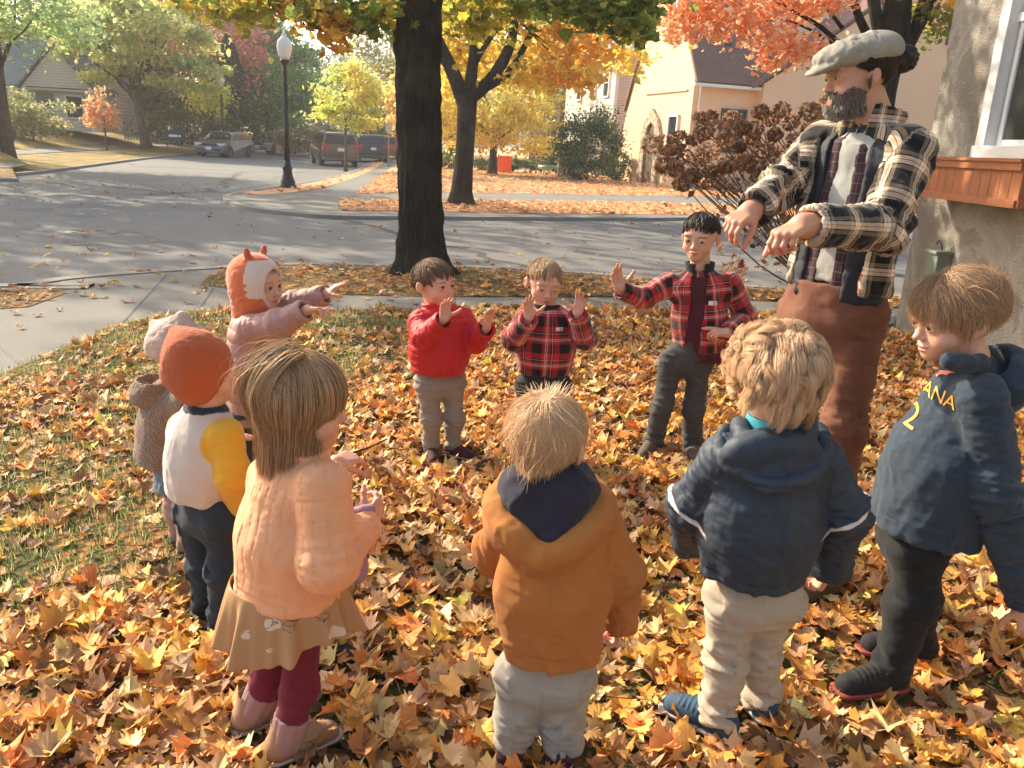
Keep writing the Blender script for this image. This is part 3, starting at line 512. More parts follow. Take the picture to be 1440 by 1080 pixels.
# ------------------------------------------------------------------ dried hydrangea
def hydrangea():
    b = V3(3.5, 9.0, 0); root = empty('hydrangea_bush', b, 'dried brown hydrangea bush full of papery flower heads left of the man', 'shrub'); mb = MB(); r = np.random.default_rng(8)
    W_ = lambda px, py, d=0: Wp(px, py, 8.6+d)
    heads = [(948, 205), (935, 225), (985, 160), (1000, 158), (1030, 160), (1012, 175), (1045, 172), (990, 180), (975, 190), (1022, 190), (1000, 205), (1070, 150), (1100, 148), (1085, 160), (1112, 165), (1062, 175), (1090, 182), (1120, 190), (1140, 150), (1160, 165), (1138, 175), (1150, 195), (1075, 205), (1105, 210), (1130, 215), (950, 230), (965, 215), (975, 240), (1000, 235), (1025, 225), (1050, 222), (1085, 230), (1110, 238), (1140, 235), (955, 190), (985, 215), (1040, 200), (1165, 140), (1058, 188), (960, 250), (1010, 250), (1095, 255), (1125, 255), (935, 196), (1070, 240), (1145, 215), (1155, 250), (918, 196)]
    hp = []
    for i, (x, y) in enumerate(heads):
        e = W_(x, y, r.uniform(-.7, .9)); e[2] -= .05; st = b+V3(r.uniform(-.25, .25), r.uniform(-.25, .25), 0)
        m = st*.45+e*.55+r.normal(0, .12, 3)+V3(.15, 0, -.1); P = smooth3([st, m, e], 4); mb.tube(P, np.linspace(.014, .004, len(P)), 5); hp.append(e)
        for k in range(1):
            q = m+r.normal(0, .25, 3)+(e-m)*.5; mb.tube([m*.5+e*.5, q], [.005, .002], 4)
            if r.random() < .12: hp.append(q*1.0)
    for k in range(7):
        q = W_(r.uniform(1010, 1090), r.uniform(300, 375), r.uniform(-.6, .2)); P = smooth3([b+V3(0, 0, .7), (b+q)/2+V3(-.2, 0, .5), q], 4); mb.tube(P, np.linspace(.006, .002, len(P)), 4)
    mb.build('stems', plain('hydrangea_stems', (.16, .09, .05), .8), root, True, origin=b)
    P = []
    for i, e in enumerate(hp):
        n = 230 if i % 3 or i < 3 else 150; d = r.normal(0, 1, (n, 3)); d /= np.linalg.norm(d, axis=1)[:, None]; P.append(e+d*(r.uniform(.55, 1, n)**.5)[:, None]*V3(.105, .105, .09)*r.uniform(.7, 1.25))
    P = np.concatenate(P); V, F, k = leaves_np(P, r.uniform(.028, .06, len(P)), 'card', 1.5, 3)
    mesh('flower_heads', V, F, M_LEAF, root, False, {'col': np.repeat(pal([(.38, .21, .12), (.50, .30, .18), (.26, .14, .08), (.60, .40, .25)], len(P), 3, .2), k, 0)}, origin=b)
    P = np.concatenate([W_(r.uniform(930, 1170), 0)*0+W_(a, c_, d)[None] for a, c_, d in zip(r.uniform(930, 1180, 130), r.uniform(200, 300, 130), r.uniform(-.8, .8, 130))]+[W_(a, c_, -.3)[None] for a, c_ in zip(r.uniform(1005, 1095, 70), r.uniform(300, 382, 70))])
    V, F, k = leaves_np(P, r.uniform(.05, .10, len(P)), 'card', 1.5, 4); mesh('leaves', V, F, M_LEAF, root, False, {'col': np.repeat(pal([(.30, .13, .07), (.42, .22, .12), (.2, .1, .06), (.5, .3, .16)], len(P), 6, .2), k, 0)}, origin=b)
hydrangea()
# ================================================================== buildings
M_STUC_FAR = plain('cream_stucco', (.82, .54, .32), .9, .05, 4, .3, 30, .01)  # cream pushed towards peach: warm bounced light is put into the colour
M_TRIMW = plain('white_trim', (.78, .76, .70), .6, .05, 8, .05)
M_GLASS = plain('window_glass', (.02, .025, .03), .08, .1, 2, 0)
M_DARKF = plain('dark_frame', (.04, .04, .045), .5)
def shingle(name, a, b, s=2.6):
    t = NT(name); v = t.obj(s); br = t.n('ShaderNodeTexBrick'); t.l(v, br.inputs[0]); br.inputs['Scale'].default_value = 1.0
    br.inputs['Color1'].default_value = (*a, 1); br.inputs['Color2'].default_value = (*b, 1); br.inputs['Mortar'].default_value = (*[x*.5 for x in a], 1); br.inputs['Mortar Size'].default_value = .02
    return t.pbr(t.mix(t.noise(v, 1.2, 4), br.outputs[0], b), .9, t.bump(br.outputs[1], .4, .03), spec=.2)
M_ROOFB = shingle('brown_shingles', (.16, .09, .075), (.24, .14, .11)); M_ROOFG = shingle('grey_shingles', (.17, .16, .16), (.25, .23, .22)); M_ROOFT = shingle('teal_grey_shingles', (.13, .17, .15), (.19, .23, .2))
def siding(name, col, p=.16):
    t = NT(name); v = t.obj(); s = t.n('ShaderNodeSeparateXYZ'); t.l(v, s.inputs[0]); f = t.math('FRACT', t.math('DIVIDE', s.outputs[2], p))
    c = t.mix(t.math('LESS_THAN', f, .12), col, tuple(x*.55 for x in col)); return t.pbr(c, .75, t.bump(f, .6, .02), spec=.2)
M_SIDB = siding('beige_shade_siding', (.56, .50, .42)); M_SIDW = siding('cream_and_lit_siding', (.62, .58, .50))  # siding house: shaded camera side and sunlit left side put into two colours
def stone(name, a, b, s=3):
    t = NT(name); v = t.obj(s); x = t.vor(v, 1.0); e = t.vor(v, 1.0, 'DISTANCE_TO_EDGE'); c = t.mix(t.noise(v, 3, 3), a, b); c = t.mix(t.math('LESS_THAN', e.outputs[0], .05), c, tuple(q*.5 for q in a)); return t.pbr(c, .9, t.bump(e.outputs[0], .5, .05), spec=.2)
M_STONE = stone('tan_stone', (.42, .33, .22), (.58, .48, .36)); M_STONEL = siding('ledge_stone', (.66, .62, .52), .22)
def window(parent, c, t, n, w, h, fm=None, split=True, lites=0, mull=0):
    """window in a wall: centre c, tangent t, outward normal n"""
    c = np.asarray(c, float); t = nrm(t); n = nrm(n); R = np.stack([t, n, V3(0, 0, 1)], 1); mb = MB(); f = .09
    for s in (-1, 1): mb.box(c+t*s*(w/2)+n*.03, (f, .12, h+f), R=R); mb.box(c+V3(0, 0, s*(h/2))+n*.032, (w+f, .13, f), R=R)
    if split: mb.box(c+n*.02, (w, .08, .05), R=R)
    for k in range(mull): mb.box(c+t*(-w/2+w*(k+1)/(mull+1))+n*.015, (.04, .07, h), R=R)
    wo = mb.build('window', fm or M_TRIMW, parent); g = MB(); g.box(c-n*.01, (w-.02, .05, h-.02), R=R); g.build('pane', M_GLASS, wo)
    if parent: wo.data.transform(Matrix.Translation(-Vector(parent.location))); wo.children[0].data.transform(Matrix.Translation(-Vector(parent.location)))
    return wo
def part(name, mb, mat, parent, smooth=False): return mb.build(name, mat, parent, smooth, origin=np.array(parent.location))
def stucco_house():
    a = math.radians(17); c0 = V3(7.1, 37.2, 0); e1 = V3(math.cos(a), math.sin(a), 0); e2 = V3(-math.sin(a), math.cos(a), 0); up = V3(0, 0, 1); Z = 4.75
    root = empty('stucco_house', c0, 'cream stucco house with a steep brown roof and arched stone doorway across the street', 'house'); Q = lambda x, y, z: c0+e1*x+e2*y+up*z
    D = 7.6; apex = (D*.46, 10.4)
    mb = MB(); pr = [(0, 0), (0, Z), (apex[0]*.99, apex[1]), (D-.7, 3.4), (D+.1, 0)]; L = 18
    n = len(pr); V = [Q(x, y, z) for x in (0, L) for (y, z) in pr]; mb.add(V, [tuple(range(n))[::-1], tuple(range(n, 2*n))]+[(i, (i+1) % n, n+(i+1) % n, n+i) for i in range(n)])
    # camera-side cross gable wing
    xa, xb = 6.2, 16.5; xm = 11.8; zt = 9.3; gy = -.62
    V = [Q(x, y, z) for y in (gy, 4) for x, z in ((3.1, 0), (3.1, 3.9), (xm, zt+1.2), (18, 5.5), (18, 0))]
    V = [Q(x, y, z) for y in (gy, 4) for x, z in ((3.0, 0), (3.0, 4.55), (4.0, 5.2), (xm, 10.6), (18.5, 6.2), (18.5, 0))]; n = 6
    mb.add(V, [tuple(range(n))[::-1], tuple(range(n, 2*n))]+[(i, (i+1) % n, n+(i+1) % n, n+i) for i in range(n)]); part('wall', mb, M_STUC_FAR, root)
    rf = MB()
    def slab4(p, th=.14): 
        p = [np.asarray(q) for q in p]; nn = nrm(np.cross(p[1]-p[0], p[2]-p[0])); nn = nn if nn[2] > 0 else -nn; rf.add([*p, *[q+nn*th for q in p]], [(0, 1, 2, 3), (4, 5, 6, 7), (0, 1, 5, 4), (1, 2, 6, 5), (2, 3, 7, 6), (3, 0, 4, 7)])
    slab4([Q(-.12, -.35, Z-.35), Q(4.2, -.35, Z-.35), Q(4.2, apex[0], apex[1]+.03), Q(-.12, apex[0], apex[1]+.03)]); slab4([Q(-.12, apex[0], apex[1]+.03), Q(L, apex[0], apex[1]+.03), Q(L, D-.6, 3.4), Q(-.12, D-.6, 3.4)])
    slab4([Q(3.0-.5, gy-.18, 4.35), Q(xm, gy-.18, 10.75), Q(xm, 3.9, 10.75), Q(3.0-.5, 3.9, 4.35)], .12); slab4([Q(xm, gy-.18, 10.75), Q(18.9, gy-.18, 6.1), Q(18.9, 3.9, 6.1), Q(xm, 3.9, 10.75)], .12)
    part('roof', rf, M_ROOFB, root)
    ch = MB(); ch.box(Q(1.7, .7, 6.2), (.35, .35, .35), a); part('roof_vent', ch, M_DARKF, root)
    g = MB(); g.box(Q(1.4, -.45, Z-.42), (3.3, .14, .12), a); g.tube([Q(.25, -.12, Z-.45), Q(.25, -.1, .2)], .045, 8); part('gutter', g, M_TRIMW, root)
    tr = MB(); tr.box(Q(-.04, 2.6, 4.15), (.06, 4.2, .07), a); part('belt_trim', tr, plain('tan_trim', (.5, .4, .28)), root)
    window(root, Q(2.05, -.02, 2.55), e1, -e2, 1.15, 1.75, M_DARKF); window(root, Q(7.0, gy-.02, 2.7), e1, -e2, 1.0, 1.3, M_DARKF); window(root, Q(8.4, gy-.02, 2.5), e1, -e2, .9, .9, M_DARKF)
    window(root, Q(12.6, gy-.02, 7.6), e1, -e2, 1.1, 1.5, M_DARKF); window(root, Q(14.6, gy-.02, 7.6), e1, -e2, 1.1, 1.5, M_DARKF)
    window(root, Q(-.02, 2.6, 7.2), e2, -e1, .8, 1.7); window(root, Q(-.02, 1.5, 2.2), e2, -e1, .9, 1.8); 
    mv = plain('vent_tan', (.6, .46, .34))
    for x, z in ((8.1, 6.7), (16.8, 5.4)):
        v = MB(); v.box(Q(x, gy-.012, z+.35), (.8, .03, .9), a)
        for k in range(6): v.box(Q(x, gy-.04, z+k*.14), (.75, .05, .06), a)
        part('vent', v, mv, root)
    # arched stone doorway
    dy = 3.6; d = MB(); arch = [(dy-1.0, 0), (dy-1.0, 2.3), (dy-.62, 3.0), (dy, 3.45), (dy+.62, 3.0), (dy+1.0, 2.3), (dy+1.0, 0), (dy+.55, 0), (dy+.55, 2.1), (dy+.35, 2.65), (dy, 2.85), (dy-.35, 2.65), (dy-.55, 2.1), (dy-.55, 0)]
    for i in range(6):
        o1, o2, i2, i1 = arch[i], arch[i+1], arch[12-i], arch[13-i]
        V = [Q(x, p[0], p[1]) for x in (-.16, .02) for p in (o1, o2, i2, i1)]; d.add(V, [(0, 1, 2, 3), (4, 5, 6, 7), (0, 1, 5, 4), (1, 2, 6, 5), (2, 3, 7, 6), (3, 0, 4, 7)])
    part('door_surround', d, M_STONE, root)
    dd = MB(); V = [Q(x, p[0], p[1]) for x in (-.06, .0) for p in [(dy-.55, 0), (dy-.55, 2.1), (dy-.35, 2.65), (dy, 2.85), (dy+.35, 2.65), (dy+.55, 2.1), (dy+.55, 0)]]; dd.add(V, [tuple(range(7)), tuple(range(7, 14))]+[(i, (i+1) % 7, 7+(i+1) % 7, 7+i) for i in range(7)]); part('door', dd, plain('door_dark', (.10, .06, .04), .5), root)
    st = MB()
    for x, y, z, sx, sy, sz in [(.25, -.2, .5, .9, .5, 1.0), (1.4, -.25, .35, 1.2, .5, .7), (3.2, -.5, .3, 1.8, .5, .6), (5.2, -.5, .32, 1.6, .5, .64)]: st.box(Q(x, y, z), (sx, sy, sz), a)
    part('foundation_stone', st, M_STONE, root)
    # steps and pots outside
    s = empty('stone_steps', at(845, 247), 'tan stone steps and low pier in front of the arched doorway', 'steps'); m = MB(); b0 = np.array(s.location)
    for k in range(3): m.box(b0+V3(-.1, .9+k*.35, .12+k*.16), (1.5, 2.0-k*.5, .2+k*.3), 0.2)
    part('tread', m, M_STONE, s); m = MB(); m.box(b0+V3(.85, 1.0, .6), (.5, .6, 1.2), .2); m.box(b0+V3(1.4, 1.25, 1.18), (1.4, .5, .1), .2); m.box(b0+V3(-.75, 1.4, .4), (.5, .5, .8), .2); m.box(b0+V3(.1, 1.6, .75), (.45, .5, 1.5), .2); part('pier', m, M_STONE, s)
    mt = plain('pot_clay', (.55, .46, .36), .8)
    for i, (dx, fl) in enumerate(((.1, 1), (.85, 0))):
        pc = b0+V3(dx, 1.6 if i == 0 else 1.0, 1.51 if i == 0 else 1.21); p = empty('flower_pot', pc, ['clay flower pot with pink flowers on the stone pier', 'empty clay urn on the stone pier beside the steps'][i], 'flower pot', 'pots by the stone steps')
        m = MB(); m.lathe(pc, [(.16, 0), (.17, .03), (.2, .3), (.25, .5), (.28, .52), (.28, .58), (.24, .58), (.22, .45), (.0, .42)], 16); part('pot', m, mt, p, True)
        if fl:
            r = np.random.default_rng(2); P = pc+V3(0, 0, .68)+r.normal(0, .1, (150, 3)); V, F, k = leaves_np(P, .09, 'card', 1.5, 3); mesh('flowers', V, F, M_LEAF, p, False, {'col': np.repeat(pal([(.6, .15, .25), (.7, .3, .35), (.12, .2, .06)], 150, 2), k, 0)}, origin=pc)
stucco_house()
def gable_house(name, label, c0, a, Lx, Dy, Z, Zr, wallm, sidem, roofm, ridge='y', over=.35, wins=(), extra=None):
    """c0 near-left corner; e1 along camera side; gable faces the camera if ridge='y'"""
    e1 = V3(math.cos(a), math.sin(a), 0); e2 = V3(-math.sin(a), math.cos(a), 0); root = empty(name, c0, label, 'house'); Q = lambda x, y, z: c0+e1*x+e2*y+V3(0, 0, z)
    mb = MB()
    if ridge == 'y': pr = [(0, 0), (0, Z), (Lx/2, Zr), (Lx, Z), (Lx, 0)]; V = [Q(x, y, z) for y in (0, Dy) for (x, z) in pr]
    else: pr = [(0, 0), (0, Z), (Dy/2, Zr), (Dy, Z), (Dy, 0)]; V = [Q(x, y, z) for x in (0, Lx) for (y, z) in pr]
    mb.add(V, [tuple(range(5))[::-1], tuple(range(5, 10))]+[(i, (i+1) % 5, 5+(i+1) % 5, 5+i) for i in range(5)]); part('wall', mb, wallm, root)
    if sidem: s = MB(); s.add([Q(-.01, .15, 0), Q(-.01, Dy-.15, 0), Q(-.01, Dy-.15, Z-.1), Q(-.01, .15, Z-.1)], [(0, 1, 2, 3)]); part('side_wall', s, sidem, root)  # lighter sheet over the left wall carries its sunlight in the colour
    rf = MB(); sl = (Zr-Z)/((Lx if ridge == 'y' else Dy)/2)
    W2 = (Lx if ridge == 'y' else Dy)
    for s in (0, 1):
        x0 = -over if s == 0 else W2+over; zz = Z-over*sl; P = []
        for th in (.03, .2):
            for (u, v) in ((x0, -over), (W2/2, -over), (W2/2, (Dy if ridge == 'y' else Lx)+over), (x0, (Dy if ridge == 'y' else Lx)+over)):
                z = (zz if u == x0 else Zr)+th; P.append(Q(u, v, z) if ridge == 'y' else Q(v, u, z))
        rf.add(P, [(0, 1, 2, 3), (4, 5, 6, 7), (0, 1, 5, 4), (1, 2, 6, 5), (2, 3, 7, 6), (3, 0, 4, 7)])
    part('roof', rf, roofm, root)
    g = MB()
    if ridge == 'y':
        for s in (0, 1):
            p0 = Q(-over if s == 0 else Lx+over, -over-.03, Z-over*sl-.05); p1 = Q(Lx/2, -over-.03, Zr-.05); d = p1-p0; g.add([p0, p1, p1+V3(0, 0, .27), p0+V3(0, 0, .27)]+[q+e2*.06 for q in (p0, p1, p1+V3(0, 0, .27), p0+V3(0, 0, .27))], [(0, 1, 2, 3), (4, 5, 6, 7), (0, 1, 5, 4), (2, 3, 7, 6)])
    g.box(Q(-over-.05, (Dy)/2 if ridge == 'y' else .3, Z-over*sl+.02) if ridge == 'y' else Q(Lx/2, -over-.05, Z-over*sl+.02), (.12, Dy+.6, .12) if ridge == 'y' else (Lx+.6, .12, .12), a); g.box(Q(-.03, -.03, Z/2), (.16, .16, Z-.2), a); g.box(Q(Lx+.03, -.03, Z/2), (.14, .14, Z-.2), a)
    part('trim', g, M_TRIMW, root)
    for face, u, z, w, h in wins:
        if face == 'f': window(root, Q(u, -.02, z), e1, -e2, w, h)
        else: window(root, Q(-.03, u, z), e2, -e1, w, h)
    if extra: extra(root, Q, a)
    return root
def ex(root, Q, a):
    g = MB(); g.tube([Q(-.5, -.2, 6.4), Q(-.15, -.15, 5.9), Q(-.15, -.15, .2)], .06, 8); part('downspout', g, M_TRIMW, root)
gable_house('siding_house', 'two-storey beige siding house left of the stucco house', V3(5.55, 54, 0), math.radians(14), 8.5, 11, 7.0, 10.2, M_SIDB, M_SIDW, M_ROOFG, 'y', .4, [('s', 1.8, 5.6, 1, 1.7), ('s', 4.5, 5.6, 1, 1.7), ('s', 7.5, 5.6, 1, 1.7), ('s', 2.2, 2.4, 1, 1.7), ('s', 5.2, 2.4, 1, 1.7)], ex)
gable_house('brown_house', 'brown house with a grey roof behind the siding house', V3(2.6, 68, 0), math.radians(14), 9, 9, 6.8, 10.0, plain('brown_wall', (.28, .2, .15)), None, M_ROOFG, 'x', .5, [('f', 1.5, 5, 1, 1.5), ('f', 4, 5, 1, 1.5), ('s', 3, 5, 1, 1.5), ('f', 1.5, 2, 1.6, 1.5)])
def exb(root, Q, a):
    m = MB(); m.box(Q(6.9, -.06, 1.1), (1.0, .08, 2.1), a); part('door', m, plain('door_green_grey', (.16, .2, .17)), root)
    m = MB(); m.add([Q(6.0, -.13, 2.5), Q(9.9, -.13, 2.5), Q(7.9, -.13, 4.6)], [(0, 1, 2)]); m.add([Q(5.8, -1.0, 2.35), Q(7.9, -1.0, 4.75), Q(7.9, 2.8, 4.75), Q(5.8, 2.8, 2.35)], [(0, 1, 2, 3)])
    w_ = MB(); w_.prism([(0, 0), (1, 0), (1, 1), (0, 1)], 0, 1, T=lambda P: np.array([Q(5.9+4*p[0], -1.0+.9*p[1]+0, 2.35*p[2]) for p in P])) if False else None
    g = MB(); V = [Q(x, y, z) for y in (-.9, 3) for x, z in ((6.05, 2.45), (8.0, 4.7), (9.95, 2.45))]; g.add(V, [(0, 1, 2), (3, 4, 5), (0, 1, 4, 3), (1, 2, 5, 4), (0, 2, 5, 3)]); part('entry_gable', g, M_SIDW, root)
    g = MB(); V = []
    for x0, x1 in ((5.75, 8.0), (10.25, 8.0)):
        P = [Q(x0, -1.15, 2.2), Q(x1, -1.15, 4.86), Q(x1, 3, 4.86), Q(x0, 3, 2.2)]; g.add(P+[p+V3(0, 0, .14) for p in P], [(0, 1, 2, 3), (4, 5, 6, 7), (0, 1, 5, 4), (1, 2, 6, 5), (2, 3, 7, 6), (3, 0, 4, 7)])
    part('entry_roof', g, M_ROOFT, root)
    for x in (6.15, 9.85): g = MB(); g.box(Q(x, -.8, 1.22), (.2, .2, 2.45), a); part('porch_post', g, M_TRIMW, root)
gable_house('bungalow', 'low stone bungalow with a teal-grey roof at the far left', V3(-36.0, 51, .95), math.radians(8), 10, 8, 2.65, 5.4, M_STONEL, None, M_ROOFT, 'x', .5, [('f', 1.2, 1.5, 1.4, 1.2), ('f', 3.6, 1.5, 1.8, 1.3), ('f', 8.6, 1.4, 1.0, 1.3)], exb)
# ------------------------------------------------------------------ the house at the right edge
def near_house():
    X = 3.62; Yc = G(1257, 470)[1]; Xc = G(1257, 470)[0]; root = empty('house_corner', V3(Xc, Yc, 0), 'rough grey stucco house corner with a window at the right edge of the photo', 'house'); b = np.array(root.location)
    t = NT('rough_stucco'); v = t.obj(); n1 = t.noise(v, 1.3, 6, .62, .5); c = t.ramp(n1, [(.38, (.30, .265, .215)), (.50, (.43, .39, .33)), (.515, (.56, .52, .45)), (.66, (.38, .34, .285))]); c = t.mix(t.math('MULTIPLY', t.noise(v, 38, 5), .35), c, (.27, .235, .19))
    ms = t.pbr(c, .95, t.bump(t.math('ADD', t.noise(v, 75, 5, .6), t.vor(v, 95).outputs[0]), .9, .02), spec=.15)
    # wall with a real window opening
    y1, y2, z1, z2 = 6.55, 3.9, 1.60, 3.35
    mb = MB(); d = .22
    def wb(ya, yb, za, zb): mb.box((Xc+d/2, (ya+yb)/2, (za+zb)/2), (d, abs(ya-yb), zb-za))
    wb(Yc, y1, -.1, 5); wb(y2, -3, -.1, 5); wb(y1, y2, -.1, z1); wb(y1, y2, z2, 5); mb.box((Xc+d+3.5, Yc-.1, 2.45), (7, .2, 5.1)); part('wall', mb, ms, root)
    m = MB(); xo = Xc-.035
    for (ya, yb, za, zb, w_) in [(y1+.02, y1-.10, z1-.02, z2, .14), (y2-.02, y2+.1, z1-.02, z2, .14), (y1-.101, y2+.101, z2-.06, z2+.06, .136), (y1+.05, y2, z1-.05, z1+.07, .20)]: m.box((xo+w_/2-.02-(.006 if w_ > .15 else 0), (ya+yb)/2, (za+zb)/2), (w_, abs(ya-yb), zb-za))
    m.box((xo+.075, (y1+y2)/2, 2.56), (.06, y1-y2-.2, .06)); m.box((xo+.09, y1-.14, (z1+z2)/2), (.05, .05, z2-z1-.1)); m.box((xo+.10, (y1+y2)/2, z1+.09), (.045, y1-y2-.2, .05))
    wo = part('window', m, plain('white_window_frame', (.72, .72, .68), .5, .04, 6, .05), root); bevel(wo, .004)
    gl = NT('dark_pane'); bs = gl.n('ShaderNodeBsdfPrincipled'); bs.inputs['Base Color'].default_value = (.035, .038, .034, 1); bs.inputs['Roughness'].default_value = .06; bs.inputs['Specular IOR Level'].default_value = .45; gl.l(bs.outputs[0], gl.out.inputs[0])
    m = MB(); m.box((xo+.085, (y1+y2)/2, 2.08), (.006, y1-y2-.1, .95)); p = m.build('pane', gl.m, wo, origin=b)
    m = MB()
    for k in range(16): m.box((xo+.125, (y1+y2)/2, 2.62+k*.048), (.012, y1-y2-.2, .042), R=rotz(0)@np.array([[math.cos(.35), 0, math.sin(.35)], [0, 1, 0], [-math.sin(.35), 0, math.cos(.35)]]))
    part('blind', m, plain('dark_green_blind', (.09, .11, .095), .5), root)
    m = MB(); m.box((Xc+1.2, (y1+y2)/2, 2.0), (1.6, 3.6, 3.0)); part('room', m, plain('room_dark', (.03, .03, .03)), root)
    # wooden box under the window, angled at its far end
    t = NT('cedar_boards'); v = t.obj((9, 9, 1)); c = t.mix(t.noise(v, 2.2, 5, .6, .8), (.27, .095, .04), (.44, .17, .075)); c = t.mix(t.math('MULTIPLY_ADD', t.noise(t.obj(2.5), 3, 6, .7), 2.2, -1.0, True), c, (.22, .10, .05)); mw = t.pbr(c, .5, t.bump(t.noise(v, 6, 4), .25, .004), spec=.35)
    A = V3(3.16, 6.95, 0); Bp = V3(3.14, 5.35, 0); Cp = V3(Xc-.01, 5.35, 0); zt = 1.535; zb = 1.275
    bx = empty('window_box', (A+Bp)/2+V3(0, 0, zb), 'reddish cedar planter box fixed under the window of the stucco house', 'planter box'); 
    m = MB(); fr = MB(); xr = Xc-.005
    for P0, P1, nb in ((A, Bp, 13), (Bp, Cp, 4), (V3(Xc-.01, 6.95, 0), A, 4)):
        tt = nrm(P1-P0); L = np.linalg.norm(P1-P0); nn = V3(tt[1], -tt[0], 0); nn = nn if (nn[0] < -.5 or (abs(nn[0]) < .5 and nn[1]*(P0[1]-6) > 0)) else -nn; R = np.stack([tt, nn, V3(0, 0, 1)], 1)
        for k in range(nb): m.box(P0+tt*L*(k+.5)/nb+V3(0, 0, (zt+zb)/2)-nn*.01, (L/nb-.006, .02, zt-zb), R=R)
        fr.box((P0+P1)/2+V3(0, 0, zt-.005)+nn*.012, (L+.02, .03, .055), R=R); fr.box((P0+P1)/2+V3(0, 0, zb+.02)+nn*.012, (L+.02, .03, .05), R=R); fr.box((P0+P1)/2+V3(0, 0, zt+.03)+nn*.02, (L+.04, .05, .022), R=R)
    m.prism([(A[0]+.03, A[1]-.03), (Bp[0]+.03, Bp[1]+.03), (xr, Cp[1]+.03), (xr, A[1]-.03)], zb+.001, zb+.02); m.prism([(A[0]+.03, A[1]-.03), (Bp[0]+.03, Bp[1]+.03), (xr, Cp[1]+.03), (xr, A[1]-.03)], zt-.02, zt-.002); part('board', m, mw, bx); part('trim', fr, mw, bx)
    # small green utility box, hose hook and downspout elbow
    yb = G(1322, 560)[1]; c = Wp(1320, 372, 6.75); c = V3(Xc-.06, 6.75, c[2]); ub = empty('utility_box', c, 'small green utility box with a wire hook on the stucco wall', 'utility box'); m = MB(); m.box(c, (.12, .17, .22)); m.box(c+V3(-.01, 0, .10), (.15, .20, .03)); part('case', m, plain('green_paint', (.17, .21, .16), .5), ub); bevel(ub.children[0], .008)
    m = MB(); m.tube(smooth3([c+V3(0, -.02, .12), c+V3(-.02, -.03, .16), c+V3(-.02, .02, .19), c+V3(-.02, .05, .16)]), .006, 6); part('hook', m, M_DARKF, ub)
    ds = G(1248, 446); m = MB(); m.box(V3(Xc-.22, Yc+.12, .12), (.5, .12, .09), .1); m.box(V3(Xc-.46, Yc+.12, .09), (.12, .14, .12), .1); o = m.build('downspout_elbow', M_TRIMW); bevel(o, .012); tag(o, 'white downspout elbow on the ground at the stucco house corner', 'downspout')
near_house()
# ================================================================== street furniture
def lamp_post(b, label, s=1.0):
    root = empty('street_lamp', b, label, 'street lamp', 'acorn street lamps'); mk = plain('black_iron', (.018, .022, .02), .45, .1, 20, .1); z = lambda v: v*s
    m = MB(); m.lathe(b, [(.24*s, -.05), (.24*s, z(.06)), (.2*s, z(.10)), (.21*s, z(.16)), (.17*s, z(.24)), (.13*s, z(.4)), (.12*s, z(.5)), (.145*s, z(.52)), (.145*s, z(.55)), (.10*s, z(.6)), (.085*s, z(.75))], 20); part('base', m, mk, root, True)
    m = MB(); m.lathe(b, [(.085*s, z(.74)), (.07*s, z(1.6)), (.055*s, z(3.05)), (.075*s, z(3.1)), (.075*s, z(3.14)), (.05*s, z(3.18)), (.06*s, z(3.26)), (.12*s, z(3.36)), (.13*s, z(3.4)), (.1*s, z(3.41))], 20); part('pole', m, mk, root, True)
    t = NT('frosted_globe'); bs = t.n('ShaderNodeBsdfPrincipled'); bs.inputs['Base Color'].default_value = (.85, .84, .80, 1); bs.inputs['Roughness'].default_value = .25; bs.inputs['Subsurface Weight'].default_value = .3; t.l(bs.outputs[0], t.out.inputs[0])
    m = MB(); m.lathe(b, [(.105*s, z(3.40)), (.16*s, z(3.52)), (.20*s, z(3.68)), (.205*s, z(3.78)), (.17*s, z(3.90)), (.10*s, z(3.98)), (.06*s, z(4.0)), (.07*s, z(4.03)), (.03*s, z(4.08)), (.035*s, z(4.11)), (.0, z(4.16))], 24); part('globe', m, t.m, root, True)
lb = at(405, 264); lamp_post(lb, 'tall black street lamp with a white acorn globe on the street corner', 1.0)
lamp_post(V3(-17.9, 50.5, .1), 'distant black street lamp beside the dark conifer', 1.12)
def pole_sign(b, h, label):
    root = empty('signpost', b, label, 'signpost'); m = MB(); m.tube([b, b+V3(0, 0, h)], .035, 8); part('post', m, plain('galv_post', (.3, .3, .28), .5, metal=.5), root); m = MB(); m.box(b+V3(0, -.04, h-.22), (.34, .02, .45)); part('plate', m, plain('sign_back', (.5, .5, .48), .5, metal=.3), root)
pole_sign(V3(-7.35, 46, 0), 2.3, 'thin metal signpost between the parked cars and the sidewalk')
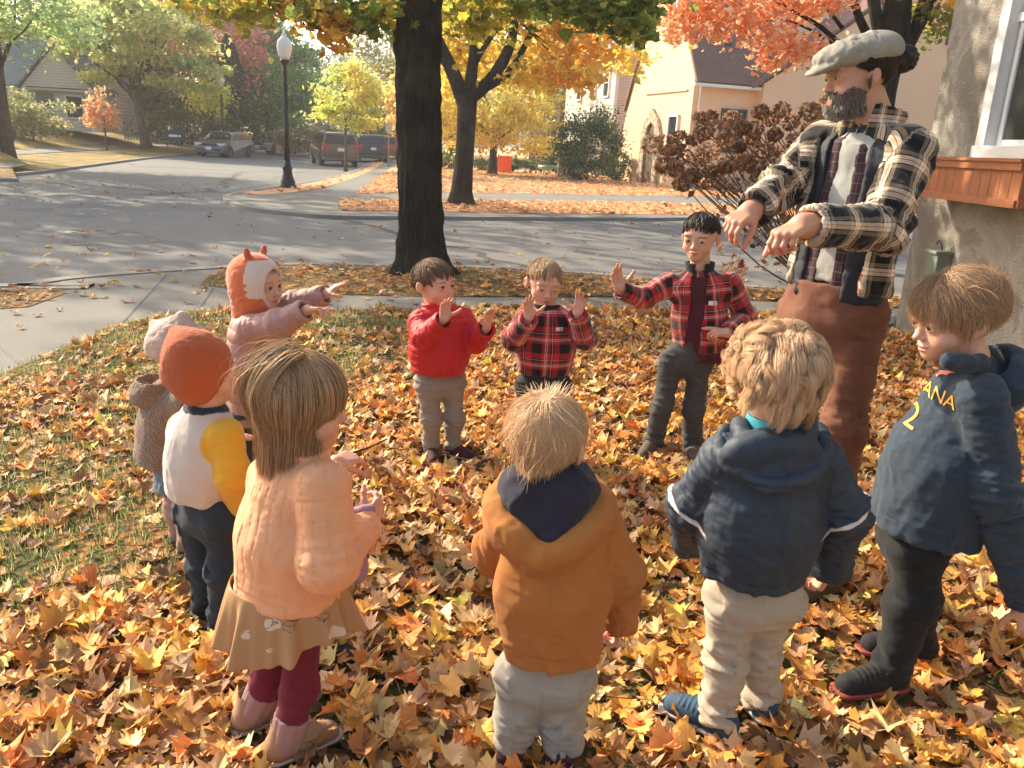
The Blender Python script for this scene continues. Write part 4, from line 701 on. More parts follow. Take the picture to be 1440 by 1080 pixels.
# picket fence
def fence():
    a, b2 = V3(-25.5, 54.2, .5), V3(-20.2, 56.5, .4); root = empty('picket_fence', (a+b2)/2, 'weathered picket fence behind the dark hatchback', 'fence'); d = nrm(b2-a); L = np.linalg.norm(b2-a); mw = plain('weathered_wood', (.42, .40, .34), .85)
    m = MB(); an = math.atan2(d[1], d[0])
    for k in range(int(L/.17)): m.box(a+d*(k*.17)+V3(0, 0, .75), (.10, .03, 1.35), an)
    part('pickets', m, mw, root); m = MB()
    for z in (.35, 1.1): m.box((a+b2)/2+V3(0, .04, z), (L, .05, .09), an)
    part('rail', m, mw, root)
fence()
def text_mesh(s, size, mat, name, parent, Mx, ext=.002):
    cu = bpy.data.curves.new(name, 'FONT'); cu.body = s; cu.size = size; cu.extrude = ext; cu.align_x = 'CENTER'; cu.align_y = 'CENTER'; o = bpy.data.objects.new('tmp', cu); COL.objects.link(o)
    dg = bpy.context.evaluated_depsgraph_get(); me = bpy.data.meshes.new_from_object(o.evaluated_get(dg)); bpy.data.objects.remove(o); me.transform(Mx)
    if parent: me.transform(Matrix.Translation(-Vector(parent.location)))
    me.materials.append(mat); o = bpy.data.objects.new(name, me); COL.objects.link(o); o.parent = parent; return o
def frame_mat(c, x, z):
    x = nrm(x); z = nrm(z); y = np.cross(z, x); return Matrix(((x[0], y[0], z[0], c[0]), (x[1], y[1], z[1], c[1]), (x[2], y[2], z[2], c[2]), (0, 0, 0, 1)))
M_NAVYS = plain('sign_navy', (.03, .035, .07), .5); M_WHT = plain('sign_white', (.8, .8, .78), .5, .02)
def yard_sign(b, w_, h_, z0, label, rows, rz=0):
    root = empty('yard_sign', b, label, 'yard sign'); m = MB(); m.box(b+V3(0, 0, z0+h_/2), (w_, .02, h_), rz); part('board', m, M_NAVYS, root); m = MB(); m.tube([b+V3(-w_*.3, 0, 0), b+V3(-w_*.3, 0, z0)], .01, 6); m.tube([b+V3(w_*.3, 0, 0), b+V3(w_*.3, 0, z0)], .01, 6); part('stake', m, M_DARKF, root)
    m = MB()
    for (u, v, a_, c_) in rows: m.box(b+rotz(rz)@V3(u*w_, -.014, 0)+V3(0, 0, z0+v*h_), (a_*w_, .006, c_*h_), rz)
    part('lettering', m, M_WHT, root)
yard_sign(V3(-19.9, 48.4, .35), 1.05, .62, .35, 'small navy yard sign beside the dark hatchback', [(-.1, .5, .5, .22), (.25, .5, .12, .2)])
yard_sign(at(1012, 277)+V3(0, 2.0, 0), .95, .62, .25, 'dark yard sign with two white lines under the hydrangea', [(0, .62, .62, .16), (0, .32, .7, .14)])
hs = V3(-23.6, 38.6, .25); rt = empty('house_number_sign', hs, 'dark round sign with a white letter H on the left lawn', 'sign'); m = MB(); m.tube([hs+V3(0, .0, .55), hs+V3(0, .1, .55)], .42, 24); part('disc', m, M_NAVYS, rt); m = MB(); m.tube([hs+V3(0, .05, -.3), hs+V3(0, .05, .2)], .03, 6); part('stake', m, M_DARKF, rt)
m = MB(); m.box(hs+V3(.10, -.02, .55), (.34, .03, .52)); part('white_panel', m, M_WHT, rt); m = MB()
for dx, sx, sz in ((-.08, .05, .36), (.08, .05, .36), (0, .2, .05)): m.box(hs+V3(.10+dx, -.04, .55), (sx, .02, sz))
part('letter', m, M_NAVYS, rt)
m = MB(); ob = on(695, 45.5); m.box(ob+V3(0, 0, .42), (.72, .5, .84)); m.box(ob+V3(0, 0, .86), (.78, .56, .08)); m.box(ob+V3(0, -.26, .55), (.3, .03, .05)); o = m.build('orange_bin', plain('orange_plastic', (.85, .12, .03), .4)); bevel(o, .05); tag(o, 'bright orange storage bin between the hedge balls', 'bin')
pt = on(757, 44); rt = empty('play_table', pt, 'green and tan toddler play table on the far lawn', 'play table'); m = MB(); m.lathe(pt, [(.6, .35), (.68, .42), (.68, .55), (.6, .56), (.58, .45), (0, .44)], 24); part('tub', m, plain('green_plastic', (.2, .42, .3), .4), rt, True); m = MB()
for dx, dy in ((-.4, -.3), (.4, -.3), (.4, .3), (-.4, .3)): m.tube([pt+V3(dx, dy, 0), pt+V3(dx, dy, .38)], .05, 8)
part('legs', m, plain('tan_plastic', (.6, .5, .38), .5), rt); ch_ = on(772, 43.4); rt = empty('toy_slide', ch_, 'small tan plastic slide beside the green play table', 'slide'); m = MB(); m.box(ch_+V3(0, 0, .55), (.5, .5, .06)); m.box(ch_+V3(-.22, 0, .5), (.05, .5, 1.0)); m.box(ch_+V3(.22, 0, .5), (.05, .5, 1.0)); part('frame', m, plain('tan_plastic_pale', (.7, .62, .5), .5), rt)
m = MB(); m.add([ch_+V3(.25, -.22, .55), ch_+V3(.25, .22, .55), ch_+V3(1.1, .22, .05), ch_+V3(1.1, -.22, .05)]+[ch_+V3(.25, -.22, .6), ch_+V3(.25, .22, .6), ch_+V3(1.1, .22, .1), ch_+V3(1.1, -.22, .1)], [(0, 1, 2, 3), (4, 5, 6, 7), (0, 1, 5, 4), (1, 2, 6, 5), (2, 3, 7, 6), (3, 0, 4, 7)]); part('chute', m, plain('grey_plastic', (.6, .6, .56), .5), rt)
# ================================================================== cars
def car(name, b, yaw, kind, paint, label, cat, rack=False, scale=1.0, lights=True):
    """car local frame: +x forward; yaw = heading. kind: hatch, suv, truck"""
    root = empty(name, b, label, cat, 'parked cars along the street', yaw)
    if kind == 'suv': L, Wd, H = 4.75, 1.9, 1.72; side = [(-2.36, .48), (-2.38, .80), (-2.30, 1.05), (-2.16, 1.58), (-1.95, 1.68), (-.2, 1.72), (.35, 1.66), (1.05, 1.14), (2.0, 1.02), (2.32, .86), (2.38, .5), (2.2, .3), (-2.2, .3)]; g0, g1 = 1.08, 1.60
    elif kind == 'truck': L, Wd, H = 5.4, 1.95, 1.85; side = [(-2.7, .5), (-2.7, 1.15), (-1.0, 1.18), (-.85, 1.75), (-.6, 1.85), (.5, 1.82), (1.15, 1.22), (2.4, 1.12), (2.65, .9), (2.7, .5), (2.5, .35), (-2.5, .35)]; g0, g1 = 1.22, 1.74
    else: L, Wd, H = 4.3, 1.8, 1.47; side = [(-2.1, .45), (-2.15, .72), (-2.08, .98), (-1.75, 1.36), (-1.3, 1.45), (-.2, 1.47), (.3, 1.40), (1.05, .98), (1.85, .80), (2.1, .65), (2.15, .42), (2.0, .24), (-2.0, .24)]; g0, g1 = .98, 1.36
    S = np.array(side, float); 
    S = smooth3(np.c_[np.vstack([S, S[:1]]), np.zeros(len(S)+1)], 3)[:-1, :2]
    hw = lambda z: Wd/2*(1.0 if z < g0 else 1-(z-g0)/(H-g0)*.22)*(.97 if z < .45 else 1)
    ys = [-1, -.97, -.85, 0, .85, .97, 1]; ins = [.12, .04, 0, 0, 0, .04, .12]; V = []; n = len(S); cx, cz = 0, .8
    for y, i_ in zip(ys, ins):
        for x, z in S:
            k = 1-i_*.35; V.append((cx+(x-cx)*(k if y else 1)*(1.0 if y else 1.0), y*hw(z), cz+(z-cz)*(k)))
            if y == 0: V[-1] = (x*1.012, 0, z+.02 if z > g1 else z)
    m = len(ys); Fq = [(j*n+i, j*n+(i+1) % n, (j+1)*n+(i+1) % n, (j+1)*n+i) for j in range(m-1) for i in range(n)]+[tuple(range(n)), tuple(range((m-1)*n, m*n))[::-1]]
    t = NT(name+'_paint'); bs = t.n('ShaderNodeBsdfPrincipled'); bs.inputs['Base Color'].default_value = (*paint, 1); bs.inputs['Roughness'].default_value = .28; bs.inputs['Metallic'].default_value = .35; bs.inputs['Coat Weight'].default_value = .7; t.l(bs.outputs[0], t.out.inputs[0])
    mesh('body', V, Fq, t.m, root, False); bevel(root.children[-1], .05, 3)
    xw = L*.31; rw = .36 if kind != 'hatch' else .33
    mk = M_DARKF; rub = plain('tyre_rubber', (.02, .02, .02), .8); rim = plain('alloy', (.45, .45, .45), .35, metal=.8)
    for sx in (-1, 1):
        for sy in (-1, 1):
            c = V3(sx*xw, sy*(Wd/2-.09), rw); wm = MB(); prof = [(rw*.62, -.1), (rw*.93, -.11), (rw, -.07), (rw, .07), (rw*.93, .11), (rw*.62, .1)]; a = np.arange(24)*2*PI/24
            P = np.concatenate([np.stack([c[0]+r*np.cos(a), np.full(24, c[1]+o_), c[2]+r*np.sin(a)], 1) for r, o_ in prof]); wm.add(P, [(j*24+i, j*24+(i+1) % 24, (j+1)*24+(i+1) % 24, (j+1)*24+i) for j in range(5) for i in range(24)]+[(5*24+i, 5*24+(i+1) % 24, (i+1) % 24, i) for i in range(24)])
            wh = wm.build('wheel', rub, root, True); rm = MB()
            for k in range(5): an = k*2*PI/5; rm.box(c+V3(.35*rw*math.cos(an), sy*.07, .35*rw*math.sin(an)), (.55*rw, .03, .10), R=np.array([[math.cos(an), 0, -math.sin(an)], [0, 1, 0], [math.sin(an), 0, math.cos(an)]]))
            rm.tube([c+V3(0, -sy*.05, 0), c+V3(0, sy*.04, 0)], rw*.62, 18); rm.build('rim', rim, wh)
            ar = MB(); ar.tube([c+V3(0, -.1, .02), c+V3(0, sy*.085 if 0 else sy*.094, .02)], rw*1.12, 20); ar.build('wheel_arch', mk, root)
    zf = lambda zz: hw(zz)+.004
    gl = MB()
    # side glass, windscreen, rear glass, fitted on the body surfaces
    xs = {'suv': [(-1.95, g0+.04), (-1.8, g1-.02), (.15, g1), (.85, g0+.05)], 'truck': [(-.75, g0+.04), (-.6, g1), (.4, g1), (.95, g0+.05)], 'hatch': [(-1.6, g0+.06), (-1.2, g1-.02), (.1, g1-.02), (.8, g0+.03)]}[kind]
    for sy in (-1, 1): gl.add([V3(x, sy*(hw(z)*.994+.012), z) for x, z in xs], [(0, 1, 2, 3) if sy > 0 else (3, 2, 1, 0)])
    fx = {'suv': ((.42, g1), (.98, g0+.1)), 'truck': ((.55, g1), (1.08, g0+.05)), 'hatch': ((.36, g1), (.98, g0+.06))}[kind]; rx = {'suv': ((-2.15, g1-.04), (-2.27, g0+.06)), 'truck': ((-.84, g1), (-.93, g0+.06)), 'hatch': ((-1.78, g1-.02), (-2.03, g0+.06))}[kind]
    for (p, q), o_ in ((fx, .05), (rx, -.05)): gl.add([V3(p[0]+o_, -hw(p[1])*.86, p[1]+.02), V3(p[0]+o_, hw(p[1])*.86, p[1]+.02), V3(q[0]+o_, hw(q[1])*.86, q[1]), V3(q[0]+o_, -hw(q[1])*.86, q[1])], [(0, 1, 2, 3)])
    gl.build('windows', plain(name+'_glass', (.03, .035, .04), .05, .05, 2, 0), root)
    pl = MB()
    for sy in (-.34, 0.12): pl.box((xs[1][0]+(xs[2][0]-xs[1][0])*(.5+sy), 0, (g0+g1)/2), (.05, Wd*.93, g1-g0-.06))
    hl = plain('headlamp', (.75, .76, .78), .15); tl = plain('tail_lamp', (.5, .03, .02), .2); xf = L/2
    for sy in (-1, 1):
        m_ = MB(); m_.box((xf-.22, sy*Wd*.37, g0-.27), (.34, .42, .15), -sy*.35); bevel(m_.build('headlight', hl, root), .03)
        m_ = MB(); m_.box((-xf+.12, sy*Wd*.40, g0-.10), (.22, .34, .2), sy*.25); bevel(m_.build('taillight', tl, root), .03)
        m_ = MB(); m_.box((.8, sy*(Wd/2+.09), g0+.06), (.12, .2, .14)); bevel(m_.build('side_mirror', t.m, root), .03)
    m_ = MB(); m_.box((xf-.02, 0, .38), (.12, Wd*.78, .2)); m_.box((xf-.06, 0, g0-.28), (.12, Wd*.46, .13)); m_.box((-xf+.04, 0, .38), (.14, Wd*.86, .2)); m_.build('bumper_trim', M_DARKF, root)
    m_ = MB(); m_.box((xf+.045, 0, .50), (.02, .34, .16)); m_.build('licence_plate', M_WHT, root); m_ = MB(); m_.box((-xf-.02, 0, g0-.22 if kind != 'hatch' else .75), (.03, .34, .16)); m_.build('licence_plate', M_WHT, root)
    if rack:
        m_ = MB()
        for sy in (-1, 1): m_.tube([V3(-1.6, sy*.62, H+.03), V3(0, sy*.62, H+.05)], .022, 6)
        m_.build('roof_rack', M_DARKF, root)
    return root
hd = lambda ax, ay, bx, by: math.atan2(by-ay, bx-ax)
S0 = G(500, 241); S1 = G(551, 214)
sd = nrm(S1-S0); sa = math.atan2(sd[1], sd[0])   # heading along the car street, away from the camera
pR = np.array([-sd[1], sd[0]])                     # towards the left kerb
kp = lambda Y, off: V3(*(np.interp(Y, [S0[1], S1[1]], [S0[0], S1[0]])+pR[0]*off, Y), ST)
car('parked_suv', V3(-10.35, 46.0, ST), sa+.26, 'suv', (.13, .10, .085), 'brown suv seen from behind, nearest on the right side of the street', 'car', True)
car('parked_suv', V3(-10.2, 56.0, ST), sa+.16, 'suv', (.035, .04, .055), 'dark blue suv parked in front of the brown suv', 'car', True)
car('parked_car', V3(-10.6, 65.0, ST), sa, 'suv', (.45, .04, .025), 'red car parked ahead of the dark blue suv', 'car')
car('parked_truck', V3(-9.6, 70.5, ST), sa+PI, 'truck', (.025, .028, .03), 'black pickup truck facing the camera beside the big trunk', 'truck')
car('parked_hatchback', V3(-17.7, 50.2, ST), sa+PI-.22, 'hatch', (.13, .14, .15), 'dark hatchback parked at the left kerb facing the camera', 'car')
car('parked_car', V3(-19.0, 63.5, ST), sa+PI-.28, 'hatch', (.33, .40, .42), 'pale blue-grey car parked behind the near lamp post', 'car')
car('parked_truck', V3(-18.6, 79, ST), sa+PI-.1, 'truck', (.10, .11, .13), 'dark grey truck facing the camera far down the left side', 'truck')
car('parked_car', V3(-13.2, 96, ST), sa, 'suv', (.05, .05, .055), 'dark car farthest down the right side of the street', 'car')
# ================================================================== implicit-surface modeller
def smin(a, b, k):
    if k <= 0: return np.minimum(a, b)
    h = np.clip(.5+.5*(b-a)/k, 0, 1); return b+(a-b)*h-k*h*(1-h)
def smax(a, b, k): return -smin(-a, -b, k)
class Sdf:
    def __init__(s): s.ops = []
    def _add(s, op, k, fn, lo, hi): s.ops.append((op, k, fn, np.asarray(lo, float), np.asarray(hi, float))); return s
    def cap(s, a, b, ra, rb=None, k=.02, f=None, sq=1.0, op='u'):
        a = np.asarray(a, float); b = np.asarray(b, float); rb = ra if rb is None else rb; ab = b-a; L2 = max(ab@ab, 1e-12); m = max(ra, rb)*1.15+.01
        def fn(P, a=a, ab=ab):
            q = P-a
            if f is not None: q = q+f*((1/sq-1)*(q@f-0*1))[..., None] if False else q+f*((1/sq-1)*((q@f)-np.clip((q@ab)/L2, 0, 1)*(ab@f)))[..., None]
            t = np.clip((q@ab)/L2, 0, 1); d = np.linalg.norm(q-t[..., None]*ab, axis=-1)-(ra+(rb-ra)*t); return d*(1 if f is None else (1+sq)/2)
        return s._add(op, k, fn, np.minimum(a, b)-m, np.maximum(a, b)+m)
    def ell(s, c, r, R=None, k=.02, op='u'):
        c = np.asarray(c, float); r = np.asarray(r, float); R = np.eye(3) if R is None else np.asarray(R, float); e = np.abs(R)@r*1.02+.004
        def fn(P):
            q = (P-c)@R; k0 = np.linalg.norm(q/r, axis=-1); k1 = np.linalg.norm(q/(r*r), axis=-1)+1e-9; return k0*(k0-1)/k1
        return s._add(op, k, fn, c-e, c+e)
    def box(s, c, h, R=None, rnd=.005, k=.01, op='u'):
        c = np.asarray(c, float); h = np.asarray(h, float); R = np.eye(3) if R is None else np.asarray(R, float); e = np.abs(R)@h+.01
        def fn(P):
            q = np.abs((P-c)@R)-(h-rnd); return np.linalg.norm(np.maximum(q, 0), axis=-1)+np.minimum(q.max(-1), 0)-rnd
        return s._add(op, k, fn, c-e, c+e)
    def cut(s, p, n, k=.004, R_=.3):
        """remove everything beyond plane p along n (within R_)"""
        p = np.asarray(p, float); n = nrm(n)
        return s._add('cut', k, lambda P: (P-p)@n, p-R_, p+R_)
    def grp(s, g, k=.02, op='u'):
        lo, hi = g.bounds(); return s._add(op, k, g, lo, hi)
    def bounds(s):
        U = [o for o in s.ops if o[0] == 'u']; return np.min([o[3] for o in U], 0), np.max([o[4] for o in U], 0)
    def field(s, ax, dflt=.12):
        sh = tuple(len(a) for a in ax); D = np.full(sh, dflt, np.float32)
        for op, k, fn, lo, hi in s.ops:
            pad = k+.012 if op != 'cut' else 0
            sl = []
            for a, l, h in zip(ax, lo-pad, hi+pad):
                i0 = np.searchsorted(a, l); i1 = np.searchsorted(a, h); sl.append(slice(i0, max(i1, i0)))
            if any(q.stop <= q.start for q in sl): continue
            sub = [a[q] for a, q in zip(ax, sl)]; sl = tuple(sl)
            if isinstance(fn, Sdf): d = fn.field(sub)
            else: d = fn(np.stack(np.meshgrid(*sub, indexing='ij'), -1))
            if op == 'u': D[sl] = smin(D[sl], d, k)
            elif op == 's': D[sl] = smax(D[sl], -d, k)
            elif op == 'i': D[sl] = smax(D[sl], d, k)
            else: D[sl] = smax(D[sl], d, k)
        return D
    def mesh(s, h):
        lo, hi = s.bounds(); ax = [np.arange(l-3*h, u+4*h, h) for l, u in zip(lo, hi)]
        return nets(s.field(ax), np.array([a[0] for a in ax]), h)
def nets(Fd, o, h):
    S = Fd < 0; nx, ny, nz = Fd.shape
    c = np.zeros((nx-1, ny-1, nz-1), np.int8)
    for i in (0, 1):
        for j in (0, 1):
            for k in (0, 1): c += S[i:nx-1+i, j:ny-1+j, k:nz-1+k]
    act = (c > 0) & (c < 8); idx = np.full(act.shape, -1, np.int64); I = np.argwhere(act); idx[act] = np.arange(len(I))
    acc = np.zeros((len(I), 3)); cnt = np.zeros(len(I)); cor = [(i, j, k) for i in (0, 1) for j in (0, 1) for k in (0, 1)]
    for a in cor:
        for ax in range(3):
            if a[ax]: continue
            b = list(a); b[ax] = 1
            va = Fd[I[:, 0]+a[0], I[:, 1]+a[1], I[:, 2]+a[2]]; vb = Fd[I[:, 0]+b[0], I[:, 1]+b[1], I[:, 2]+b[2]]
            m = (va < 0) != (vb < 0); t = np.where(m, va/np.where(m, va-vb, 1), 0); p = np.tile(np.array(a, float), (len(I), 1)); p[:, ax] += t
            acc[m] += p[m]; cnt[m] += 1
    V = o+(I+acc/np.maximum(cnt, 1)[:, None])*h; Q = []
    for ax in range(3):
        u, v = [(1, 2), (2, 0), (0, 1)][ax]; sl0 = [slice(None)]*3; sl1 = [slice(None)]*3; sl0[ax] = slice(0, -1); sl1[ax] = slice(1, None)
        A, B = S[tuple(sl0)], S[tuple(sl1)]; E = np.argwhere(A != B); E = E[(E[:, u] > 0) & (E[:, v] > 0) & (E[:, u] < Fd.shape[u]-1) & (E[:, v] < Fd.shape[v]-1)]
        if not len(E): continue
        fl = A[tuple(E.T)]; du = np.zeros(3, int); dv = np.zeros(3, int); du[u] = 1; dv[v] = 1
        g = lambda e: idx[e[:, 0], e[:, 1], e[:, 2]]
        q = np.stack([g(E-du-dv), g(E-dv), g(E), g(E-du)], 1); q[~fl] = q[~fl][:, ::-1]; Q.append(q)
    return V, np.concatenate(Q)
def vnorm(V, Q):
    a = np.cross(V[Q[:, 2]]-V[Q[:, 0]], V[Q[:, 3]]-V[Q[:, 1]]); N = np.zeros_like(V)
    for i in range(4): np.add.at(N, Q[:, i], a)
    return N/(np.linalg.norm(N, axis=1)[:, None]+1e-12)
def bone_uv(V, bones):
    """bones: (a, b, ref, R). returns u (arc), v (along), id, t"""
    best = np.full(len(V), 1e9); U = np.zeros((len(V), 4))
    for i, (a, b, ref, R) in enumerate(bones):
        a = np.asarray(a, float); b = np.asarray(b, float); d = b-a; L = np.linalg.norm(d); d = d/L; ref = nrm(ref-d*(ref@d)); s = np.cross(d, ref); q = V-a; al = q@d; t = np.clip(al, 0, L)
        dist = np.linalg.norm(q-t[:, None]*d, axis=1)/R; m = dist < best; best = np.where(m, dist, best); ang = np.arctan2(q@s, q@ref)
        U[m] = np.stack([ang*R, al, np.full(len(V), i), al/L], 1)[m]
    return U
# ------------------------------------------------------------------ skin, eyes, hair
def skin_mat(name='skin'):
    t = NT(name); c = t.attr('col'); v = t.obj(); c = t.mix(t.math('MULTIPLY', t.noise(v, 38, 6, .7), .45), c, t.mix(.5, c, (.62, .22, .15)))
    return t.pbr(c, .48, t.bump(t.noise(v, 500, 2), .12, .001), spec=.35, sss=.18)
M_SKIN = skin_mat(); M_EYE = vcol('eye', 'col', .08, 0, .6)
def hair_mat():
    t = NT('hair'); c = t.attr('col'); return t.pbr(c, .38, spec=.5, trans=.3)
M_HAIR = hair_mat()
SK = (.60, .37, .26); SK2 = (.50, .29, .19)
def head_np(hc, R, hh, skin, adult=False, gaze=(0, 0), res=.0125, mouth=0.0, lids=1.0, ears=True, blush=.5, brow=(.12, .07, .04), neck=None):
    """head in its own frame (x right, y forward, z up, chin 0, crown 1), scaled by hh, hc = middle of the skull"""
    g = Sdf(); w = .93 if adult else 1.0
    g.ell((0, -.07, .63), (.375*w, .45, .375)); g.ell((0, .10, .42), (.30*w, .29, .34), k=.14); g.ell((0, .20, .17), (.19, .19, .16), k=.12); g.ell((0, .30, .085), (.085, .07, .07), k=.09)
    if adult: g.box((0, .16, .16), (.21, .2, .12), rnd=.1, k=.12)
    for s in (-1, 1):
        g.ell((s*.185, .22, .30), (.12, .12, .11), k=.1); g.ell((s*.16, .34, .59), (.12, .06, .05), k=.07)
    for s in (-1, 1): g.ell((s*.155, .44, .475), (.085, .075, .062), k=.06, op='s')
    g.cap((0, .365, .52), (0, .425, .36), .030, .045, k=.05); g.ell((0, .445, .335), (.052, .055, .042), k=.03)
    for s in (-1, 1): g.ell((s*.05, .405, .318), (.032, .04, .028), k=.02)
    for s in (-1, 1): g.ell((s*.155, .322, .475), (.098, .088, .094), k=.03)
    op = .030*lids
    for s in (-1, 1): g.ell((s*.158, .425, .470), (.068, .07, max(op, .006)), k=.010, op='s')
    g.ell((0, .375, .213), (.105, .05, .026), k=.018); g.ell((0, .372, .165), (.082, .055, .030), k=.018)
    g.cap((-.085, .40, .190), (.085, .40, .190), .008+.012*mouth, k=.012, op='s')
    if ears:
        for s in (-1, 1):
            Re = np.array([[1, 0, 0], [0, 1, 0], [0, 0, 1.]])@np.array([[math.cos(s*.35), -math.sin(s*.35), 0], [math.sin(s*.35), math.cos(s*.35), 0], [0, 0, 1]])
            g.ell((s*.405*w, -.06, .46), (.045, .085, .125), Re, k=.02); g.ell((s*.455*w, -.035, .47), (.030, .045, .075), Re, k=.015, op='s'); g.ell((s*.39*w, -.03, .35), (.028, .04, .04), k=.02)
    loc = lambda p: (np.asarray(p, float)-hc)@R/hh+V3(0, 0, .58)
    if neck is not None: n0 = loc(neck); g.cap((0, -.10, .30), n0, .20 if not adult else .25, .23 if not adult else .29, k=.10)
    V, Q = g.mesh(res*(1.0)); 
    # colours
    C = np.tile(np.array(skin), (len(V), 1)); x, y, z = V.T
    def gm(c, r): return np.exp(-np.sum(((V-np.array(c))/np.array(r))**2, 1))[:, None]
    for s in (-1, 1): C = C*(1-gm((s*.22, .3, .30), (.11, .2, .10))*blush*.55)+np.array([.72, .26, .20])*gm((s*.22, .3, .30), (.11, .2, .10))*blush*.55
    C = C*(1-.4*gm((0, .45, .33), (.07, .08, .06)))+np.array([.68, .30, .22])*.4*gm((0, .45, .33), (.07, .08, .06))
    lip = np.clip(gm((0, .41, .212), (.095, .06, .024))+gm((0, .41, .163), (.075, .06, .028)), 0, 1)*(y > .36)[:, None]; C = C*(1-lip*.8)+np.array([.50, .15, .13])*lip*.8
    ml = gm((0, .39, .19), (.095, .07, .009)); C = C*(1-ml*.7)
    for s in (-1, 1):
        zb = .575-.5*(np.abs(x)-.155)**2*2; br = np.exp(-((z-zb)/.020)**2)*np.exp(-((x-s*.16)/.085)**4)*(y > .2); C = C*(1-br[:, None]*.75)+np.array(brow)*br[:, None]*.75
        ea = gm((s*.40, -.04, .46), (.06, .1, .14)); C = C*(1-.35*ea)+np.array([.66, .24, .17])*.35*ea
        rim = np.exp(-((np.hypot((x-s*.158)/.072, (z-.470)/max(op, .012))-1)/.28)**2)*(y > .33)*((z > .47) | (lids < .3)); C = C*(1-.6*rim[:, None])+np.array([.08, .04, .03])*.6*rim[:, None]
    parts = [(V, Q, C, 0)]
    for s in (-1, 1):   # eyeballs
        n, m = 20, 14; th = np.linspace(0, PI, m+1); ph = np.arange(n)*2*PI/n; gz = nrm(V3(gaze[0], 1, gaze[1])); A = nrm(np.cross(gz, V3(0, 0, 1))); B = np.cross(A, gz)
        E = np.concatenate([gz*math.cos(t)+(A*np.cos(ph)[:, None]+B*np.sin(ph)[:, None])*math.sin(t) for t in th]); tt = np.repeat(th, n)
        Ce = np.where((tt < .30)[:, None], (.01, .01, .01), np.where((tt < .66)[:, None], (.06, .035, .02), (.42, .36, .33)))
        i = np.arange(n); j = np.arange(m)[:, None]*n; Fe = np.stack([j+i, j+(i+1) % n, j+n+(i+1) % n, j+n+i], -1).reshape(-1, 4)
        parts.append((E*.083+V3(s*.155, .326, .474), Fe, Ce, 1))
    out = []
    for V, Q, C, m in parts: out.append(((V-V3(0, 0, .58))*hh@R.T+hc, Q, C, m))
    return out
def headR(fwd, pitch=0, roll=0):
    f = nrm(V3(fwd[0], fwd[1], 0)); r = V3(f[1], -f[0], 0); u = V3(0, 0, 1); c, s = math.cos(pitch), math.sin(pitch); f2 = f*c+u*s; u2 = u*c-f*s
    c, s = math.cos(roll), math.sin(roll); r2 = r*c-u2*s; u3 = u2*c+r*s; return np.stack([r2, f2, u3], 1)
HL_AZ = [0, 35, 60, 80, 100, 180]
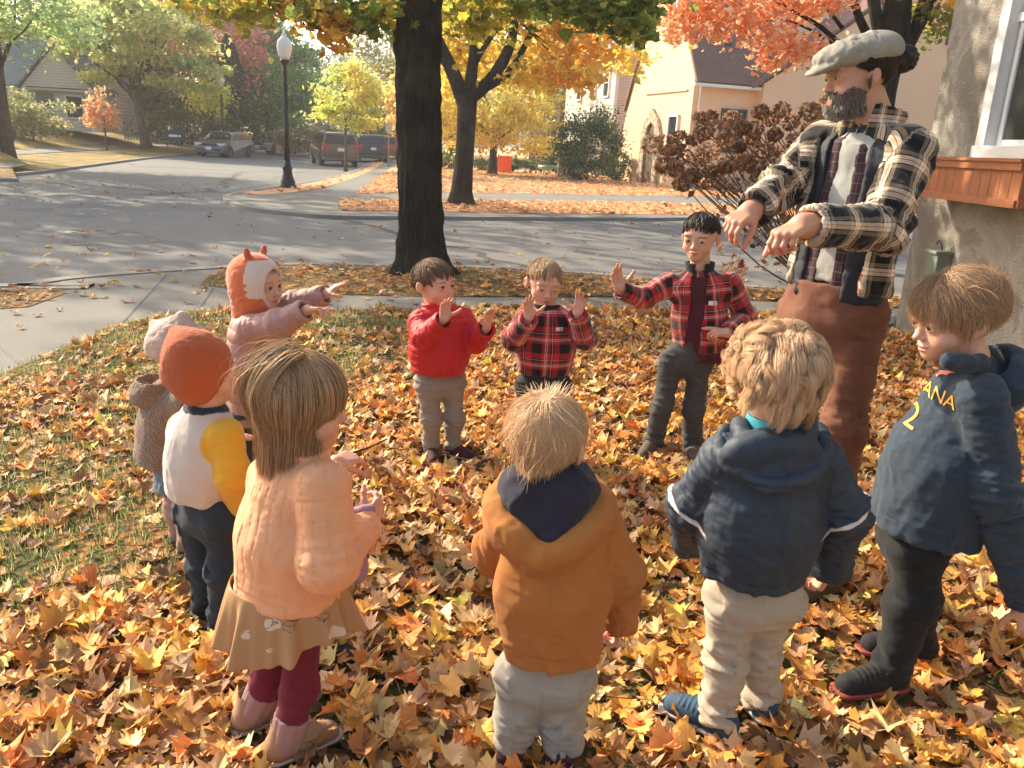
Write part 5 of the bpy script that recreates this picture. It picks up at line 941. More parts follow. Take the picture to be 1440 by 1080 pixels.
def hair_np(hc, R, hh, n, col, style='short', length=.3, seed=1, line=(.50, .46, .30, .02, -.35, -.62), whorl=(0, -.45, .88), lift=.12, curl=0, grav=.35, width=.010, seg=9, messy=.15, fwdc=0, part=None, thick=.045, varc=.22, fly=.02, colr=None, hug=.6, zmax=2, clump=.45, wave=0, nk=16, cpw=1.2):
    r = np.random.default_rng(seed); c0 = V3(0, -.07, .63); rad = V3(.375, .45, .375)
    def mask(d): az = np.degrees(np.abs(np.arctan2(d[:, 0], d[:, 1]))); return (d[:, 2] > np.interp(az, HL_AZ, line)) & (d[:, 2] < zmax)
    D = r.normal(0, 1, (n*6, 3)); D /= np.linalg.norm(D, axis=1)[:, None]; D = D[mask(D)][:n]; n = len(D)
    wv = nrm(whorl); P = c0+D*rad; N = D/rad; N /= np.linalg.norm(N, axis=1)[:, None]
    T = D-wv*(D@wv)[:, None]; T -= N*np.sum(T*N, 1)[:, None]; T /= np.linalg.norm(T, axis=1)[:, None]+1e-6
    if fwdc: T = T+V3(0, 1, 0)*fwdc*np.clip(D[:, 2:3]+.2, 0, 1)
    if part is not None: T = T+V3(1, 0, 0)*np.sign(D[:, :1]-part)*.8*np.clip(D[:, 2:3], 0, 1)
    K = max(30, n//nk); cd = D[r.integers(0, n, K)]; cl = np.argmin(((D[:, None]-cd[None])**2).sum(2), 1) if n*K < 4e6 else r.integers(0, K, n)
    cn = r.normal(0, 1, (K, 3))[cl]; ln = length*r.uniform(.6, 1.15, n)*(r.uniform(.75, 1.2, K)[cl]); st = ln/seg; lay = r.uniform(.2, 1, n)*thick
    T = T+N*lift*r.uniform(.3, 1.6, n)[:, None]+cn*messy+r.normal(0, messy*.4, (n, 3)); T /= np.linalg.norm(T, axis=1)[:, None]
    ph = r.random(K)[cl]*2*PI; ca = nrm(V3(.3, .4, 1)); pts = [P.copy()]; flyaway = (r.random(n) < fly)[:, None]
    for k in range(seg):
        g = grav*(k+1)/seg; T = T*(np.where(P[:, 2:3] < .35, .75, 1.0))+V3(0, 0, -1)*(g+np.where(P[:, 2:3] < .35, .3, 0))*(1-.9*flyaway)+r.normal(0, .018, (n, 3))
        if curl and not wave:
            a = ph+k*curl; T = T+.75*(np.cos(a)[:, None]*cn+np.sin(a)[:, None]*np.cross(cn, N))*.45
        T /= np.linalg.norm(T, axis=1)[:, None]; P = P+T*st[:, None]
        RR = rad+lay[:, None]*(1+.4*(k/seg)); q = (P-c0)/RR; l = np.linalg.norm(q, axis=1); low = P[:, 2] < .30
        m = (l < 1) & (P[:, 2] > .05); l2 = np.where(m, 1.0, np.where(low | flyaway[:, 0], l, 1+(l-1)*(1-hug))); qq = q*(l2/np.maximum(l, .2))[:, None]; P = c0+qq*RR
        NN = qq/RR; NN /= np.linalg.norm(NN, axis=1)[:, None]; tn = np.sum(T*NN, 1); T = T-NN*np.where(m, np.minimum(tn, 0)*.9, np.where(low | flyaway[:, 0], 0, tn*hug))[:, None]
        P[:, 1] = np.where((P[:, 2] < .4) & (np.abs(P[:, 0]) < .2) & (P[:, 1] < 0), np.minimum(P[:, 1], -.30), P[:, 1])
        pts.append(P.copy())
    S = np.stack(pts, 1); t = np.linspace(0, 1, seg+1)
    gd = np.zeros((K,)+S.shape[1:]); cnt = np.bincount(cl, minlength=K)[:, None, None]; np.add.at(gd, cl, S); gd /= np.maximum(cnt, 1); near = (np.linalg.norm(S[:, :1]-gd[cl][:, :1], axis=2) < .16)[..., None]
    S = S+(gd[cl]-S)*(clump*t**cpw)[None, :, None]*near
    if wave: 
        A0 = nrm(V3(1, .2, .1)); cr = np.cross(S-c0, A0); cr /= np.linalg.norm(cr, axis=2)[..., None]+1e-9; nn_ = (S-c0)/np.linalg.norm(S-c0, axis=2)[..., None]; f_ = ph[:, None]+t[None]*curl*seg*r.uniform(.97, 1.03, n)[:, None]; S = S+wave*(t**.6)[None, :, None]*(cr*np.cos(f_)[..., None]+nn_*np.sin(f_)[..., None]+nn_*.6)
    Tn = np.gradient(S, axis=1); Tn /= np.linalg.norm(Tn, axis=2)[..., None]+1e-9; O = S-c0; A = np.cross(Tn, O); A /= np.linalg.norm(A, axis=2)[..., None]+1e-9; B = np.cross(Tn, A)
    wd = width*r.uniform(.6, 1.3, n)[:, None]*(1-.85*t**2.5)[None]; rings = []
    for a, fl in ((0, 1), (2.1, .6), (4.2, .6)): rings.append(S+wd[..., None]*(A*math.cos(a)*1.3+B*math.sin(a)*.6))
    V = np.stack(rings, 2).reshape(-1, 3); m = 3*(seg+1); base = (np.arange(n)*m)[:, None, None]; j = np.arange(seg)[None, :, None]*3; i = np.arange(3)[None, None]
    F = np.stack([base+j+i, base+j+(i+1) % 3, base+j+3+(i+1) % 3, base+j+3+i], -1).reshape(-1, 4)
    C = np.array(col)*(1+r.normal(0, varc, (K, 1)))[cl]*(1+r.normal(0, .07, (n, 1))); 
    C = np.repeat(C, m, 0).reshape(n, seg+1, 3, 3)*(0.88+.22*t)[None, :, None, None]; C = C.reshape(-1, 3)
    # scalp cap below the strands
    nu, nv = 48, 30; th = np.linspace(0, PI, nv); pp = np.linspace(0, 2*PI, nu, endpoint=False); DD = np.array([[math.sin(a)*math.cos(b), math.sin(a)*math.sin(b), math.cos(a)] for a in th for b in pp]); 
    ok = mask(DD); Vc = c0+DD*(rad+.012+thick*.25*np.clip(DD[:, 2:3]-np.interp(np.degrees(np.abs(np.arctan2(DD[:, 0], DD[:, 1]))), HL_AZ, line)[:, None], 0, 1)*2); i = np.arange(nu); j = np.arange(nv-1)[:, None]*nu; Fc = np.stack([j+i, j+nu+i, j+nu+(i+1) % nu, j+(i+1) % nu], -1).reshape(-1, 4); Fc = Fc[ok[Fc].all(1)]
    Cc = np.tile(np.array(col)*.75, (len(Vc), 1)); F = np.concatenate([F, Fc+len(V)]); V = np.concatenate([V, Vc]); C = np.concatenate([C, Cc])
    return (V-V3(0, 0, .58))*hh@R.T+hc, F, C*np.minimum(1, .93/np.maximum(C.max(1, keepdims=True), .01))
def hand_np(w, d, n, side, L, curl=(.1, .1, .1, .1), spread=1.0, thumb=(.6, .35), fore=None, rw=None, res=None, fat=1.0, tilt=0):
    """w wrist, d fingers direction, n palm normal; side 'l'/'r'"""
    d = nrm(d); n = nrm(n-d*(np.asarray(n)@d)); t = np.cross(d, n) if side == 'r' else np.cross(n, d); g = Sdf(); w = np.asarray(w, float)
    kx = [.155, .052, -.052, -.148]; ln = [.40, .45, .41, .33]; kl = [.53, .55, .52, .46]; rr = np.array([.053, .055, .052, .046])*fat*L
    palm = Sdf(); tips = []
    for i in range(4): palm.cap(w+t*kx[i]*L*.55+d*.06*L, w+t*kx[i]*L+d*kl[i]*L, .085*L*fat, .07*L*fat, k=.05*L)
    palm.cap(w+t*.12*L+d*.10*L+n*.03*L, w+t*.2*L+d*.30*L+n*.04*L, .095*L, .075*L, k=.06*L); palm.ell(w-t*.12*L+d*.2*L+n*.02*L, np.array([.08, .14, .07])*L, np.stack([t, d, n], 1), k=.05*L)
    if fore is not None: palm.cap(w+d*.05*L, fore, rw, rw*1.15, k=.08*L)
    g.grp(palm, k=.01)
    for i in range(4):
        c = curl[i] if not np.isscalar(curl) else curl; sp = (kx[i]/.155)*spread*.16; dd = nrm(d+t*sp); p = w+t*kx[i]*L+d*(kl[i]-.02)*L; fg = Sdf(); a = 0; r0 = rr[i]
        for j, (fr, cc) in enumerate(((.45, 75), (.31, 95), (.24, 55))):
            a += math.radians(cc)*c; q = p+(dd*math.cos(a)+n*math.sin(a))*ln[i]*fr*L; r1 = rr[i]*(.93, .86, .74)[j]; fg.cap(p, q, r0, r1, k=.004*1); p = q; r0 = r1
        g.grp(fg, k=.018*L+.0005); tips.append(p)
    out, cu = thumb; p = w+t*.20*L+d*.20*L+n*.03*L; th = Sdf(); dt = nrm(d*(1-out*.75)+t*out+n*cu*.9); r0 = .072*L*fat
    for j, fr in enumerate((.22, .17, .14)):
        q = p+dt*fr*L; r1 = (.062, .056, .047)[j]*L*fat; th.cap(p, q, r0, r1, k=.004); p = q; r0 = r1; dt = nrm(dt+(d*.25-t*.25*cu+n*.3*cu))
    g.grp(th, k=.03*L)
    V, Q = g.mesh(res or L*.0165); return V, Q, tips+[p]
# ------------------------------------------------------------------ people
FEET = []
def cat_meshes(parts):
    Vs, Fs, Cs, Ms, o = [], [], [], [], 0
    for V, F, C, m in parts: Vs.append(V); Fs.append(np.asarray(F)+o); Cs.append(np.broadcast_to(np.asarray(C, float)[..., :3], (len(V), 3))); Ms.append(np.full(len(F), m)); o += len(V)
    C = np.concatenate(Cs); return np.concatenate(Vs), np.concatenate(Fs), np.c_[C, np.ones(len(C))], np.concatenate(Ms)
class Person:
    def __init__(s, label, base, fwd, h, skin=SK, adult=False):
        s.root = empty('person', V3(base[0], base[1], 0), label, 'person'); s.o = np.array([base[0], base[1], 0.]); s.f = nrm(V3(fwd[0], fwd[1], 0)); s.r = V3(s.f[1], -s.f[0], 0); s.h = h; s.skin = skin; s.parts = []; s.adult = adult
    def J(s, **k):
        for a, b in k.items(): setattr(s, a, np.asarray(b, float))
    def limbs(s, arms=True):
        h = s.h; g = Sdf(); hp = (s.hl+s.hr)/2; ch = (s.sl+s.sr)/2
        g.cap(hp, hp*.3+ch*.7, .05*h, .058*h, k=.03, f=s.f, sq=.75).cap(s.sl, s.sr, .021*h, k=.03).cap(ch, s.nk, .03*h, k=.03)
        for a, b, c in ((s.hl, s.kl, s.al), (s.hr, s.kr, s.ar)): g.cap(a, b, .036*h, .026*h, k=.02).cap(b, c, .026*h, .018*h, k=.02)
        for a, b, c in ((s.sl, s.el, s.wl), (s.sr, s.er, s.wr)): g.cap(a, b, .022*h, .019*h, k=.02).cap(b, c, .022*h, .018*h, k=.01)
        V, Q = g.mesh(.011 if not s.adult else .016); s.parts.append((V, Q, s.skin, 0))
    def head(s, hc, fwd, pitch=0, roll=0, hh=None, **k):
        s.hc = np.asarray(hc, float); s.R = headR(fwd, pitch, roll); s.hh = hh or s.h*.195
        s.nk0 = s.hc-s.R[:, 2]*.30*s.hh-s.R[:, 1]*.1*s.hh; s.parts += head_np(s.hc, s.R, s.hh, s.skin, s.adult, neck=s.nk, **k)
    def hand(s, side, d, n, L=None, **k):
        w = s.wl if side == 'l' else s.wr; e = s.el if side == 'l' else s.er; L = L or s.h*.108; fd = nrm(e-w)
        V, Q, tips = hand_np(w, d, n, side, L, fore=w+fd*.06*s.h, rw=.019*s.h, fat=k.pop('fat', 1.08 if not s.adult else 1.0), **k)
        C = np.tile(np.array(s.skin)*V3(1.03, .95, .92), (len(V), 1)); 
        for t in tips: e_ = np.exp(-np.sum((V-t)**2, 1)/(.018*s.h/1.1)**2)[:, None]*.45; C = C*(1-e_)+np.array([.68, .27, .20])*e_
        s.parts.append((V, Q, C, 0)); return tips
    def finish(s):
        V, F, C, M_ = cat_meshes(s.parts); mesh('body', V, F, [M_SKIN, M_EYE], s.root, True, {'col': C}, M_, s.o)
    def hair(s, n, col, **k):
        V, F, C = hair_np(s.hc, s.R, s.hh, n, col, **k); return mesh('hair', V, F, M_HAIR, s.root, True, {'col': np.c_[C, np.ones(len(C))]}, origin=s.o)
    def sleeve(s, side, r0, r1, r2, ext=0.0, flare=0):
        a, b, c = (s.sl, s.el, s.wl) if side == 'l' else (s.sr, s.er, s.wr); g = Sdf(); d = nrm(c-b); e = c+d*ext
        g.cap(a, b, r0, r1, k=.03).cap(b, e, r1, r2, k=.035).cut(e-d*.0, d, .005, .11*s.h+.03); g.cap(e-d*.028, e+d*.03, r2-.009, k=.003, op='s'); return g
    def top(s, name, mat, hem, rh, rw, rc, rs=(.05, .045, .036), flat=.74, res=.006, off=0, arms='lr', open_=None, ext=0, fold=.004, puff=None, collar=None, extra=None, band=None, vc=None, neckr=.052, hemn=None, cuffband=0, parent=None, hood=None, sleeves_only=None, seed=0, shape=None, skew=0):
        """upper garment. hem: point at the hem centre; rh/rw/rc radii at hem, waist, chest"""
        h = s.h; g = Sdf(); T = Sdf(); ch = (s.sl+s.sr)/2; up = nrm(ch-hem); hem = np.asarray(hem, float); sh = nrm(s.sr-s.sl)
        mid = hem*.5+ch*.5; cpt = hem*.14+ch*.86-s.f*.004
        T.cap(hem-up*.05, mid, rh+off, rw+off, k=.03, f=s.f, sq=flat).cap(mid, cpt, rw+off, rc+off, k=.05, f=s.f, sq=flat)
        T.cap(s.sl-up*.012*h, s.sr-up*.012*h, rs[0]*h*.95+off, k=.05).cap(ch, s.nk-nrm(s.nk-ch)*.038*h, .06*h+off, neckr*h+off, k=.04)
        T.cut(hem, hemn if hemn is not None else -up, .006, .5)
        if shape: shape(T)
        g.grp(T, .02)
        for sd in arms: g.grp(s.sleeve(sd, rs[0]*h+off, rs[1]*h+off, rs[2]*h+off, ext), .016)
        # neck opening
        nd = nrm(s.nk-ch+up*.3*0); g.cap(s.nk+nd*.012*h, s.nk+nd*.12*h, (neckr-.012)*h, (neckr+.01)*h, k=.006, op='s')
        if collar: g2 = Sdf(); g2.cap(s.nk-nd*.02*h, s.nk+nd*collar*h, neckr*h+.004+off, (neckr+.004)*h+.006+off, k=.01).cut(s.nk+nd*collar*h, nd, .004, .15).cap(s.nk+nd*.0*h, s.nk+nd*(collar+.1)*h, neckr*h-.008, neckr*h, k=.003, op='s'); g.grp(g2, .008)
        if extra: extra(g)
        if open_ is not None: open_(g)
        V, Q = g.mesh(res); N = vnorm(V, Q)
        bones = [(hem, ch, s.f, .115*h)]+[b for sd in arms for b in ((s.sl, s.el, V3(0, 0, 1)+s.f*.3, rs[0]*h), (s.el, s.wl, V3(0, 0, 1)+s.f*.3, rs[1]*h))[:2] if sd == 'l']+[b for sd in arms for b in ((s.sr, s.er, V3(0, 0, 1)+s.f*.3, rs[0]*h), (s.er, s.wr, V3(0, 0, 1)+s.f*.3, rs[1]*h)) if sd == 'r']
        U = bone_uv(V, bones); t0 = U[:, 2] == 0; u, v, t = U[:, 0], U[:, 1], U[:, 3]
        sd_ = seed*3.7+hash(name) % 1 if False else seed*3.7
        a = np.where(t0, fbm(np.c_[u*11, v*6+np.sin(u*20)*.3, np.full(len(V), sd_)], 3), fbm(np.c_[u*12+v*9, v*30, U[:, 2]*5+sd_], 3)); rid = (1-np.abs(a)*1.8)
        near = np.where(t0, .55+.5*np.exp(-(t/.22)**2), .5+.9*np.exp(-((np.where(U[:, 2] % 2 == 1, 1-t, t))/.28)**2)+.5*np.exp(-((1-t)/.2)**2)*(U[:, 2] % 2 == 0))
        a2 = fbm(np.c_[u*26+v*10, v*44, U[:, 2]*3+sd_], 2); D = fold*rid*near+fold*.7*fbm(V*14+sd_, 2)+fold*.32*(1-np.abs(a2)*2.2)*near; D = D-np.where((~t0) & (U[:, 2] % 2 == 1), .003*np.exp(-((v-.022*h)/.0045)**2), 0)-np.where(t0, .0018*np.exp(-((v-.028)/.003)**2), 0)
        if puff:
            sp, am = puff[:2]; q = np.abs(((v/sp) % 1)-.5)*2; D = D+am*(np.sqrt(np.clip(1-q**2.2, 0, 1))-.8)+am*.35*fbm(np.c_[u*55, v*22, U[:, 2]+sd_], 2)*(q > .3)
        if band is not None and s.root: D = D-np.where(t0 & (v < band), .0035, 0)
        if cuffband: lastb = (U[:, 2] > 0) & (U[:, 2] % 2 == 0); L_ = np.linalg.norm(s.wl-s.el); D = D-np.where(lastb & (v > L_-cuffband), .004, 0)
        if shape is None or True: V = V+N*D[:, None]
        at = {'uvw': np.c_[u, v, U[:, 2]]}
        if vc is not None: at['col'] = np.c_[vc(V, U, s), np.ones(len(V))]
        o = mesh(name, V, Q, mat, parent or s.root, True, at, origin=s.o); s.last = (V, Q); s.U = U; return o
    def pants(s, name, mat, rw=.088, rt=.058, rk=.045, ra=.04, top=None, res=.006, fold=.006, flat=.8, end=None, ext=.0, seed=0, stack=1.0, to='a'):
        h = s.h; g = Sdf(); hp = (s.hl+s.hr)/2; W_ = Sdf(); tp = hp+V3(0, 0, .07*h) if top is None else top
        W_.cap(s.hl+V3(0, 0, -.01*h), s.hr+V3(0, 0, -.01*h), rt*h*1.08, k=.04).cap(tp, hp, rw*h, rw*h*1.02, k=.04, f=s.f, sq=flat).cut(tp, V3(0, 0, 1), .004, .3); g.grp(W_, .03)
        bones = [(tp, hp-V3(0, 0, .05*h), s.f, rw*h)]
        for a, b, c in ((s.hl, s.kl, s.al), (s.hr, s.kr, s.ar)):
            L = Sdf(); d = nrm(c-b); e = c+d*ext; L.cap(a, b, rt*h, rk*h, k=.03).cap(b, e, rk*h, ra*h, k=.03).cut(e, d, .005, .12); L.cap(e-d*.02, e+d*.04, ra*h-.008, k=.003, op='s'); g.grp(L, .022); bones += [(a, b, s.f, rt*h), (b, c, s.f, rk*h)]
        V, Q = g.mesh(res); N = vnorm(V, Q); U = bone_uv(V, bones); u, v, t = U[:, 0], U[:, 1], U[:, 3]; low = U[:, 2] % 2 == 0; leg = U[:, 2] > 0
        a = fbm(np.c_[u*9+v*6, v*24, U[:, 2]*5+seed*2.3], 3); rid = 1-np.abs(a)*2
        amp = np.where(leg, np.where(low, .35+.9*np.exp(-((1-t)/.35)**2)*stack+.5*np.exp(-(t/.2)**2), .4+.7*np.exp(-((1-t)/.25)**2)+.5*np.exp(-(t/.3)**2)), .3)
        V = V+N*(fold*rid*amp+fold*.6*fbm(V*11+seed, 2))[:, None]
        return mesh(name, V, Q, mat, s.root, True, {'uvw': np.c_[u, v, U[:, 2]]}, origin=s.o)
    def shoe(s, side, d, mat, solem, L=None, lift=0, name='shoe', tall=0, heel=None):
        a = s.al if side == 'l' else s.ar; h = s.h; L = L or .155*h; d = nrm(V3(d[0], d[1], 0)); lift = max(lift, .018); FEET.append((a[:2].copy(), d[:2].copy())); x = V3(d[1], -d[0], 0); hl = (V3(a[0], a[1], 0) if heel is None else np.asarray(heel, float))-d*L*.22; hl[2] = lift; up = V3(0, 0, 1); w = L*.19; R = np.stack([x, d, up], 1); g = Sdf()
        g.cap(hl+d*L*.12+up*w*.9, hl+d*L*.80+up*w*.62, w*.92, w*.82, k=.02).cap(hl+d*L*.15+up*w*1.0, hl+d*L*.2+up*(w*2.1+tall), w*.92, w*.85, k=.02).cap(hl+d*L*.3+up*w*1.7, hl+d*L*.62+up*w*.9, w*.6, w*.6, k=.03); g.cap(hl+d*L*.19+up*(w*2.3+tall), hl+d*L*.2+up*(w*4+tall), w*.7, k=.003, op='s'); g.cut(hl+up*w*.35, -up, .003, L)
        V, Q = g.mesh(.0045 if not s.adult else .007); N = vnorm(V, Q); q = (V-hl)@d/L; la = ((V-hl)@up > w*1.3) & (q > .3) & (q < .75); V = V+N*(np.where(la, .0018*np.sin(q*90), 0)+.001*fbm(V*40, 2))[:, None]
        o = mesh(name, V, Q, mat, s.root, True, origin=s.o); g = Sdf(); g.cap(hl+d*L*.10+up*w*.3, hl+d*L*.85+up*w*.3, w*1.02, w*.9, k=.01); g.cut(hl+up*w*.42, up, .002, L).cut(hl+up*.004, -up, .002, L); V, Q = g.mesh(.0045 if not s.adult else .007); mesh('sole', V, Q, solem, o, True, origin=s.o); return o
# garment materials driven by the arc/length coordinates carried on the cloth
def uvw(t): x = t.n('ShaderNodeSeparateXYZ'); t.l(t.attr('uvw', 'Vector'), x.inputs[0]); return x.outputs
def plaid_mat(name, stops, pu, pv, twill=700, rough=.9, off=(0, 0), sheen=.2):
    t = NT(name); u, v, w_ = uvw(t); fu = t.math('FRACT', t.math('MULTIPLY_ADD', u, 1/pu, 20.5+off[0])); fv = t.math('FRACT', t.math('MULTIPLY_ADD', v, 1/pv, 20.0+off[1]))
    A = t.ramp(fu, stops, 'CONSTANT'); B = t.ramp(fv, stops, 'CONSTANT'); tw = t.math('FRACT', t.math('MULTIPLY', t.math('ADD', u, v), twill)); sel = t.math('GREATER_THAN', tw, .5)
    c = t.mix(t.math('MULTIPLY_ADD', sel, .36, .32), A, B); h = t.math('ADD', t.noise(t.obj(), 30, 4), t.math('MULTIPLY', t.noise(t.obj(), 500, 2), .3))
    return t.pbr(c, rough, t.bump(h, .35, .005), spec=.15, sheen=sheen)
def place_letters(s, txt, size, mat, c, x, z, parent, name='lettering', off=.004, flip=False):
    """lay a text on the last garment by projecting each vertex on its surface"""
    c = np.asarray(c, float); M_ = frame_mat(c, x, z); o = text_mesh(txt, size, mat, name, None, M_, 0.0); me = o.data
    return drape(s, o, z, parent, off)
def drape(s, o, z, parent, off=.003):
    V, Q = s.last; bv = BVHTree.FromPolygons([Vector(v) for v in V], [tuple(map(int, q)) for q in Q]); z = Vector(nrm(z))
    import bmesh
    bm = bmesh.new(); bm.from_mesh(o.data); bmesh.ops.triangulate(bm, faces=bm.faces[:]); bmesh.ops.subdivide_edges(bm, edges=bm.edges[:], cuts=3, use_grid_fill=True); bm.to_mesh(o.data); bm.free()
    for v in o.data.vertices:
        hit = bv.ray_cast(v.co+z*.3, -z)
        v.co = (hit[0]+z*off-Vector(s.o)) if hit[0] is not None else Vector((0, 0, -999))
    bm = bmesh.new(); bm.from_mesh(o.data); bmesh.ops.delete(bm, geom=[v for v in bm.verts if v.co.z < -900], context='VERTS'); bmesh.ops.delete(bm, geom=[e for e in bm.edges if e.calc_length() > .06], context='EDGES'); bm.to_mesh(o.data); bm.free()
    o.parent = parent; return o
def patch(s, name, pts, mat, c, x, z, parent, off=.003):
    mb = MB(); M_ = np.array(frame_mat(c, x, z)); mb.add([(M_@np.array([a, b, 0, 1]))[:3] for a, b in pts], [tuple(range(len(pts)))]); return drape(s, mb.build(name, mat), z, parent, off)
BLOND = (.66, .45, .22); LBROWN = (.26, .15, .075); DKHAIR = (.028, .018, .014); BROWNB = (.36, .24, .12)
M_RUBW = plain('sole_pale', (.5, .46, .4), .7); M_RUBD = plain('sole_dark', (.03, .03, .03), .8)
def base_of(px, py): return G(px, py)
def mkP(Y): return lambda x, y, d=0: Wp(x, y, Y+d)
NS = [(0, (.010, .010, .011)), (.30, (.50, .025, .03)), (.40, (.62, .50, .40)), (.44, (.50, .025, .03)), (.46, (.62, .50, .40)), (.50, (.50, .025, .03)), (.60, (.010, .010, .011)), (.66, (.62, .50, .40)), (.68, (.010, .010, .011)), (.72, (.50, .025, .03)), (.94, (.010, .010, .011))]
# ------------------------------------------------------------------ man
def man():
    Y = 2.66; P = mkP(Y); b = G(1142, 800); p = Person('bearded man in a grey flat cap and open plaid overshirt, arms held out before him', (P(1160, 700)[0], Y), (-.83, -.56), 1.82, SK2, True)
    p.J(hl=P(1207, 440, -.06), hr=P(1136, 435, .09), kl=P(1188, 600, -.09), kr=P(1118, 590, .12), al=P(1164, 752, -.06), ar=P(1120, 730, .18), nk=P(1229, 175, .01), sl=P(1275, 215, -.13), sr=P(1157, 205, .15), el=P(1242, 322, -.26), er=P(1100, 262, .06), wl=P(1132, 316, -.42), wr=P(1056, 298, -.12))
    for k in ('al', 'ar'): v = getattr(p, k); v[2] = .09
    p.limbs(); p.head(P(1207, 97), (-1, -.08), -.12, 0, .212, gaze=(0, -.3), lids=.6, brow=(.05, .035, .03), blush=.35, res=.013)
    dn = p.hand('l', P(1085, 338, -.50)-p.wl, V3(-.2, -.1, -1), L=.172, curl=(.62, .72, .74, .7), spread=.6, thumb=(.35, .7), res=.0028)
    p.hand('r', P(1015, 322, -.22)-p.wr, V3(-.1, .1, -1), L=.172, curl=(.45, .6, .66, .66), spread=.6, thumb=(.3, .8), res=.0028); p.finish()
    h = p.h; hem = P(1176, 404, .0); up = nrm((p.sl+p.sr)/2-hem); R = np.stack([p.r, nrm(p.f-up*(p.f@up)), up], 1); mid = (hem+(p.sl+p.sr)/2)/2
    fc = lambda w_, dep, z0=.0, sk=0: (lambda g: g.box(mid+p.f*(.142-dep/2+.06)+p.r*sk+up*(z0), (w_/2, dep/2+.06, .45), R, .01, op='s', k=.006))
    PM = [(0, (.010, .010, .012)), (.42, (.28, .21, .13)), (.53, (.012, .012, .014)), (.56, (.85, .70, .52)), (.65, (.60, .17, .05)), (.675, (.85, .70, .52)), (.765, (.012, .012, .014)), (.795, (.28, .21, .13)), (.905, (.010, .010, .012))]
    mpl = plaid_mat('overshirt_plaid', PM, .105, .112, 420)
    kw = dict(hem=hem, rh=.182, rw=.166, rc=.162, flat=.68, neckr=.038)
    p.top('tee_shirt', cloth('heather_tee', (.40, .40, .36), .9), off=-.034, arms='', res=.008, fold=.0025, rs=(.05, .05, .05), **{**kw, 'hem': hem+up*.02})
    p.top('inner_shirt', plaid_mat('maroon_check', [(0, (.04, .012, .018)), (.45, (.09, .03, .035)), (.5, (.03, .02, .03)), (.9, (.18, .13, .12))], .03, .03, 500), off=-.028, arms='lr', res=.008, fold=.0025, rs=(.042, .030, .024), ext=.02, open_=fc(.052, .088, sk=-.012), **{**kw, 'hem': hem-up*.03})
    vest = cloth('navy_quilted', (.018, .022, .03), .6, sheen=.1)
    p.top('vest', vest, off=-.014, arms='', res=.008, rs=(.045, .04, .03), puff=(.055, .005), open_=fc(.135, .09, sk=-.01), **{**kw, 'hem': hem-up*.035})
    ov = p.top('overshirt', mpl, res=.0075, rs=(.042, .034, .029), fold=.010, ext=-.012, collar=.028, cuffband=.055, open_=fc(.245, .094, sk=-.012), seed=3, **kw)
    # chest pocket flap, collar wings
    s_ = nrm(-p.r); 
    for sd, c in ((-1, mid+up*.13-p.r*.105),):
        q = patch(p, 'pocket', [(-.058, -.07), (-.05, -.085), (0, -.095), (.05, -.085), (.058, -.07), (.058, .05), (-.058, .05)], mpl, c+p.f*.2, p.r, up, ov, .006); U_ = np.array([v.co[:] for v in q.data.vertices])+p.o; at = q.data.attributes.new('uvw', 'FLOAT_VECTOR', 'POINT'); X = np.c_[(U_-mid)@(nrm(p.r+up)), (U_-mid)@(nrm(up-p.r)), 0*U_[:, 0]].astype(np.float32); at.data.foreach_set('vector', X.ravel())
        sm_ = q.modifiers.new('thick', 'SOLIDIFY'); sm_.thickness = .004
    # trousers
    p.pants('trousers', cloth('rust_twill', (.165, .066, .038), .8, var=.12), rw=.086, rt=.045, rk=.034, ra=.034, top=(p.hl+p.hr)/2+V3(0, 0, .10), res=.009, fold=.011, seed=2)
    for sd in 'lr': p.shoe(sd, p.f, cloth('brown_boot', (.10, .06, .035), .6), M_RUBD, L=.29)
    # hair and bun
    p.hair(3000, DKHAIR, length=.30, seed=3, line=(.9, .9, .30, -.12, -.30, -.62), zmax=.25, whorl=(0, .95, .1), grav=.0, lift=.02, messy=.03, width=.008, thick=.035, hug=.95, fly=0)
    g = Sdf(); bun = p.hc-p.R[:, 1]*.14+p.R[:, 2]*.02; g.ell(bun, (.036, .036, .038)).cap(bun, p.hc-p.R[:, 1]*.08, .02, .03, k=.03); V, Q = g.mesh(.005); N = vnorm(V, Q); V = V+N*(.005*fbm(V*60, 3)+.003*np.sin(fbm(V*14)*22))[:, None]
    mesh('hair_bun', V, Q, M_HAIR, p.root, True, {'col': np.tile([*DKHAIR, 1], (len(V), 1))}, origin=p.o)
    # beard: strands rooted on the jaw
    Vb, Fb, Cb, Mb_ = cat_meshes(p.parts[1:2]); hv = (Vb-p.hc)@p.R/p.hh+V3(0, 0, .58); x, y, z = hv.T
    face = (z < np.interp(np.abs(x), [0, .10, .16, .26, .34, .40], [.12, .15, .25, .27, .38, .50])) & (z > .0) & (y > -.02) & (z > -.02)
    must = (np.abs(z-.250) < .045) & (np.abs(x) < .17) & (y > .34)
    ii = np.where(face | must)[0]; r = np.random.default_rng(5); ii = r.choice(ii, 4200); Pn = vnorm(Vb, Fb)[ii]; S0 = Vb[ii]+r.normal(0, .0012, (4200, 3)); m_ = must[ii][:, None]
    dr = Pn*.55+p.R[:, 2]*-.85+r.normal(0, .25, (4200, 3)); dr = np.where(m_, Pn*.4-p.R[:, 2]*.5+np.sign(x[ii])[:, None]*p.R[:, 0]*.7, dr); dr /= np.linalg.norm(dr, axis=1)[:, None]; ln = np.where(m_[:, 0], .010, np.where(z[ii] < .12, .019, .007))*r.uniform(.6, 1.2, 4200)
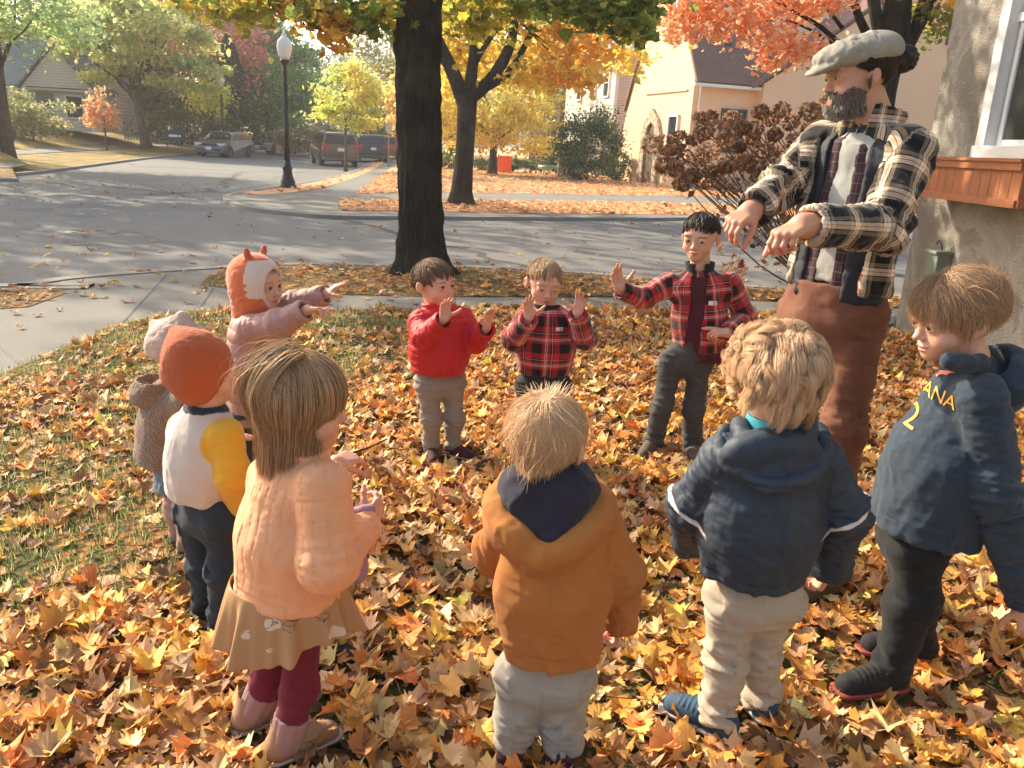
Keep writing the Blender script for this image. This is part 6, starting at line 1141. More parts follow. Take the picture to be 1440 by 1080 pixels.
    S = np.stack([S0+dr*ln[:, None]*k/4-p.R[:, 2]*ln[:, None]*.06*k*k/4 for k in range(5)], 1); A = np.cross(dr, Pn); A /= np.linalg.norm(A, axis=1)[:, None]+1e-9; B = np.cross(dr, A); wd = .0012*(1-np.linspace(0, 1, 5)**2*.8)[None, :, None, None]
    Vv = (S[:, :, None]+wd*np.stack([A*math.cos(a)+B*math.sin(a) for a in (0, 2.1, 4.2)], 1)[:, None]).reshape(-1, 3); base = (np.arange(4200)*15)[:, None, None]; j = np.arange(4)[None, :, None]*3; i = np.arange(3)[None, None]; Fv = np.stack([base+j+i, base+j+(i+1) % 3, base+j+3+(i+1) % 3, base+j+3+i], -1).reshape(-1, 4)
    gr = r.random(4200); zz = z[ii]; mixg = np.clip((.42-zz)*1.7, .1, .85)*(gr > .35); c = np.array([.17, .135, .105])[None]*(1-mixg[:, None])+np.array([.62, .58, .52])*mixg[:, None]
    mesh('beard', Vv, Fv, M_HAIR, p.root, True, {'col': np.repeat(np.c_[c, np.ones(4200)], 15, 0)}, origin=p.o)
    # flat cap
    g = Sdf(); L = lambda a, b_, c_: p.hc+p.R@(V3(a, b_, c_)*p.hh); Rt = p.R@np.array([[1, 0, 0], [0, math.cos(.16), math.sin(.16)], [0, -math.sin(.16), math.cos(.16)]]).T
    Rt = headR((-1, -.08), -.26); g.ell(L(0, -.06, .20), np.array([.385, .48, .24])*p.hh, Rt, k=.02); g.ell(L(0, -.26, .22), np.array([.40, .32, .235])*p.hh, Rt, k=.04); g.ell(L(0, .30, .19), np.array([.35, .34, .13])*p.hh, Rt, k=.05); g.cut(L(0, 0, .055), -Rt[:, 2]*1.0, .012, .4)
    g.ell(L(0, -.06, .03), np.array([.36, .43, .22])*p.hh, Rt, k=.004, op='s')
    b2 = Sdf(); b2.ell(L(0, .46, .075), np.array([.32, .30, .045])*p.hh, headR((-1, -.08), -.52), k=.01); g.grp(b2, .02)
    V, Q = g.mesh(.005); N = vnorm(V, Q); hv = (V-p.hc)@Rt/p.hh; seam = -np.exp(-(hv[:, 0]/.018)**2)*(hv[:, 1] < .3)-np.exp(-((hv[:, 1]-.28-.1*hv[:, 0]**2)/.02)**2)*.0-.8*np.exp(-((np.abs(hv[:, 0])-.25-.1*hv[:, 1])/.015)**2)*(hv[:, 1] < .25); wr = 1-np.abs(fbm(np.c_[hv[:, 0]*3, hv[:, 1]*7+hv[:, 0]*2, hv[:, 2]*5], 3))*1.8
    V = V+N*(seam*.0025+.0045*wr*(hv[:, 1] > -.2)+.002*fbm(V*30, 2))[:, None]; mesh('flat_cap', V, Q, cloth('cap_wool', (.30, .285, .235), .9, fuzz=500, bump=.4), p.root, True, origin=p.o)
# ------------------------------------------------------------------ big boy in plaid fleece
def fleece(name, pu=.085, pv=.085): return plaid_mat(name, NS, pu, pv, 300, .95, sheen=.3)
def logo(p, c, x, z, par, s=.018):
    q = patch(p, 'chest_logo', [(-s, -s*.5), (s, -s*.5), (s, s*.5), (-s, s*.5)], M_WHT, c, x, z, par, .004)
    for k in range(3): patch(p, 'logo_mark', [(s*(.1+.0*k), s*(.30-.3*k)), (s*.85, s*(.30-.3*k)), (s*.85, s*(.18-.3*k)), (s*(.1), s*(.18-.3*k))], M_DARKF, c, x, z, q, .0055)
def boy_big():
    b = base_of(948, 643); Y = b[1]; P = mkP(Y); p = Person('dark-haired boy in an open red and black plaid fleece with one arm stretched out', (b[0], Y), (-.22, -.97), 1.25)
    p.J(hr=P(946, 505), hl=P(985, 505), kr=P(932, 572, -.03), kl=P(975, 574, -.03), ar=P(918, 628), al=P(972, 630), nk=P(984, 378), sr=P(940, 400), sl=P(1026, 400), er=P(903, 420, -.05), el=P(1048, 448, .02), wr=P(872, 408, -.14), wl=P(1024, 468, -.14))
    for k in ('al', 'ar'): getattr(p, k)[2] = .07
    p.limbs(); p.head(P(985, 328), (-.48, -.88), -.12, 0, .212, gaze=(-.25, -.35), lids=.8, brow=(.05, .03, .02)); p.hand('r', V3(-.35, -.1, 1), V3(.25, -.95, .1), curl=(.12, .15, .2, .25), thumb=(.8, .2)); p.hand('l', V3(-.95, -.25, .05), V3(-.3, .3, -.9), curl=(.02, .6, .75, .8), thumb=(.5, .2)); p.finish()
    hem = P(984, 492); up = nrm((p.sl+p.sr)/2-hem); R = np.stack([p.r, nrm(p.f-up*(p.f@up)), up], 1); mid = (hem+(p.sl+p.sr)/2)/2
    ms = cloth('maroon_shirt', (.075, .012, .022), .85); kw = dict(rh=.128, rw=.122, rc=.120, flat=.70)
    p.top('shirt', ms, off=-.010, arms='', hem=hem-up*.055, rs=(.05, .04, .035), fold=.005, **kw)
    op = lambda w_: (lambda g: (g.box(mid+p.f*.115+up*(-.02)+p.r*.02, (w_/2, .062, .22), R@rotz(0), .006, op='s', k=.004)))
    j = p.top('fleece_jacket', fleece('red_black_plaid', .125, .125), hem=hem, rs=(.047, .038, .034), res=.0055, fold=.005, open_=op(.075), seed=5, **kw)
    g = Sdf(); nd = nrm(p.nk-(p.sl+p.sr)/2); c0 = p.nk-nd*.012; g.cap(c0, c0+nd*.045, .066, .072, k=.01).cut(c0+nd*.045, nd, .003, .1).cut(c0, -nd, .003, .1).cap(c0-nd*.05, c0+nd*.1, .058, .064, k=.003, op='s').box(c0+p.f*.08, (.02, .04, .1), R, .004, op='s', k=.003); V, Q = g.mesh(.004); mesh('collar', V, Q, cloth('black_fleece', (.012, .012, .013), .95, sheen=.3), j, True, origin=p.o)
    logo(p, mid+up*.09-p.r*.065+p.f*.2, p.r*-1 if False else nrm(np.cross(V3(0, 0, 1), p.f))*1, p.f, j, .02)
    m = MB(); 
    p.pants('trousers', cloth('charcoal_trousers', (.055, .058, .062), .8), rw=.076, rt=.048, rk=.038, ra=.038, top=P(982, 472), fold=.008, seed=6)
    for sd, dd in (('r', V3(-.5, -.85, 0)), ('l', V3(0, -1, 0))): p.shoe(sd, dd, cloth('brown_shoe', (.10, .075, .055), .7), M_RUBD, L=.21)
    p.hair(6000, (.045, .028, .02), nk=60, clump=.8, length=.30, seed=4, line=(.66, .60, .42, .10, -.25, -.5), grav=.12, fwdc=.45, messy=.06, width=.006, whorl=(.15, -.5, .85), lift=.03, thick=.05)
def boy_small():
    b = base_of(752, 656); Y = b[1]; P = mkP(Y); p = Person('small light-haired boy in a zipped red and black plaid fleece holding up both palms', (b[0], Y), (.05, -1), 1.03)
    p.J(hr=P(745, 540), hl=P(784, 540), kr=P(742, 600), kl=P(785, 600), ar=P(738, 640), al=P(788, 640), nk=P(769, 433), sr=P(737, 452), sl=P(802, 452), er=P(722, 478, -.05), el=P(822, 476, -.05), wr=P(744, 448, -.17), wl=P(812, 442, -.17))
    for k in ('al', 'ar'): getattr(p, k)[2] = .06
    p.limbs(); p.head(P(766, 393), (.28, -.96), -.22, -.08, .198, gaze=(.2, -.5), lids=.30, mouth=.3, brow=(.30, .18, .10)); p.hand('r', V3(-.12, -.1, 1), V3(.3, -.95, 0), curl=.12, thumb=(.95, .15)); p.hand('l', V3(.15, -.1, 1), V3(-.3, -.95, 0), curl=.15, thumb=(.95, .15)); p.finish()
    hem = P(765, 522); up = nrm((p.sl+p.sr)/2-hem); mid = (hem+(p.sl+p.sr)/2)/2
    j = p.top('fleece_jacket', fleece('red_black_plaid_small', .135, .12), hem=hem, rh=.125, rw=.128, rc=.118, flat=.78, rs=(.052, .044, .040), res=.0055, fold=.005, seed=8)
    R = np.stack([p.r, nrm(p.f-up*(p.f@up)), up], 1); g = Sdf(); nd = nrm(V3(0, .1, 1)); c0 = p.nk-nd*.022; g.cap(c0, c0+nd*.04, .060, .064, k=.01).cut(c0+nd*.04, nd, .003, .1).cut(c0, -nd, .003, .1).cap(c0-nd*.05, c0+nd*.1, .052, .057, k=.003, op='s'); V, Q = g.mesh(.004); mesh('collar', V, Q, cloth('black_fleece_b', (.012, .012, .013), .95), j, True, origin=p.o)
    patch(p, 'zip', [(-.006, -.165), (.006, -.165), (.006, .155), (-.006, .155)], M_DARKF, mid+p.f*.25, nrm(V3(1, 0, 0)), p.f, j, .003); logo(p, mid+up*.105+V3(.062, -.25, 0), V3(1, 0, 0), p.f, j, .016)
    p.pants('trousers', cloth('dark_joggers', (.03, .034, .032), .85), rw=.085, rt=.06, rk=.048, ra=.042, fold=.006, seed=9)
    for sd in 'lr': p.shoe(sd, V3(-.15, -1, 0), cloth('grey_shoe', (.07, .065, .055), .7), M_RUBD, L=.17)
    p.hair(6000, (.56, .36, .19), nk=60, clump=.8, length=.30, seed=6, line=(.72, .66, .42, .08, -.2, -.45), grav=.12, fwdc=.5, messy=.06, width=.006, whorl=(-.1, -.5, .85), lift=.03, thick=.045)
def boy_red():
    b = base_of(622, 648); Y = b[1]; P = mkP(Y); p = Person('brown-haired toddler in a red puffer jacket raising both palms, looking to the right', (b[0], Y), (.50, -.87), 1.03)
    p.J(hr=P(601, 535, -.02), hl=P(636, 535, .03), kr=P(607, 590, -.03), kl=P(638, 588, .02), ar=P(606, 640), al=P(636, 636, .03), nk=P(614, 430), sr=P(592, 452, -.05), sl=P(650, 448, .06), er=P(596, 474, -.13), el=P(668, 480, .0), wr=P(624, 450, -.24), wl=P(684, 462, -.12))
    for k in ('al', 'ar'): getattr(p, k)[2] = .06
    p.limbs(); p.head(P(611, 394), (.80, -.6), .05, 0, .212, gaze=(.25, .2), brow=(.10, .06, .035), lids=1.1, mouth=.4); p.hand('r', V3(.1, -.1, 1), V3(.45, -.8, 0), curl=.15, thumb=(.85, .15)); p.hand('l', V3(.12, -.1, 1), V3(.6, -.5, -.1), curl=.2, thumb=(.8, .2)); p.finish()
    hem = P(617, 523); ma = cloth('red_nylon', (.52, .018, .025), .45, var=.1, sheen=0)
    j = p.top('puffer_jacket', ma, hem=hem, rh=.122, rw=.138, rc=.122, flat=.86, rs=(.055, .048, .042), res=.005, fold=.003, puff=(.034, .0055), collar=.030, seed=10)
    up = nrm((p.sl+p.sr)/2-hem); mid = (hem+(p.sl+p.sr)/2)/2; patch(p, 'zip', [(-.003, -.155), (.003, -.155), (.003, .15), (-.003, .15)], cloth('dark_red_zip', (.2, .01, .015)), mid+p.f*.25, nrm(np.cross(V3(0, 0, 1), p.f)), p.f, j, .002)
    p.pants('joggers', cloth('grey_sweat', (.27, .245, .21), .95, fuzz=700, var=.2), rw=.084, rt=.054, rk=.043, ra=.034, fold=.009, seed=11)
    for sd, dd in (('r', V3(.25, -1, 0)), ('l', V3(.95, -.45, 0))): p.shoe(sd, dd, cloth('maroon_shoe', (.07, .018, .028), .7), M_RUBW, L=.17)
    p.hair(6500, (.23, .135, .075), nk=60, clump=.8, length=.38, seed=7, line=(.66, .58, .36, -.02, -.35, -.66), grav=.18, fwdc=.4, messy=.07, width=.006, whorl=(0, -.4, .9), lift=.04, thick=.06)
def fox_kid():
    Y = 3.22; P = mkP(Y); p = Person('child in an orange fox balaclava and dusty pink jacket reaching both arms forward', (P(365, 600)[0], Y), (.96, -.15), 1.05)
    p.J(hr=P(350, 575, -.05), hl=P(362, 572, .06), kr=P(352, 640, -.05), kl=P(362, 636, .06), ar=P(350, 700, -.05), al=P(362, 695, .06), nk=P(352, 436), sr=P(352, 462, -.09), sl=P(362, 448, .09), er=P(392, 456, -.13), el=P(412, 430, .10), wr=P(430, 436, -.16), wl=P(458, 414, .08))
    for k in ('al', 'ar'): getattr(p, k)[2] = .06
    p.limbs(); p.head(P(362, 393), (.95, -.30), .0, 0, .205, gaze=(.1, 0), mouth=.6, ears=False, brow=(.35, .2, .12)); p.hand('r', V3(1, -.05, .12), V3(.3, -.25, -.9), curl=(.02, .05, .2, .45), thumb=(.7, .5)); p.hand('l', V3(.75, 0, .6), V3(.5, .2, -.8), curl=(.1, .1, .2, .3), thumb=(.6, .5)); p.finish()
    hem = P(362, 590); j = p.top('puffer_jacket', cloth('dusty_pink_nylon', (.42, .24, .20), .55, var=.1, sheen=0), hem=hem, rh=.12, rw=.128, rc=.112, flat=.88, rs=(.054, .050, .040), res=.0055, fold=.003, puff=(.05, .006), collar=.02, seed=12)
    p.pants('trousers', cloth('dark_green_trousers', (.03, .045, .035), .85), rw=.08, rt=.06, rk=.05, ra=.042, seed=13)
    for sd in 'lr': p.shoe(sd, p.f, cloth('dark_shoe', (.03, .03, .03), .7), M_RUBD, L=.17)
    g = Sdf(); L = lambda a, b_, c_: p.hc+p.R@((V3(a, b_, c_)-V3(0, 0, .58))*p.hh); H = p.hh
    g.ell(L(0, -.09, .62), np.array([.46, .53, .47])*H, p.R, k=.02); g.ell(L(0, .02, .40), np.array([.42, .42, .48])*H, p.R, k=.04); g.cap(L(0, -.12, .3), p.nk-V3(0, 0, .01), .40*H, .072, k=.04)
    for s in (-1, 1): g.ell(L(s*.26, -.02, 1.08), np.array([.085, .05, .15])*H, headR((.95, -.30), 0, s*.35), k=.012)
    g.ell(L(0, .42, .46), np.array([.29, .30, .36])*H, p.R, k=.008, op='s'); g.ell(L(0, -.0, .46), np.array([.36, .48, .44])*H, p.R, k=.004, op='s')
    V, Q = g.mesh(.0045); N = vnorm(V, Q); hv = (V-p.hc)@p.R/H+V3(0, 0, .58); x, y, z = hv.T; V = V+N*(.004*(1-np.abs(fbm(np.c_[x*4, y*5, z*9], 3))*1.6)*(z < .35)+.0012*fbm(V*60, 2))[:, None]
    edge = .02+.08*np.abs(((np.abs(x)*9+z*7) % 1)-.5)*2*(z < .55); cream = (y > edge) & (z > .28) & (z < .98) & ~(np.abs(x) < -1); cream |= (((x/.33)**2+((z-.46)/.41)**2) < 1) & (y > 0); earz = (z > 1.0) & (y > .01); C = np.where(cream[:, None], (.62, .52, .42), (.62, .15, .055)); C = np.where((earz & (np.abs(np.abs(x)-.27) < .05))[:, None], (.42, .10, .05), C)
    mm = NT('fleece_hood'); mesh('fox_hood', V, Q, mm.pbr(mm.attr('col'), .95, mm.bump(mm.noise(mm.obj(), 350, 3), .4, .003), spec=.1, sheen=.4), p.root, True, {'col': np.c_[C, np.ones(len(C))]}, origin=p.o)
    p.hair(500, BLOND, length=.18, seed=21, line=(.50, .50, .5, .9, 1.1, 1.1), grav=.35, fwdc=.5, width=.008, thick=.02)
def kid_pink():
    Y = 2.72; P = mkP(Y); p = Person('child in a pale pink knit hat and brown teddy coat behind the orange beanie', (P(265, 700)[0], Y), (.80, .35), .98)
    p.J(hl=P(248, 665, .04), hr=P(262, 668, -.04), kl=P(250, 718, .04), kr=P(264, 722, -.04), al=P(258, 762, .03), ar=P(268, 768, -.04), nk=P(250, 540), sl=P(232, 560, .09), sr=P(262, 565, -.09), el=P(230, 610, .12), er=P(280, 615, -.10), wl=P(262, 640, .16), wr=P(315, 615, -.05))
    for k in ('al', 'ar'): getattr(p, k)[2] = .06
    p.limbs(); p.head(P(260, 492), (.92, .35), .05, 0, .205); p.hand('r', V3(1, 0, .1), V3(0, 0, -1)); p.finish()
    hem = P(236, 645); mt = NT('teddy_fleece'); v = mt.obj(); mtt = mt.pbr(mt.mix(mt.noise(v, 60, 3), (.20, .115, .06), (.34, .21, .12)), .95, mt.bump(mt.noise(v, 110, 4), 1.0, .02), spec=.1, sheen=.5)
    j = p.top('teddy_coat', mtt, hem=hem, rh=.128, rw=.128, rc=.115, flat=.85, rs=(.055, .05, .045), fold=.004, seed=14)
    hd = Sdf(); c = p.nk-p.f*.085+V3(0, 0, -.015); hd.ell(c, (.085, .075, .06), np.stack([p.r, nrm(p.f+V3(0, 0, .5)), nrm(V3(0, 0, 1)-p.f*.5)], 1)); hd.ell(c+V3(0, 0, .04)+p.f*.01, (.062, .052, .045), np.stack([p.r, p.f, V3(0, 0, 1)], 1), k=.006, op='s'); V, Q = hd.mesh(.005); N = vnorm(V, Q); V = V+N*(.003*fbm(V*50, 3))[:, None]; mesh('hood', V, Q, mtt, j, True, origin=p.o)
    p.pants('leggings', cloth('pale_pink_leggings', (.40, .24, .20), .85), rw=.075, rt=.058, rk=.045, ra=.04, fold=.006, seed=15)
    g = Sdf(); g.cap((p.hl+p.hr)/2+V3(0, 0, .08), (p.hl+p.hr)/2+V3(-.012, 0, -.055), .09, .105, k=.02, f=p.f, sq=.85).cut((p.hl+p.hr)/2+V3(0, 0, -.05), V3(0, 0, -1), .004, .3); V, Q = g.mesh(.006); N = vnorm(V, Q); V = V+N*(.007*fbm(V*22, 3))[:, None]; mesh('denim_skirt', V, Q, cloth('blue_denim', (.13, .17, .22), .85), p.root, True, origin=p.o)
    for sd in 'lr': p.shoe(sd, p.f, cloth('tan_boot', (.30, .22, .15), .8), M_RUBD, L=.17, tall=.03)
    g = Sdf(); L = lambda a, b_, c_: p.hc+p.R@((V3(a, b_, c_)-V3(0, 0, .58))*p.hh); H = p.hh; g.ell(L(0, -.1, .66), np.array([.46, .53, .44])*H, p.R).cap(L(-.2, -.25, .9), L(-.32, -.44, 1.0), .12*H, .07*H, k=.05).cap(L(0, -.05, .95), L(.02, .02, 1.16), .16*H, .07*H, k=.05).cut(L(0, 0, .36), -nrm(p.R[:, 2]+p.R[:, 1]*.35), .004, .3).ell(L(0, -.05, .5), np.array([.38, .46, .40])*H, p.R, op='s', k=.004)
    V, Q = g.mesh(.005); N = vnorm(V, Q); V = V+N*(.004*fbm(V*25, 3)+.0015*fbm(V*90, 2))[:, None]; mesh('knit_hat', V, Q, cloth('pale_pink_fleece', (.58, .42, .34), .95, fuzz=260, bump=.7, sheen=.4), p.root, True, origin=p.o)
def kid_beanie():
    Y = 2.24; P = mkP(Y); p = Person('child in a rust orange beanie and white sweater with yellow sleeves', (P(305, 880)[0], Y), (.72, .69), 1.03)
    p.J(hl=P(278, 715, .06), hr=P(313, 722, -.04), kl=P(291, 800, .06), kr=P(318, 800, -.04), al=P(294, 890, .05), ar=P(318, 893, -.03), nk=P(291, 566), sl=P(261, 600, .07), sr=P(320, 612, -.07), el=P(258, 655, .16), er=P(327, 668, -.10), wl=P(300, 668, .26), wr=P(338, 716, -.05))
    for k in ('al', 'ar'): getattr(p, k)[2] = .06
    p.limbs(); p.head(P(288, 515), (.80, .60), -.05, 0, .188); p.hand('r', V3(.05, .1, -1), V3(-.6, .5, 0), curl=.25, thumb=(.4, .3)); p.finish()
    hem = P(284, 694); YB = np.array([.66, .36, .03]); WB = np.array([.56, .50, .44]); 
    def vc(V, U, s):
        C = np.tile(WB, (len(V), 1)); yl = (U[:, 2] > 0); q = (V-s.sr); dd = np.linalg.norm((V-(s.sr*.8+s.er*.2))*V3(1, 1, 1), axis=1); C = np.where((yl | (dd < .075) | (np.linalg.norm(V-(s.sl*.8+s.el*.2), axis=1) < .07))[:, None], YB, C); nb = np.linalg.norm(V-s.nk, axis=1) < .068; C = np.where((nb & (V[:, 2] > s.nk[2]-.025))[:, None], (.02, .03, .045), C); return C
    mm = NT('sweatshirt'); j = p.top('sweater', mm.pbr(mm.attr('col'), .9, mm.bump(mm.noise(mm.obj(), 400, 2), .3, .002), spec=.15, sheen=.2), hem=hem, rh=.108, rw=.116, rc=.104, flat=.84, rs=(.046, .042, .034), res=.005, fold=.0035, vc=vc, seed=16, neckr=.058)
    p.pants('trousers', cloth('navy_corduroy', (.022, .034, .048), .9), rw=.084, rt=.060, rk=.050, ra=.044, fold=.008, seed=17, res=.0055)
    for sd in 'lr': p.shoe(sd, p.f, cloth('black_shoe', (.02, .02, .022), .6), M_RUBD, L=.18)
    g = Sdf(); L = lambda a, b_, c_: p.hc+p.R@((V3(a, b_, c_)-V3(0, 0, .58))*p.hh); H = p.hh; g.ell(L(0, -.09, .62), np.array([.445, .50, .455])*H, p.R, k=.02).ell(L(-.10, -.16, .82), np.array([.32, .32, .24])*H, p.R, k=.06); g.cap(L(-.22, -.2, .84), L(-.46, -.30, 1.03), .17*H, .08*H, k=.05); g.ell(L(0, -.2, .34), np.array([.40, .38, .34])*H, p.R, k=.05)
    g.cut(L(0, -.3, .02), -nrm(p.R[:, 2]+p.R[:, 1]*1.0), .006, .3).ell(L(0, -.05, .46), np.array([.385, .455, .44])*H, p.R, op='s', k=.004)
    V, Q = g.mesh(.0042); N = vnorm(V, Q); hv = (V-p.hc)@p.R/H+V3(0, 0, .58); x, y, z = hv.T; sm_ = np.exp(-((x*.8+.35+(z-.9)*.6-y*.1)/.012)**2)*(z > .3)*.0; V = V+N*(.004*fbm(V*13, 3)+.0012*fbm(V*90, 2)-sm_*.003)[:, None]
    mesh('beanie', V, Q, cloth('rust_fleece', (.44, .10, .03), .95, fuzz=300, bump=.6, sheen=.5, var=.1), p.root, True, origin=p.o)
def girl():
    Y = 1.73; P = mkP(Y); p = Person('girl with long fair hair, peach quilted jacket, floral skirt and burgundy leggings', (P(400, 1050)[0], Y), (.80, .6), 1.08)
    p.J(hl=P(388, 858, .05), hr=P(424, 864, -.04), kl=P(378, 958, .05), kr=P(422, 968, -.05), al=P(356, 1035, .05), ar=P(402, 1068, -.05), nk=P(425, 630), sl=P(385, 668, .10), sr=P(455, 684, -.08), el=P(425, 725, .17), er=P(462, 792, -.12), wl=P(470, 652, .25), wr=P(514, 738, .06))
    for k in ('al', 'ar'): getattr(p, k)[2] = .06
    p.limbs(); p.head(P(424, 556), (.93, .36), -.08, 0, .212, ears=False, brow=(.3, .2, .1), gaze=(0, -.2)); p.hand('l', P(520, 632, .34)-p.wl, V3(-.2, .3, -.9), curl=(.35, .5, .55, .6), thumb=(.3, .6)); p.hand('r', V3(.3, .5, .35), V3(-.6, .5, 0), curl=.5); p.finish()
    hem = P(404, 828); mt = cloth('peach_quilt', (.80, .39, .20), .7, var=.08, sheen=.2)
    def quilt(V, N, U):
        u, v = U[:, 0], U[:, 1]; s = .030; w_ = u+.003*np.sin(v*60)+.003*np.sin(v*23+2); q = np.abs(((w_/s) % 1)-.5)*2; return .0030*(np.sqrt(np.clip(1-q**14, 0, 1))-.8)+.0012*(1-np.abs(fbm(np.c_[u*14, v*30, U[:, 2]*3], 3))*1.6)*(q < .92)
    j = p.top('quilted_jacket', mt, hem=hem, rh=.138, rw=.130, rc=.108, flat=.88, rs=(.054, .054, .038), res=.0042, fold=.004, collar=.010, seed=18, neckr=.05)
    V, Q = p.last; N = vnorm(V, Q); V2 = V+N*quilt(V, N, p.U)[:, None]; j.data.vertices.foreach_set('co', (V2-p.o).astype(np.float32).ravel()); j.data.update(); p.last = (V2, Q)
    # skirt: a real flared, pleated sheet
    c0 = P(404, 812); n, m = 180, 34; a = np.arange(n)*2*PI/n; Vs = []
    for k in range(m):
        t = k/(m-1); R0 = .142+.036*t**.8; ruf = .016*t**1.1*(np.sin(a*9+1)+.7*np.sin(a*15+2)+.5*np.sin(a*23)); z = c0[2]-t*.150-.018*t*np.sin(a*3+.6)-.03*t*(np.cos(a-2.6)); rr = (R0+ruf)*.93; Vs.append(np.stack([c0[0]+rr*np.cos(a), c0[1]+rr*.9*np.sin(a), z], 1))
    Vs = np.concatenate(Vs); i = np.arange(n); jj = np.arange(m-1)[:, None]*n; Fs = np.stack([jj+i, jj+n+i, jj+n+(i+1) % n, jj+(i+1) % n], -1).reshape(-1, 4); aa = np.tile(a, m); tt = np.repeat(np.linspace(0, 1, m), n)
    t = NT('floral_skirt'); x = t.attr('uvw', 'Vector'); sx = t.n('ShaderNodeMapping'); t.l(x, sx.inputs[0]); v = sx.outputs[0]; vo = t.vor(v, 13); r1 = t.math('LESS_THAN', t.math('ADD', vo.outputs[0], t.math('MULTIPLY', t.noise(v, 40, 2), .22)), .42); sep = t.n('ShaderNodeSeparateColor'); t.l(vo.outputs['Color'], sep.inputs[0]); on_ = t.math('MULTIPLY', r1, t.math('GREATER_THAN', sep.outputs[0], .55))
    c = t.mix(on_, (.46, .27, .13), (.68, .56, .42)); st = t.vor(v, 42, 'DISTANCE_TO_EDGE'); ring = t.math('MULTIPLY', t.math('LESS_THAN', st.outputs[0], .035), t.math('MULTIPLY', t.math('GREATER_THAN', sep.outputs[1], .6), t.math('LESS_THAN', vo.outputs[0], .30))); c = t.mix(t.math('MULTIPLY', ring, .8), c, (.05, .05, .05)); dot = t.math('LESS_THAN', t.vor(v, 16).outputs[0], .09); c = t.mix(t.math('MULTIPLY', dot, on_), c, (.5, .08, .05))
    sk = mesh('skirt', Vs, Fs, t.pbr(c, .85, t.bump(t.noise(t.obj(), 400, 2), .2, .002), spec=.2, trans=.1), p.root, True, {'uvw': np.c_[aa*.16, tt*.19, 0*aa]}, origin=p.o); md = sk.modifiers.new('thick', 'SOLIDIFY'); md.thickness = .002
    p.pants('leggings', cloth('burgundy_rib', (.15, .010, .030), .8, var=.1), rw=.066, rt=.044, rk=.037, ra=.032, fold=.004, seed=19, res=.005)
    for sd in 'lr': 
        a_ = p.al if sd == 'l' else p.ar; k_ = p.kl if sd == 'l' else p.kr; d = nrm(k_-a_); g = Sdf(); g.cap(a_, a_+d*.085, .042, .045, k=.01).cut(a_+d*.085, d, .004, .1).cap(a_+d*.07, a_+d*.14, .036, k=.003, op='s'); V, Q = g.mesh(.0045); N = vnorm(V, Q); U = bone_uv(V, [(a_, k_, p.f, .042)]); V = V+N*(.0012*np.sin(U[:, 0]/.0045)+.002*fbm(V*20, 2))[:, None]; mesh('leg_warmer', V, Q, cloth('mauve_rib', (.34, .20, .19), .9), p.root, True, origin=p.o)
        p.shoe(sd, p.f, cloth('tan_boot_girl', (.36, .21, .12), .8), M_RUBW, L=.19, tall=.02)
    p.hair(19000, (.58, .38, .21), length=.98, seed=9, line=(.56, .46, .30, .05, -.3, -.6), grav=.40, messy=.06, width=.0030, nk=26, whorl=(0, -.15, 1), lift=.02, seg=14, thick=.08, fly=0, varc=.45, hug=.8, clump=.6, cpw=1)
    q_ = hair_np(p.hc+p.R[:, 2]*.012, p.R, p.hh, 2600, (.66, .46, .27), length=.95, seed=91, line=(2, 2, .9, .86, .74, .66), grav=.42, lift=.22, messy=.10, width=.0030, seg=13, thick=.13, hug=.6, clump=.7, whorl=(0, .6, .8), nk=50, varc=.3); mesh('ponytail', q_[0], q_[1], M_HAIR, p.root.children[-1], True, {'col': np.c_[q_[2], np.ones(len(q_[2]))]}, origin=p.o)
    g = Sdf(); c = p.hc+p.R@(V3(-.06, -.18, .42)*p.hh); g.cap(c-p.R[:, 0]*.012, c+p.R[:, 0]*.012, .014); V, Q = g.mesh(.003); mesh('hair_tie', V, Q, cloth('dark_tie', (.02, .02, .02)), p.root, True, origin=p.o)
    # lavender cloth bundle under the right arm, twig in the left hand
    g = Sdf(); c = P(497, 765, .05); g.cap(c+V3(0, 0, .06), c-V3(0, 0, .055), .030, .045, k=.02, f=p.f, sq=.6).cap(c+V3(.01, 0, .07), c+V3(.035, .01, .085), .022, .016, k=.02); V, Q = g.mesh(.004); N = vnorm(V, Q); V = V+N*(.006*(1-np.abs(fbm(V*18, 3))*1.7))[:, None]; o = mesh('cloth_bag', V, Q, cloth('lavender_knit', (.36, .22, .30), .9), None, True, origin=c); tag(o, 'soft lavender cloth bag tucked under the arm of the girl in peach', 'bag')
    m = MB(); m.tube(smooth3([P(486, 640, .3), P(505, 634, .33), P(522, 628, .34), P(545, 617, .34)]), np.linspace(.0045, .002, 13), 7); tag(m.build('twig', M_BARK2, None, True), 'short dark twig held in the hand of the girl in peach', 'twig')
